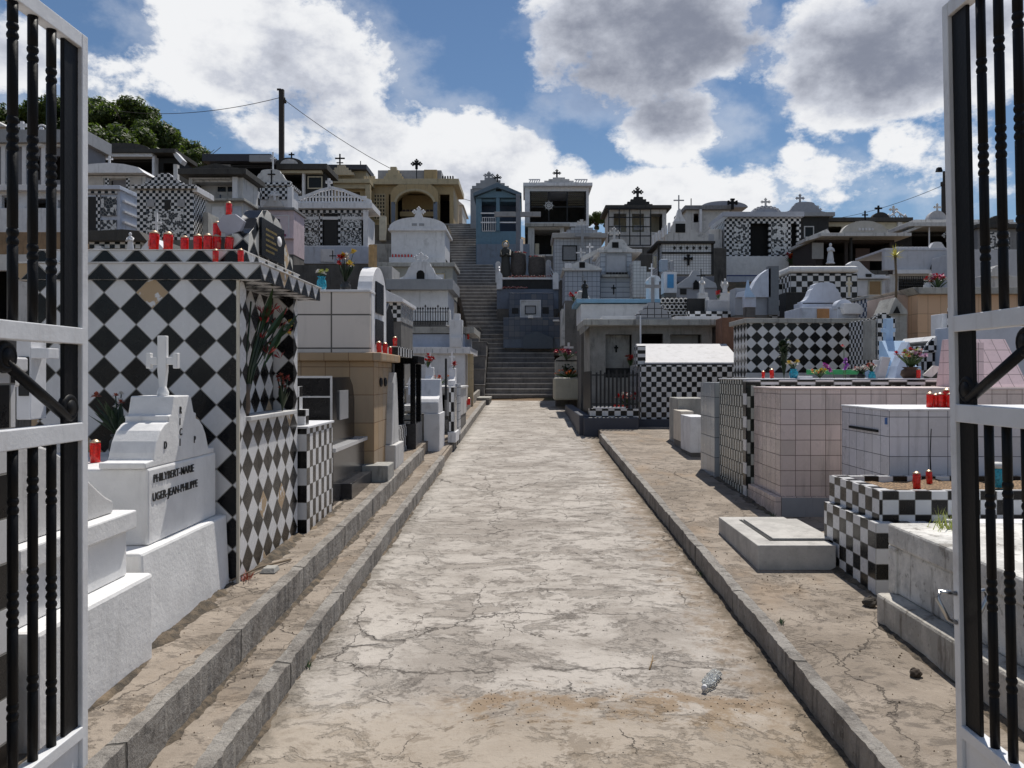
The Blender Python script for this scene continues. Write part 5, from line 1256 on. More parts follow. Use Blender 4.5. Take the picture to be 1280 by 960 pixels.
# white tile tomb
X=2.76; Y=5.98; g0=gr(Y)
t=rt('tomb','white square tiled tomb with dark mended crack and five red candles on top',X,Y)
WT=tiles(.148,.15,a=(.66,.64,.68),plain=True,grout=(.1,.1,.11),gw=.012,rough=.2,var=.28,dirt=.3,off=(0,.02))
obj('wall',MB().box(0,2.2,0,.90,-.15,1.435-g0),WT,t,bev=.003); obj('top_slab',MB().box(-.006,2.2,-.006,.905,1.4355-g0,1.45-g0),WHITE,t,bev=.003)
obj('blue_label',MB().box(-.008,-.0005,.03,.06,1.33-g0,1.38-g0),simple((.05,.15,.4),.4),t); obj('handle_slot',MB().box(-.015,-.001,.18,.72,1.26-g0,1.28-g0),DARKIN,t,bev=.002)
obj('mended_crack',MB().prism([(.30,.82-g0),(.31,.95-g0),(.305,1.1-g0),(.315,1.3-g0),(.32,1.3-g0),(.312,1.1-g0),(.32,.95-g0),(.31,.82-g0)],-.003,-.0005,'y'),DARKIN,t)
for k,(u,dy,h) in enumerate(((1162,.02,.125),(1170,.03,.12),(1176,.0,.125),(1184,.02,.16),(1188,-.04,.12))):
    candle(PX(u,6.25+dy),6.25+dy,1.451,'red candle on the white square tiled tomb, %s of the five'%['leftmost','second','middle','fourth and tallest','rightmost'][k],h)
# checker planter in two tiers with gravel
X=2.20; Y=4.95; g0=gr(Y)
t=rt('tomb','two tiered black and white checker planter tomb filled with tan gravel',X,Y)
C2=tiles(.104,.098,dirt=.08,off=(.0,.015)); 
obj('lower_tier',MB().box(0,2.4,0,.86,-.15,.775-g0),tiles(.115,.098,dirt=.08,off=(.0,.0)),t,bev=.004)
mb=MB(); z0=.776-g0; z1=.965-g0
mb.box(.055,.155,.07,.90,z0,z1); mb.box(.155,2.4,.07,.15,z0,z1); mb.box(.155,2.4,.82,.90,z0,z1); obj('upper_tier',mb,tiles(.104,.095,dirt=.08,off=(.03,-.02)),t)
n=NT('tan_gravel'); vv=n.voro(n.pos,60); c=n.mix(n.ramp(vv,.1,.6),(.42,.27,.15),(.14,.09,.05)); n.bump(vv,.9,.01); GRAV=n.fin(c,.9)
gvb=MB(); N=26; vs=[];fs=[]
for j in range(9):
    for i in range(N): x=.155+2.2*i/(N-1); y=.15+.67*j/8; vs.append((x,y,z1-.03+.035*mnoise.noise(Vector((x*6,y*6,0)))))
for j in range(8):
    for i in range(N-1): fs.append((j*N+i,j*N+i+1,(j+1)*N+i+1,(j+1)*N+i))
gvb.add(vs,fs,True); gv=obj('gravel_bed',gvb,GRAV,t)
candle(PX(1146,5.35),5.35,g0+z1-.03,'red candle standing in the tan gravel, left and nearer of the pair',.125); candle(PX(1162,5.6),5.6,g0+z1-.03,'red candle standing in the tan gravel, right and farther of the pair',.10)
tb=thing('candle_jar','turquoise glass jar with pale lid in the gravel behind the gate bars','jar',(PX(1247,5.35),5.35,g0+z1-.02))
obj('jar',MB().lathe([(.04,0),(.045,.01),(.045,.12),(.04,.13)],n=14),TURQ,tb); obj('lid',MB().lathe([(.046,.131),(.046,.155),(.03,.17)],n=14),WHITE_OLD,tb)
# flat slab
X=1.63; Y=5.53; g0=gr(Y)
t=rt('slab','low flat cement grave slab with rectangular groove, lying on the pavement',X,Y); t['category']='slab'
mb=MB().box(0,.55,0,1.12,-.06,.17); SLM=concrete((.52,.5,.47),(.16,.15,.14),.45,.5)
obj('block',mb,SLM,t,bev=.006); obj('raised_panel',MB().box(.16,.6,.17,.95,.1705,.185),SLM,t,bev=.004)
mb=MB().box(.13,.155,.15,.97,.1705,.174).box(.155,.6,.145,.168,.1705,.174); obj('groove',mb,DARKC,t)
# concrete planter tomb, nearest right
X=2.0; Y=2.6; g0=gr(3.6)
t=rt('tomb','weathered white concrete planter tomb with broad base, nearest on the right',X,Y); t.location.z=g0
def oldw(col,nm):
    n=NT(nm); a=n.noise(n.pos,3.2,9,.72); b=n.noise(n.map(n.pos,(5,5,.7)),2.2,7,.7); d=n.noise(n.pos,26,6,.7)
    c=n.mix(n.ramp(a,.42,.56),col,[q*.72 for q in col]); c=n.mix(n.math('MULTIPLY',n.ramp(b,.54,.66),.7),c,(.12,.1,.08)); c=n.mix(n.math('MULTIPLY',n.ramp(a,.6,.66),.6),c,(.13,.11,.09))
    c=n.mix(n.math('MULTIPLY',n.ramp(d,.57,.66),.5),c,(.16,.14,.12)); n.bump(n.math('ADD',a,d),.8,.012); return n.fin(c,.9)
OLDW=oldw((.72,.7,.66),'stained_limewash')
obj('plinth',MB().box(0,1.6,0,1.9,-.15,.195),oldw((.52,.49,.44),'stained_plinth'),t,bev=.018); obj('body',MB().box(.10,1.6,.1,1.92,.196,.46),OLDW,t,bev=.012); obj('rim',MB().box(.08,1.6,.08,1.93,.461,.585),OLDW,t,bev=.014)
obj('corner_post',MB().box(.085,.13,1.84,1.935,.196,.4605),OLDW,t,bev=.008)
gr_=MB(); rr=random.Random(9)
for i in range(60):
    x=.35+rr.gauss(0,.05); y=1.75+rr.gauss(0,.05); a=rr.uniform(0,6.28); L=rr.uniform(.06,.14)
    d=Vector((math.cos(a)*.5,math.sin(a)*.5,1)).normalized()*L; s_=Vector((-math.sin(a),math.cos(a),0))*.004
    p=Vector((x,y,.58)); gr_.add([p-s_,p+s_,p+d],[(0,1,2)])
g=tag(obj('grass_tuft',gr_,LIME,loc=(X,Y,g0)),'small tuft of green grass on the rim of the nearest concrete planter','grass')
candle(2.0+.62,3.7,g0+.59,'red candle on the nearest concrete planter, behind the right gate bars',.13)
s=T('tomb','white stepped tomb glimpsed through the right gate bars, behind the concrete planter','tomb',1215,1400,660,800,4.62,.3,WHITE)
# ---------- items on the checker-topped tomb (Z 1.676 at Y 8.3)
zt=1.676
for k,(u,h) in enumerate(((954,.08),(965,.105))): candle(PX(u,8.35),8.35,zt,'small red candle at the left end of the vase lined tomb top, %s'%['left and shorter','right and taller'][k],h)
bouquet('vase','round turquoise vase with cream blossoms on the vase lined tomb','vase',(PX(992,8.35),8.35,zt),.18,.12,[WHT,YEL],TURQ,vr=.05,vh=.1,n=9,fr=.03,seed=51,leaves=4)
s=T('book','open white marble book on the vase lined tomb','book',997,1016,470,474,8.3,.08,WHITE)
bouquet('flower_bouquet','orange and yellow artificial bunch lying on the vase lined tomb','flowers',(PX(1025,8.35),8.35,zt),.09,.16,[ORG,YEL,LIME],None,n=16,fr=.025,seed=52,leaves=10)
bouquet('flower_bouquet','tall dark cypress shaped spray on the vase lined tomb','flowers',(PX(980,8.5),8.5,zt),.40,.07,[DGREEN],None,n=30,fr=.045,seed=53,leaf=DGREEN,leaves=26)
def orchid(label,u,Y,v0,v1,lean,col,seed,nb=9):
    t=thing('orchid',label,'flowers',(PX(u,Y),Y,zt)); h=PZ(v1,Y)-zt
    st=MB().tube([(0,0,0),(lean*.2,0,h*.5),(lean,0,h)],.004,6); obj('stem',st,GREENM,t); p=MB(); rr=random.Random(seed)
    for i in range(nb):
        q=1-.55*i/8; petals(p,(lean*q+rr.uniform(-.015,.015),rr.uniform(-.02,.02),h*q),.03,10,i+seed)
    obj('blossoms',p,col,t)
orchid('magenta orchid spray leaning left over the vase lined tomb',1043,8.35,474,456,-.10,MAG,3); orchid('upright violet orchid spray in the middle of the vase lined tomb',1057,8.35,474,450,.0,simple((.35,.08,.5),.5),5)
orchid('tall thin stem with a single red bloom above the vase lined tomb',1055,8.5,474,433,-.0,RED,8,1)
bouquet('flower_bouquet','white and red mixed bunch on the vase lined tomb, left of the small turquoise glass','flowers',(PX(1076,8.4),8.4,zt),.12,.2,[WHT,RED,WHT],simple((.02,.02,.02),.4),vr=.05,vh=.05,n=20,fr=.028,seed=54,leaf=DGREEN)
bouquet('vase','turquoise glass with pale flowers, right of the orchids','vase',(PX(1090,8.25),8.25,zt-.03),.19,.12,[WHT,RUST],TURQ,vr=.04,vh=.10,n=10,fr=.025,seed=55)
bouquet('flower_bouquet','big brown basket with lilac, lime and red flowers on the vase lined tomb','flowers',(PX(1138,8.4),8.4,zt),.30,.30,[simple((.6,.4,.55),.6),WHT,LIME,RED],simple((.07,.04,.025),.7),vr=.10,vh=.12,n=40,fr=.035,seed=56,leaves=24)
candle(PX(1148,8.25),8.25,zt,'dark red candle in front of the brown flower basket',.11)
s=T('plaque_stand','pale grey slanted memorial tablet behind the white and red bunch','tablet',1093,1104,450,476,8.5,.05,paint((.5,.5,.52),.2)); s.poly('tablet',[(1092,476),(1101,446),(1111,447),(1103,476)],paint((.5,.5,.52),.2),-.05,.02)
s=T('plaque_stand','small white slanted tablet right of the brown flower basket','tablet',1158,1172,466,474,8.35,.06,DARKC); s.poly('tablet',[(1151,469),(1164,457),(1175,459),(1162,472)],WHITE_OLD,-.05,-.02)
s=T('hedge_strip','green artificial garland rail along the back of the vase lined tomb','garland',1010,1080,462,466,9.2,.06,simple((.02,.25,.08),.5))
# ---------- right, behind
s=T('tomb','grand tomb faced with small black and white diamond tiles and a pale stone coping','tomb',934,1080,404,472,13,.85,tiles(.136,rot=45,dirt=.08,off=(.02,.03)),uvo=(.0,.0))
s.roof(930,1092,398,404,CONCL,f=.05); s.box('corner_pillar',1080,1089,404,466,WHITE,y0=-.03,y1=.4); s.box('plinth',933,1090,466,482,paint((.45,.46,.48),.2),y0=-.06,y1=0)
for k,(a,b,c,d) in enumerate(((941,958,390,398),(958,990,388,398),(1002,1018,380,398),(1018,1040,384,398))):
    pass
s=T('tomb','low grey and orange fronted tomb peeping over the diamond tiled tomb coping','tomb',1003,1050,384,400,14.5,1,BLUEWHITE); s.box('orange_panel',1021,1036,386,398,simple((.4,.2,.08),.7,bump=.3),y0=-.03)
s=T('gravestone','small pale rounded double headstone behind the diamond tiled tomb','gravestone',1047,1074,384,398,13.9,.35,BLUEWHITE,rest=True); s.prof('headstone','seg',1045,1066,374,386,BLUEWHITE,0,.2); s.poly('barrel_top',[(1050,386),(1051,380),(1068,380),(1074,385),(1074,393),(1052,393)],WHITE,-.15,0)
s=T('gravestone','broad blue white gravestone with bell shaped top and cross shadow','gravestone',1003,1060,378,392,15.4,.5,BLUEWHITE); s.prof('headstone','bell',1002,1060,353,380,BLUEWHITE,0,.25); s.cross(1056,348,372,CREAM,w=7,th=2.5,y=-.2)
s=T('tomb','black and white checker tomb with thick rounded white coping','tomb',988,1072,342,400,19.5,1.8,ck(6.9,19.5)); s.box('coping',984,1072,333,341,WHITE_CLEAN,y0=-.1,y1=1.9,bev=.06); s.box('side_wing',970,988,350,395,ck(6.9,19.5),y0=.6,y1=.9); s.box('dark_front',974,1000,368,398,DARKC,y0=-.5,y1=-.02)
s=T('gravestone','dark grey polished upright slab with stepped blue white curve, left of the checker tomb','gravestone',919,962,360,394,18.3,.5,paint((.3,.32,.36),.3)); s.box('dark_slab',959,972,333,394,simple((.14,.15,.17),.3),y0=-.1,y1=.1)
pf=[(919,372),(921,366),(938,362),(943,352),(950,343),(960,336),(962,336),(962,372)]; s.poly('curved_side',pf,BLUEWHITE,-.1,.25)
s=T('gravestone','small sky blue figure like gravestone with white tip','gravestone',931,945,370,384,17.6,.2,BLUEWHITE); s.poly('headstone',[(931,372),(933,362),(935,350),(937,362),(944,372)],LBLUE,-.05,.1)
# white and black gabled tomb group
s=T('mausoleum','grey gabled tomb with dark arched niche in front of the white tiled cross wall','mausoleum',846,896,360,378,22.5,1.5,paint((.35,.36,.4),.3))
s.poly('gable',[(846,360),(846,356),(862,345),(866,338),(872,338),(876,345),(894,354),(896,360)],paint((.42,.43,.46),.2),-.05,.15); s.poly('niche',[(866,362),(866,354),(869,350),(873,354),(873,362)],DARKIN,-.09,-.05); s.box('grille',850,858,361,368,DARKC,y0=-.03); s.box('roof_slope',845,897,343,350,simple((.1,.11,.14),.5),y0=.4,y1=1.6)
s=T('cross','slender black iron cross rising in front of the grey gabled tomb','cross',875.8,877,336,370,21.6,.03,IRON); s.box('arm',871,881.5,344,345.3,IRON,y0=0,y1=.03,bev=0)
s=T('gravestone','weathered white angel like gravestone group right of the grey gabled tomb','gravestone',900,915,366,378,20.5,.3,WHITE_OLD); figurine((PX(908,20.4),20.55,PZ(367,20.4)),.42,WHITE_OLD,'weathered white angel figure right of the grey gabled tomb',wings=True)
s=T('gravestone','white praying figure gravestone beside the grey gabled tomb niche','gravestone',873,885,366,376,20.8,.2,WHITE_OLD); figurine((PX(879,20.7),20.85,PZ(367,20.7)),.46,WHITE_OLD,'slender white praying figure beside the grey gabled tomb niche')
bouquet('flower_bouquet','small red bunch below the white angel like gravestone','flowers',(PX(898,20.2),20.2,PZ(374,20.2)),.2,.15,[RED],None,n=6,fr=.05,seed=61)
s=T('mausoleum','white small tiled wall tomb with bold black cross and dark eaves','mausoleum',827,891,303,343,27.5,2.5,tiles(.095,a=(.64,.66,.68),plain=True,grout=(.2,.2,.22),gw=.05,rough=.3))
s.roof(820,893,302,305,DARKC,f=.15); s.box('dark_band',827,891,315,317.5,DARKC,y0=-.04); s.box('edge_pilaster',889,892,305,343,DARKC,y0=-.04); s.cross(860,319,332,BLACKM,'flare',w=9,th=2.3,y=-.06)
for i in range(6): obj('diamond',MB().prism([(s.X(843+i*8)-.06,s.Z(310)),(s.X(843+i*8),s.Z(307.5)),(s.X(843+i*8)+.06,s.Z(310)),(s.X(843+i*8),s.Z(312.5))],-.02,0,'y'),DARKC,s.t)
if 1: s.box('side_post',822,824,306,345,DARKC,y0=-.1,y1=.0); s.box('side_window',817,821,320,335,CREAM,y0=0,y1=.1)
s=T('lantern','sky blue panelled shrine box with grey urn on its top','shrine',830,846,340,366,21.6,.5,WHITE); panel(s,834,842,343,360,simple((.05,.25,.5),.4),name='blue_panel',frame=None)
s.box('urn',826,836,323,338,paint((.3,.35,.42),.2),y0=.1,y1=.35,bev=.03); s.box('urn',838,843,325,338,GREYP,y0=.1,y1=.3,bev=.03)
s=T('gravestone','white rounded pillar with thin pale cross left of the blue shrine box','gravestone',811,824,350,374,21,.5,WHITE); s.prof('cap','arc',810,826,344,351,WHITE,-.03,.5); s.cross(816,328,346,WHITE,w=7,th=1.5,y=.2)
s=T('mausoleum','white mausoleum with tapering spire and thin cross above grey parapet','mausoleum',838,888,306,330,34,2.5,GREYP)
s.box('parapet',840,892,293,306,paint((.38,.39,.42),.3),y0=-.1,y1=2.6); s.poly('gable',[(830,306),(830,296),(835,292),(838,284),(842,278),(856,278),(860,284),(863,289),(870,292),(884,294),(884,306)],WHITE_OLD,-.25,.1)
s.poly('spire',[(859,274),(864,262),(847+0+17.5,252),(849+0+17.5,252),(869,262),(874,274)] if False else [(841,278),(845,271),(847.5,262),(849.5,262),(852,271),(856,278)],WHITE,-.2,.2); s.box('niche',843,855,281,292,DARKIN,y0=-.28,y1=-.25); s.cross(848.5,244,263,paint((.4,.4,.42),.2),w=13,th=1.4,y=0)
for i in range(6): s.box('baluster',814+i*4,816.5+i*4,296-i*3.2,308-i*3.2,WHITE,y0=-.3,y1=-.1)
s=T('mausoleum','pale vaulted roof mausoleum with black cross on the ridge','mausoleum',858,912,262,305,43,3.5,WHITE_OLD,open=[(867,874,267,278)])
s.roof(855,915,258,263,ROOFG,f=.3); s.prof('vault_roof','arc',876,935,251,259,paint((.3,.31,.36),.3),0,3); s.box('finial',863.5,864.5,248,258,IRON,y0=0,y1=.05,bev=0); s.cross(912,252,265,BLACKM,'flare',w=10,th=3,y=-.6)
s.box('pillar',873,876,262,292,WHITE,y0=-.3,y1=0)
# mosaic mausoleum right
s=T('mausoleum','checker edged mosaic mausoleum with lace arch pediment and white cross','mausoleum',906,1001,272,322,35.5,3,ck(3.5,35.5),open=[(938,961,279,320),(989,996,279,322)],uvo=(0,0))
s.roof(902,1003,266,272,paint((.42,.44,.5),.2),f=.25); s.poly('side_eave',[(888,288),(888,283),(911,266),(915,268)],paint((.5,.52,.55),.2),-.2,0)
pd=s.prof('pediment','arc',938,976,258,267,paint((.36,.38,.44),.2),-.1,.1); s.cross(957,249,259,WHITE_OLD,'bud',w=9,th=2,y=0,parent=pd)
mb=MB()
for i in range(9): a=math.pi*(i+.5)/9; mb.torus((s.X(957-16*math.cos(a)),-.13,s.Z(266-7*math.sin(a))),.05,.018,8,4,'y')
obj('lace_rings',mb,WHITE,pd)
for (a,b,c,d) in ((917,934,279,302),(965,983,279,302),(917,934,305,318),(965,983,305,318)): s.box('mosaic_panel',a,b,c,d,mosaic(10,.45),y0=-.03,bev=0)
s.box('inner_dark',936,963,278,321,DARKIN,y0=.3,y1=.35,bev=0); s.box('inner_dark',987,998,278,322,DARKIN,y0=.3,y1=.35,bev=0); s.box('plinth',906,984,321,345,WHITE_CLEAN,y0=-.2,y1=2.5); s.box('blue_line',907,984,344.5,346,simple((.03,.05,.2),.5),y0=-.215,y1=-.2); s.box('plinth_foot',906,984,346,360,BLUEWHITE,y0=-.21,y1=2)
s.box('side_wall',889,905,285,330,WHITE_OLD,y0=.3,y1=2.9)
bouquet('flower_bouquet','orange red bunches at the right door of the mosaic mausoleum','flowers',(PX(992,35),35.2,PZ(330,35)),.5,.7,[ORG,RED],None,n=22,fr=.12,seed=62)
s=T('mausoleum','dark mausoleum with grey ogee dome gable and budded cross on the skyline','mausoleum',1003,1036,270,318,40,3,DARKC)
s.roof(985,1042,266,271,GREYP,f=.2); s.prof('gable','bell',980,1030,253,267,paint((.3,.32,.37),.3),-.15,.1); s.cross(1000,244,255,paint((.35,.35,.37),.3),'bud',w=8,th=2,y=0); panel(s,1006,1016,284,296,GLASS,frame=WHITE_OLD,name='window'); s.cross(1023,258,268,WHITE_OLD,'bud',w=7,th=2)
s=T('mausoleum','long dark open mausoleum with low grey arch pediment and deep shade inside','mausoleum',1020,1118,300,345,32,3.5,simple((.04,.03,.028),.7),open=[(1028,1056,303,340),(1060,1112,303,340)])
s.roof(1016,1126,296,300,WHITE_OLD,f=.9); s.poly('side_eave',[(1000,305),(1000,301),(1026,290),(1030,296),(1018,300)],WHITE_OLD,-.7,.5)
pd=s.prof('pediment','arc',1042,1098,281,297,paint((.5,.48,.44),.3),-.85,-.55); s.cross(1072,268,283,BLACKM,w=7,th=1.5,y=-.7,parent=pd)
mb=MB()
for i in range(5): mb.box(s.X(1062+i*4),s.X(1064.5+i*4),-.88,-.85,s.Z(293),s.Z(290))
obj('raised_emblem',mb,WHITE,pd); s.box('side_panel',1012,1026,305,325,paint((.35,.34,.33),.3),y0=-.3,y1=-.25); s.box('curtain',1076,1094,308,336,simple((.12,.08,.07),.8),y0=.5,y1=.6); s.box('pillar',1056,1058,300,340,DARKC,y0=-.6,y1=-.45)
st=MB().lathe([(.12,0),(.11,.1),(.13,.35),(.09,.55),(.05,.6),(.07,.68),(.02,.76)],n=10); figurine((PX(1038,31),31,PZ(330,31)),.85,WHITE,'white veiled statue before the dark open mausoleum')
s=T('mausoleum','cream mausoleum with pierced side window behind the grey arch pediment','mausoleum',1030,1135,278,300,41,3,CREAM,open=[(1034,1052,283,292)]); s.roof(1026,1138,273,278,ROOFD,f=.3)
pd=s.prof('pediment','arc',1088,1110,266,275,DARKC,-.2,.1); s.cross(1098,257,267,BLACKM,w=9,th=2,y=0,parent=pd)
mb=MB(); 
for i in range(4):
    a=1107+i*7; mb.tube([(s.X(a),0,s.Z(274)),(s.X(a+3.5),0,s.Z(268)),(s.X(a+7),0,s.Z(274))],.04,5)
mb.tube([(s.X(1107),0,s.Z(274)),(s.X(1121),0,s.Z(264)),(s.X(1135),0,s.Z(274))],.05,5); obj('lattice_gable',mb,WHITE,s.t); s.cross(1118,258,268,WHITE_OLD,'bud',w=8,th=2,y=.1)
s.box('plaque',1105,1113,287,292,GREYP,y0=-.04); s.box('end_pier',1121,1127,278,298,WHITE,y0=-.1,y1=0)
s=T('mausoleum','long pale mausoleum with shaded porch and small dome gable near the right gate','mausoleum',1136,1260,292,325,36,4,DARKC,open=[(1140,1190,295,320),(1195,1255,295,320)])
s.roof(1120,1262,284,289,WHITE_OLD,f=1.2); s.box('parapet',1139,1262,276,284,WHITE_OLD,y0=-.3,y1=3.5); s.poly('eave_slope',[(1120,296),(1120,293),(1142,284),(1142,288)],WHITE_OLD,-1.1,0); s.box('column',1147,1148.5,289,325,WHITE,y0=-1,y1=-.95)
s.prof('gable','arc',1160,1184,263,276,paint((.38,.38,.4),.3),0,.3); s.cross(1173,255,265,WHITE_OLD,'bud',w=7,th=1.8,y=.1); s.cross(1168,296,308,WHITE_OLD,'bud',w=9,th=3,y=-1.15)
# white house-like tomb with dark bays
s=T('mausoleum','white garage like vault with sloping front, dark bays and worn arch, by the right gate','mausoleum',1112,1210,343,390,25,2.5,WHITE_OLD,open=[(1123,1163,345,368),(1167,1205,343,362)])
s.box('front_wall',1104,1205,314,338,paint((.5,.51,.56),.3),y0=-.1,y1=.1); s.box('ledge',1116,1212,338,343,WHITE,y0=-.2,y1=0); s.roof(1104,1210,311,314,paint((.5,.51,.56),.3))
s.poly('arch',[(1180+20*math.cos(math.pi*i/12),340-20*math.sin(math.pi*i/12)) for i in range(13)],DARKC,-.3,-.1); s.poly('arch_fill',[(1181+13*math.cos(math.pi*i/12),340-13*math.sin(math.pi*i/12)) for i in range(13)],paint((.45,.45,.48),.5),-.35,-.3)
s.prof('crest','bell',1158,1182,303,312,WHITE,-.1,.1); deco_row(s,'lace_edge',1118,1160,309,312,9,WHITE,y0=-.1,y1=0,duty=.8); s.grille(1123,1163,345,368,14,6,simple((.03,.03,.03),.6),y=.05,r=.008)
s=T('tomb','white tomb with swooping side and tan door left of the garage like vault','tomb',1072,1106,349,370,22,1.8,WHITE); s.poly('curved_side',[(1060,349),(1060,330),(1064,327),(1072,327),(1080,335),(1088,342),(1092,344),(1105,344),(1105,349)],WHITE,-.1,.2); s.roof(1070,1110,346,349,WHITE)
panel(s,1086,1100,352,369,simple((.35,.22,.1),.6),frame=CREAM,name='door'); s.box('plaque',1080,1087,343,347,DARKC,y0=-.13,y1=-.1)
s=T('tomb','low tomb with blue grey checker end below the tan door tomb','tomb',1085,1122,373,400,16,1.2,ck(5.5,16,b=(.04,.06,.12))); s.roof(1083,1140,369,373,CONCL,f=.1)
s=T('tomb','peach tiled tomb with grey sloping cement cap and pink flowers on it','tomb',1147,1300,368,440,12.4,1.5,PEACH); s.poly('cap',[(1145,368),(1137,360+0),(1300,360),(1300,368)],CONCL,-.1,1.6); s.box('side',1132,1147,366,440,paint((.5,.38,.32),.3),y0=.3,y1=1.4)
bouquet('flower_bouquet','pink rose bunch on the cement cap of the peach tomb','flowers',(PX(1176,12.4),12.5,PZ(362,12.4)),.25,.35,[PINK,RED,WHT],None,n=26,fr=.05,seed=71,leaves=16); bouquet('vase','small silver vase beside the pink roses on the peach tomb','vase',(PX(1163,12.4),12.5,PZ(362,12.4)),.16,.1,[WHT],paint((.5,.5,.52),.1),vr=.06,vh=.12,n=4,fr=.02,seed=72)
s=T('tomb','narrow checker tiled tomb end beside the weathered grey pillar','tomb',1096,1120,397,460,11.6,1.0,ck(5.6,11.6)); s.box('pillar',1089,1094,400,450,CONCL,y0=-.02,y1=.3); s.prof('cap','step',1095,1116,391,398,ck(5.6,11.6),0,.2)
s=T('gravestone','small cement chapel shaped gravestone with triangular opening','gravestone',1111,1134,392,440,12.0,.6,CONCL); s.poly('gable',[(1109,393),(1118,372),(1132,388),(1133,393)],CONCL,-.05,.5); s.poly('opening',[(1114,392),(1119,383),(1123,392)],DARKIN,-.07,-.05)
# yellow spiky plant
pt=thing('potted_plant','slim trunked plant with spiky yellow green tuft above the chapel shaped gravestone','plant',(PX(1119,12.6),12.6,PZ(380,12.6)))
h=PZ(320,12.6)-PZ(380,12.6); obj('trunk',MB().tube([(0,0,-.3),(.02,0,h*.5),(0,0,h)],.02,7),simple((.15,.11,.07),.8,bump=.5),pt)
mb=MB(); rr=random.Random(4)
for i in range(46):
    a=rr.uniform(0,6.28); e=rr.uniform(-.5,1.4); d=Vector((math.cos(a)*math.cos(e),math.sin(a)*math.cos(e),math.sin(e)))*rr.uniform(.9,1.4)*.16; q=d.cross(Vector((0,0,1))).normalized()*.014
    p=Vector((0,0,h)); mb.add([p-q,p+d,p+q],[(0,1,2)])
obj('leaves',mb,simple((.6,.55,.12),.5),pt)
# light blue tomb with cross shape
Y=9.4; s=T('gravestone','light blue sloping gravestone with broad blue cross standing behind it','gravestone',1108,1152,458,480,Y,.6,LBLUE)
mb=MB().prism([(0,s.Z(470)),(.42,s.Z(424)),(.5,s.Z(424)),(.5,s.Z(470))],s.X(1122),s.X(1152),'x'); obj('sloping_top',mb,LBLUE,s.t,bev=.004)
s.poly('cross',[(1132,424),(1132,412),(1129,412),(1129,407),(1132,407),(1132,394),(1141,394),(1141,407),(1144,407),(1144,412),(1141,412),(1141,424)],LBLUE,.5,.6); s.poly('side_scroll',[(1104,480),(1110,458),(1118,440),(1124,428),(1126,440),(1128,480)],paint((.4,.47,.6),.3),-.25,-.05)
s=T('tomb','small black and white tiled tomb with white gabled lid, left of the pink gravestone','tomb',1155,1190,432,474,9.8,.8,tiles(.07,.11)); s.poly('lid',[(1163,426),(1168,420),(1190,420),(1196,430),(1190,433)],WHITE_CLEAN,-.05,.8); s.poly('checker_arch',[(1152,440),(1158,430),(1166,422),(1172,426),(1176,434),(1176,440)],tiles(.07,.06),-.04,.02)
s=T('gravestone','checker stepped grave marker peeping beside the right gate stile','gravestone',1178,1200,392,432,10.4,.3,WHITE); s.box('checker_side',1184,1196,385,425,tiles(.085,.09),y0=-.05,y1=0)
# pink sloping headstone behind gate
X0=PX(1172,7.45)+.22; t=thing('gravestone','pink tiled sloping gravestone crossed by the right gate stile','gravestone',(X0,7.40,1.593))
PT=tiles(.12,.12,a=(.68,.52,.54),plain=True,grout=(.2,.15,.15),gw=.015,rough=.25)
obj('headstone',MB().prism([(0,0),(.62,0),(.5,.47),(.38,.47),(.03,.03)],.06,.62,'x'),PT,t,bev=.003); obj('side_stone',MB().prism([(-.02,0),(.17,0),(.17,.42),(.10,.42)],-.03,.0,'y'),PT,t)
s=T('mausoleum','stone mausoleum with spiky dark ornament between the right gate bars','mausoleum',1222,1290,285,330,30,2.5,paint((.22,.22,.23),.6)); s.roof(1218,1292,281,286,ROOFD,f=.2); s.prof('crest','scroll',1226,1262,270,282,ROOFD,-.1,.1); s.box('mosaic_panel',1230,1262,290,320,MOS,y0=-.03,bev=0)
s=T('mausoleum','plain white long tomb below the stone mausoleum at the right edge','mausoleum',1205,1300,312,360,20,2,paint((.5,.51,.55),.3))
s=T('tomb','white statuette crowded tomb at the right edge behind the gate bars','tomb',1226,1300,345,372,15.5,1.2,WHITE_OLD); s.prof('crest','scroll',1230,1262,332,346,WHITE_OLD,-.05,.2)
s=T('wall','pale blue grey tomb side behind the right gate middle bars','wall',1196,1400,408,470,9.3,.5,paint((.5,.53,.6),.2))
# upper tile tombs right of calvary
s=T('mausoleum','grey tiled tomb with dark framed picture panel and stepped top with pale cross','mausoleum',693,752,298,352,30.5,2,GREYT)
s.roof(690,758,292,298,paint((.36,.35,.34),.4),f=.15); s.prof('headstone','step',703,752,282,293,GREYT,-.05,.2); s.cross(727,275,285,WHITE_OLD,'flare',w=9,th=2.5,y=0); panel(s,704,720,308,325,simple((.18,.18,.19),.3),name='picture_panel',frame=DARKIN)
s.cross(727,288,312,GREYP,w=18,th=3.4,y=-.35)
s=T('tomb','grey blue tile tomb with vaulted picture niche, left of the framed panel tomb','tomb',706,750,338,376,24.5,1.8,tiles(.15,a=(.33,.36,.42),plain=True,grout=(.1,.1,.12),gw=.03,rough=.3))
s.prof('headstone','low',703,750,326,338,WHITE_OLD,-.05,.2); s.box('niche',724,731,328,335,DARKIN,y0=-.07,y1=-.05); s.box('white_block',706,714,330,336,WHITE,y0=-.15,y1=0); s.box('eave',703,752,336,338.5,WHITE_OLD,y0=-.12,y1=1.8); s.cross(729,343,352,GREYP,w=5,th=1.2,y=-.02)
s=T('tomb','tall striped grey tile tomb with large framed panel and small black cross','tomb',750,790,316,378,24.9,1.8,tiles(.5,.16,a=(.42,.45,.5),plain=True,grout=(.22,.24,.28),gw=.02,rough=.3))
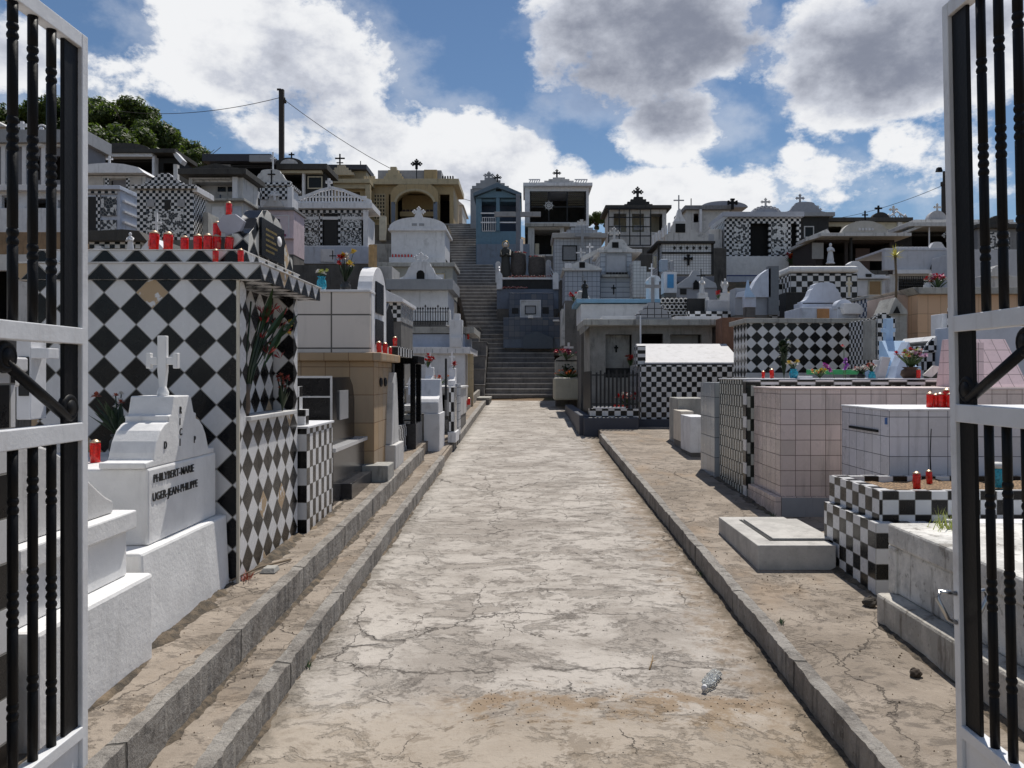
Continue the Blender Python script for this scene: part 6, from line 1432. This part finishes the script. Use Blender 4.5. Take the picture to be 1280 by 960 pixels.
panel(s,758,782,319,344,paint((.42,.43,.46),.15),name='framed_panel',frame=GREYP); s.roof(746,802,312,316,WHITE_OLD,f=.1); s.prof('headstone','bell',753,790,299,312,WHITE_OLD,-.03,.2); s.box('niche',765,773,303,310,DARKIN,y0=-.05,y1=-.03); s.cross(768,286,300,WHITE_OLD,'bud',w=10,th=3); s.box('sill',752,785,344,347,CONCL,y0=-.2,y1=0)
s.cross(767,356,368,DARKIN,w=6,th=1.2,y=-.02); deco_row(s,'sill_pots',757,784,341,344,7,DARKC,y0=-.15,y1=-.05,duty=.8)
s.poly('side_stair_rail',[(727,326),(727,320),(757,306),(757,311)],WHITE_OLD,.1,.25)
s=T('tomb','stepped block of small white tiles right of the framed panel tomb','tomb',791,801,326,372,24.2,1.6,tiles(.1,a=(.6,.6,.6),plain=True,grout=(.25,.25,.25),gw=.04)); s.box('step',801,808,333,372,tiles(.1,a=(.6,.6,.6),plain=True,grout=(.25,.25,.25),gw=.04),y0=0,y1=1.4); s.box('step',808,814,340,372,tiles(.1,a=(.6,.6,.6),plain=True,grout=(.25,.25,.25),gw=.04),y0=0,y1=1.2)
s=T('cross','white wooden cross standing between the two grey tile tombs','cross',736.4,738,304,316,27,.06,WHITE); s.box('arm',733,742,307.5,309.5,WHITE,y0=0,y1=.06)
s=T('cross','low white cross in front of the dark framed picture panel','cross',725.4,727,310,322,27.4,.06,WHITE); s.box('arm',720,732,315,316.5,WHITE,y0=0,y1=.06)
st=MB().lathe([(.12,0),(.16,.12),(.1,.3),(.14,.42),(.08,.52),(.02,.6)],n=10); figurine((PX(731,23),23,PZ(375,23)),.6,DARKC,'dark pieta like statue on the light blue coping')
tag(obj('rock',MB().prism([(-.28,0),(-.2,.2),(-.08,.3),(.12,.28),(.22,.12),(.28,0)],0,.2,'y'),WHITE_OLD,loc=(PX(727,23.2),23.2,PZ(376,23.2)),bev=.04),'pale rocky grotto base behind the dark statue','rock')
s=T('mausoleum','dark roofed mausoleum with stepped gable, budded cross and iron grid front','mausoleum',762,833,262,309,40,3,WHITE_OLD,open=[(767,783,267,290),(790,805,267,290),(812,828,267,290)])
s.roof(756,838,258,262,ROOFD,f=.35); s.prof('gable','step',780,815,247,259,DARKC,-.2,.1); s.cross(797,236,248,DARKC,'bud',w=9,th=3,y=0); s.grille(760,812,262,308,4,4,IRON,y=-.35,r=.025); s.box('plaque',792,803,282,288,GREYP,y0=-.05)
s.box('side_panel',766,776,282,291,GREYP,y0=-.04)
mb=MB().lathe([(.02,0),(.12,.04),(.1,.1),(.02,.12)],n=10); 
s.box('inner_wall',766,829,262,292,CREAM,y0=1.2,y1=1.3)
# fill in walls between rows so the terraces read
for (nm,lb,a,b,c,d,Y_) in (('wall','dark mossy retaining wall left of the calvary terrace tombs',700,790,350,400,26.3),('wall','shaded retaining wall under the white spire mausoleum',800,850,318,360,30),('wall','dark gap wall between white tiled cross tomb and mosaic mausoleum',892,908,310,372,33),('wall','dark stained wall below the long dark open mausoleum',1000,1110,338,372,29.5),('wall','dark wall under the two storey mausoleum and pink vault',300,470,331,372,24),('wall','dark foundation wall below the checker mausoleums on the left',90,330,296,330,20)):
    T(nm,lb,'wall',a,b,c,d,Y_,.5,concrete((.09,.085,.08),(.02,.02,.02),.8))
# ================= utility poles and wires =================
POLE=simple((.035,.03,.028),.8,nm='dark_timber',bump=.4)
t=thing('utility_pole','tall dark utility pole on the left skyline with crossed wires','pole',(PX(352,48),48,PZ(230,48)))
h=PZ(112,48)-PZ(230,48); obj('pole',MB().box(-.14,.14,-.12,.12,-1.5,h),POLE,t); obj('bracket',MB().box(-.24,0,-.15,-.12,h-.1,h+.02).box(.1,.3,-.1,.0,h-.85,h-.65).tube([(.2,-.05,h-.7),(.2,-.05,h-.5)],.05,6),POLE,t)
def wire(label,a,b,sag,r=.02):
    a=Vector(a); b=Vector(b); pts=[a.lerp(b,i/16)-Vector((0,0,sag*4*(i/16)*(1-i/16))) for i in range(17)]
    o=tag(obj('wire',MB().tube([p-a for p in pts],r,5),POLE,loc=a),label,'wire'); return o
P0=(PX(350,48),48,PZ(122,48)); P1=(PX(357,48),48,PZ(126,48))
wire('thin wire sagging left from the utility pole to the wooded hill',P0,(PX(150,58),58,PZ(139,58)),.5)
wire('thin wire descending right from the utility pole behind the slate blue mausoleum',P1,(PX(640,60),60,PZ(262,60)),1.2)
t=thing('floodlight_pole','dark pole with twin floodlights beside the right gate stile','pole',(PX(1180,44),44,PZ(275,44)))
h=PZ(214,44)-PZ(275,44); obj('pole',MB().box(-.1,.1,-.1,.1,-1,h*.72).box(-.05,.05,-.05,.05,h*.72,h),POLE,t)
for s_ in (-1,1): obj('floodlight',MB().box(s_*.28-.14,s_*.28+.14,-.15,.15,h-.02,h+.2,top=(.05,.05,.05,.05)),BLACKM,t)
obj('arm',MB().box(-.3,.3,-.03,.03,h-.05,h-.02).box(-.15,.15,-.1,.1,h-.8,h-.6),POLE,t)
wire('thin wire running left from the floodlight pole across the right sky',(PX(1178,44),44,PZ(232,44)),(PX(1030,56),56,PZ(275,56)),.3,.015)
# ================= wooded hill =================
BARK=simple((.06,.045,.03),.9,nm='bark',bump=.6)
def leafmat():
    n=NT('foliage')
    oi=n.n('ShaderNodeObjectInfo').outputs['Random']
    r=n.noise(n.pos,.9,3,.6); w=n.n('ShaderNodeTexWhiteNoise'); q=n.n('ShaderNodeVectorMath',operation='SNAP'); n.l(n.pos,q.inputs[0]); q.inputs[1].default_value=(.5,.5,.5); n.l(q.outputs[0],w.inputs[0])
    c=n.mix(n.ramp(r,.35,.65),(.025,.045,.01),(.07,.09,.02)); c=n.mix(n.math('MULTIPLY',w.outputs[0],.5),c,(.03,.055,.012))
    n.p.inputs['Specular IOR Level'].default_value=.3
    m=n.fin(c,.55,spec=.3)
    tr=n.n('ShaderNodeBsdfTranslucent'); tr.inputs[0].default_value=(.14,.22,.03,1); mx=n.n('ShaderNodeMixShader'); mx.inputs[0].default_value=.3
    n.l(n.p.outputs[0],mx.inputs[1]); n.l(tr.outputs[0],mx.inputs[2]); n.l(mx.outputs[0],n.out.inputs[0]); return m
FOL=leafmat()
def crown_mesh(seed,R0=3.2,H=3.6,nl=11000,ls=.2):
    rr=random.Random(seed); mb=MB(); cl=[]
    for i in range(26):
        a=rr.uniform(0,6.28); q=R0*math.sqrt(rr.random())*.85; z=H*(rr.random()**.8)*(1-.35*(q/R0)**2)
        cl.append((math.cos(a)*q,math.sin(a)*q,z,rr.uniform(.5,1.15)))
    for i in range(nl):
        cx,cy,cz,r=cl[rr.randrange(26)]
        d=Vector((rr.gauss(0,1),rr.gauss(0,1),rr.gauss(0,.8))).normalized(); r2=r*(rr.random()**.25)*rr.uniform(.9,1.12)
        p=Vector((cx,cy,cz))+d*r2
        nrm=(d+Vector((rr.gauss(0,.5),rr.gauss(0,.5),rr.gauss(0,.5)+.3))).normalized()
        a=nrm.orthogonal().normalized(); b=nrm.cross(a); th=rr.uniform(0,6.28); u=a*math.cos(th)+b*math.sin(th); v=nrm.cross(u); s=ls*rr.uniform(.6,1.3)
        mb.add([p-u*s,p+v*s*.45,p+u*s,p-v*s*.45],[(0,1,2,3)])
    return mb
protos=[]
def tree(kind,label,x,y,z,sc,i):
    if len(protos)<3:
        t=thing('tree',label,'tree',(x,y,z),'trees on the wooded hill'); 
        tr=MB().tube([(0,0,-5),(.1,0,-1),(0,.1,1.8)],.32,8,r2=.14)
        for k in range(5): a=k*1.3; tr.tube([(0,0,.2),(math.cos(a)*1.1,math.sin(a)*1.1,1.6),(math.cos(a)*1.9,math.sin(a)*1.9,2.6)],.12,6,r2=.03)
        obj('trunk',tr,BARK,t); obj('crown',crown_mesh(len(protos)),FOL,t); protos.append(t); t.scale=(sc,)*3
    else:
        t=copytree(protos[i%3],(x,y,z),label,rz=random.uniform(0,6.28),scale=sc)
    return t
TREES=[(-20,150,6.3),(15,140,6),(40,150,5.5),(70,128,5.5),(100,135,5),(118,122,5),(140,138,5),(160,128,4.5),(178,150,4.4),(196,160,4.2),(210,172,3.6),(228,178,3.4),(242,190,2.6),(95,165,5),(130,165,5),(165,170,4.5),(195,188,3.6),(50,175,5),(10,180,5),(75,175,5)]
desc=['leftmost leafy tree, partly outside the frame','second leafy tree from the left edge','leafy tree between the second and third gate bars','leafy tree behind the black flat bar of the left gate','first leafy tree right of the white gate stile','tall leafy tree crown just right of the gate stile','leafy tree at the highest hump of the wooded hill','leafy tree forming the round hump right of the highest one','leafy tree on the falling slope above the wide dark roof','leafy tree above the right end of the wide dark roof','leafy tree low on the falling slope of the hill','leafy tree second from the right end of the hill','smallest leafy tree at the right end of the wooded hill','lower leafy tree right beside the gate stile','lower leafy tree above the wide dark slab roof','lower leafy tree above the arched dark pediment','lower leafy tree near the right pillar of the wide roof','lower leafy tree behind the second gate bar','lowest leafy tree at the far left behind the first gate bar','lower leafy tree behind the flat gate bar']
random.seed(11)
for i,(u,v,r) in enumerate(TREES):
    Y=random.uniform(74,84)+(-8 if i>12 else 0); sc=r/4.6; x=PX(u,Y); z=PZ(v,Y)-3.6*sc
    tree('tree',desc[i],x,Y,z,sc,i)
# hill under the trees
mb=MB(); vs=[];fs=[]; nx=40; ny=14
for j in range(ny):
    for i in range(nx):
        u=-260+560*i/(nx-1); Yq=66+j*4; x=PX(u,80); topv=lerp([(-260,150),(0,150),(100,165),(180,185),(230,205),(300,260)],u); zt=PZ(topv,80)-1.5
        k=math.sin(math.pi*min(1,j/7)/2)
        vs.append((x,Yq,9+(zt-9)*k+mnoise.noise(Vector((x*.3,Yq*.3,0)))*.8))
for j in range(ny-1):
    for i in range(nx-1): fs.append((j*nx+i,j*nx+i+1,(j+1)*nx+i+1,(j+1)*nx+i))
mb.add(vs,fs,True); struct('hill',mb,simple((.03,.045,.015),.95,nm='hill_scrub',bump=.5))
t=copytree(protos[1],(PX(820,56),56,PZ(284,56)),'small dark bush showing between the grey tomb and the stepped gable mausoleum',scale=.28); t['group']='skyline shrubs'; t.location.x=PX(745,56)
t=thing('shrub','bare sprig with few leaves above the roof beside the hill','shrub',(PX(252,40),40,PZ(205,40)))
mb=MB()
for k,(a,b) in enumerate(((276,184),(262,190),(255,188),(268,187))): mb.tube([(0,0,-.3),((PX(a,40)-PX(252,40))*.5,0,.45),(PX(a,40)-PX(252,40),0,PZ(b,40)-PZ(205,40))],.014,5)
obj('twigs',mb,BARK,t)
# ================= litter on the path =================
bt=thing('plastic_bottle','crushed clear plastic bottle lying on the path near the gate','bottle',(PX(890,3.95),3.98,SL*3.98+.035))
n=NT('clear_plastic'); n.p.inputs['Transmission Weight'].default_value=.75; n.p.inputs['IOR'].default_value=1.25; n.bump(n.voro(n.pos,70),.9,.02); CLR=n.fin((.85,.88,.88),.12)
mb=MB(); prof=[(.012,-.11),(.03,-.108),(.034,-.09),(.026,-.07),(.036,-.05),(.025,-.03),(.036,-.01),(.028,.015),(.037,.035),(.03,.06),(.018,.085),(.011,.095),(.011,.108)]
mb.lathe(prof,(0,0,0),14,True,1,.55); rr=random.Random(2)
mb.v=[(x+rr.uniform(-.004,.004),y+rr.uniform(-.004,.004),z) for x,y,z in mb.v]
body=obj('bottle_body',mb,CLR,bt); obj('cap',MB().lathe([(.013,.109),(.013,.125),(.003,.126)],n=12),WHITE,bt); bt.rotation_euler=(R(90),R(0),R(-28)); bt.location.z=SL*3.98+.022
def pebble(name,label,x,y,z,r,mat,cat='stone',seed=0,group=None):
    rr=random.Random(seed); mb=MB().ball((0,0,0),r,9,.7); mb.v=[(a*(1+rr.uniform(-.25,.25)),b*(1+rr.uniform(-.25,.25)),c*(1+rr.uniform(-.2,.2))) for a,b,c in mb.v]
    mb.sm=[False]*len(mb.sm)
    return tag(obj(name,mb,mat,loc=(x,y,z+r*.5)),label,cat,group)
Yq=985*1.56/(845-434); pebble('stone','dark brown rock lying on the pavement beside the nearest concrete planter',PX(1144,Yq),Yq,gr(Yq),.03,simple((.05,.035,.025),.9),seed=5)
Yq=5.85; pebble('stone','dark lump at the foot of the two tiered checker planter',2.08,4.75,gr(4.8),.045,simple((.06,.05,.04),.9),seed=7)
rr=random.Random(20); k=0
mb=MB()
def grit(n,xf,yf,zf,name,kindlabel,mat,r0=.003,r1=.009):
    mb=MB(); rr=random.Random(n)
    for i in range(n):
        x,y=xf(rr),yf(rr); r=rr.uniform(r0,r1); z=zf(y)
        vs=[(x+rr.uniform(-r,r),y+rr.uniform(-r,r),z-.002),(x+r,y-r*.6,z),(x+r*.2,y+r,z),(x-r,y+r*.3,z),(x+rr.uniform(-.3,.3)*r,y,z+r*1.1)]
        mb.add(vs,[(1,2,4),(2,3,4),(3,0,4),(0,1,4)])
    o=obj(name,mb,mat); o['kind']='stuff'; o['label']=kindlabel; return o
grit(700,lambda r:r.uniform(-1.15,1.28),lambda r:2+r.random()**1.5*9,lambda y:SL*y,'grit','pale grit scattered over the path',simple((.34,.3,.26),.9),.002,.006)
grit(240,lambda r:r.uniform(-.3,1.25),lambda r:r.gauss(3.75,.12),lambda y:SL*y,'silt_grit','dark silt crumbs in the hollow near the gate',simple((.2,.15,.105),.9,nm='silt'),.002,.005)
grit(260,lambda r:r.uniform(1.42,2.0),lambda r:2.5+r.random()*8,lambda y:gr(y),'pavement_grit','brown grit on the right pavement',simple((.25,.17,.1),.9,nm='brown_grit'),.002,.006)
grit(160,lambda r:r.choice([r.uniform(-1.42,-1.28),r.uniform(-1.7,-1.52)]),lambda r:2.5+r.random()*6,lambda y:SL*y+.16*(0),'ledge_grit','brown grit on the left ledges',simple((.25,.17,.1),.9,nm='brown_grit2'),.002,.005)
def gritfix(o):
    for v in o.data.vertices: v.co.z+= (.29 if v.co.x<-1.5 else .13)
gritfix(bpy.data.objects['ledge_grit'])
# dry leaf stalk on the path
tag(obj('twig',MB().tube([(0,0,0),(.03,.10,.012),(.05,.2,.004)],.004,5,r2=.002).tube([(.02,.08,.01),(.05,.10,.012)],.003,5,r2=.001),simple((.3,.2,.1),.9),loc=(PX(812,4.15),4.15,SL*4.15+.004)),'dry forked twig lying on the path left of the crushed bottle','twig')
tag(obj('twig',MB().tube([(0,0,0),(-.12,-.25,.01),(-.2,-.55,.0)],.008,6,r2=.004),simple((.16,.12,.08),.9),loc=(-1.55,5.2,gl(5.2)+.01)),'grey stick lying at the foot of the diamond tiled tomb','twig')
tag(obj('rubble',MB().box(-.06,.04,-.05,.06,0,.03,top=(.02,.01,.02,.01)),CONCL,loc=(-1.60,4.95,gl(4.95)),bev=.004),'small pale rubble piece at the foot of the diamond tiled tomb','rubble')

# ================= soil and weeds gathered along the foot of walls and kerbs =================
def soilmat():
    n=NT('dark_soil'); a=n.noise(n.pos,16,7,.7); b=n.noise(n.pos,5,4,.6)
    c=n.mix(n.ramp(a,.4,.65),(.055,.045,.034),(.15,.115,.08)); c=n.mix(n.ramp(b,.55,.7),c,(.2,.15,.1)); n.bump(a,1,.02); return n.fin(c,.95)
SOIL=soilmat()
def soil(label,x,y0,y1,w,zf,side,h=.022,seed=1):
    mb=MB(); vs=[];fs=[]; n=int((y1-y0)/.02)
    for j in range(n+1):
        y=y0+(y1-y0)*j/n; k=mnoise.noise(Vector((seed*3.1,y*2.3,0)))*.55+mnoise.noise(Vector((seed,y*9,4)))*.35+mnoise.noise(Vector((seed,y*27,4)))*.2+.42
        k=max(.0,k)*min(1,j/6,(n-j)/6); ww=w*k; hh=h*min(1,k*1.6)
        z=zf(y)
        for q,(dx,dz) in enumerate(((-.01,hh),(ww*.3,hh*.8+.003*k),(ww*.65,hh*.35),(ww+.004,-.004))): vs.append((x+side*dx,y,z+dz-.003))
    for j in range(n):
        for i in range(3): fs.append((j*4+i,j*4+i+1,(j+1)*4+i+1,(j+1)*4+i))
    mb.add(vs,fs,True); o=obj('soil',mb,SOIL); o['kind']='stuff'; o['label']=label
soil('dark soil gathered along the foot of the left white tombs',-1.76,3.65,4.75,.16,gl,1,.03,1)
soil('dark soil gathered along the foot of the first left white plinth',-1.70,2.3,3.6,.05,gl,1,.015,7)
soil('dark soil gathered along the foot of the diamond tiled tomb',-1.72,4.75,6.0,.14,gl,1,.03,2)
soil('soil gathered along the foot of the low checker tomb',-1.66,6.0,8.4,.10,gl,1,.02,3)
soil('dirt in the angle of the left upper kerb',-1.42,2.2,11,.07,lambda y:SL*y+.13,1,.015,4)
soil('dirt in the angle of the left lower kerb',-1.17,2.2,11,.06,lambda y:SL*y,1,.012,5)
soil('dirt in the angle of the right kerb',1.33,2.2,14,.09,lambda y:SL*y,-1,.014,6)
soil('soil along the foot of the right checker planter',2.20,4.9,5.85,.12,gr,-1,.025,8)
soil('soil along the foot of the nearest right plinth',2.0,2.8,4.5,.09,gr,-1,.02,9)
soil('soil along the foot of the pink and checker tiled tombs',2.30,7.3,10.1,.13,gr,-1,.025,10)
def weed(x,y,z,label,seed,n=26,h=.07,m=GREENM):
    rr=random.Random(seed); mb=MB()
    for i in range(n):
        a=rr.uniform(0,6.28); L=h*rr.uniform(.5,1.2); d=Vector((math.cos(a)*.6,math.sin(a)*.6,.8)).normalized()*L; s_=Vector((-math.sin(a),math.cos(a),0))*.003
        p=Vector((rr.gauss(0,.012),rr.gauss(0,.02),0)); mb.add([p-s_,p+s_,p+d*.6+s_*.8,p+d,p+d*.6-s_*.8],[(0,1,2,3,4)])
    tag(obj('weed',mb,m,loc=(x,y,z)),label,'weed')
weed(1.44,4.45,gr(4.45),'tiny weed at the edge of the right pavement near the gate',1,16,.035)
weed(1.31,5.9,SL*5.9,'tiny weed in the path angle below the right kerb',2,18,.04)
weed(-1.16,4.2,SL*4.2,'tiny weed at the foot of the left lower kerb near the gate',3,20,.04)
weed(-1.69,4.78,gl(4.78),'dry weed at the corner of the diamond tiled tomb',4,22,.07,RUST)
weed(2.16,4.62,gr(4.62),'small green weed between the checker planter and the nearest right tomb',5,26,.06)
weed(2.26,7.2,gr(7.2),'small green weed at the corner of the pink tiled tomb',6,18,.06)
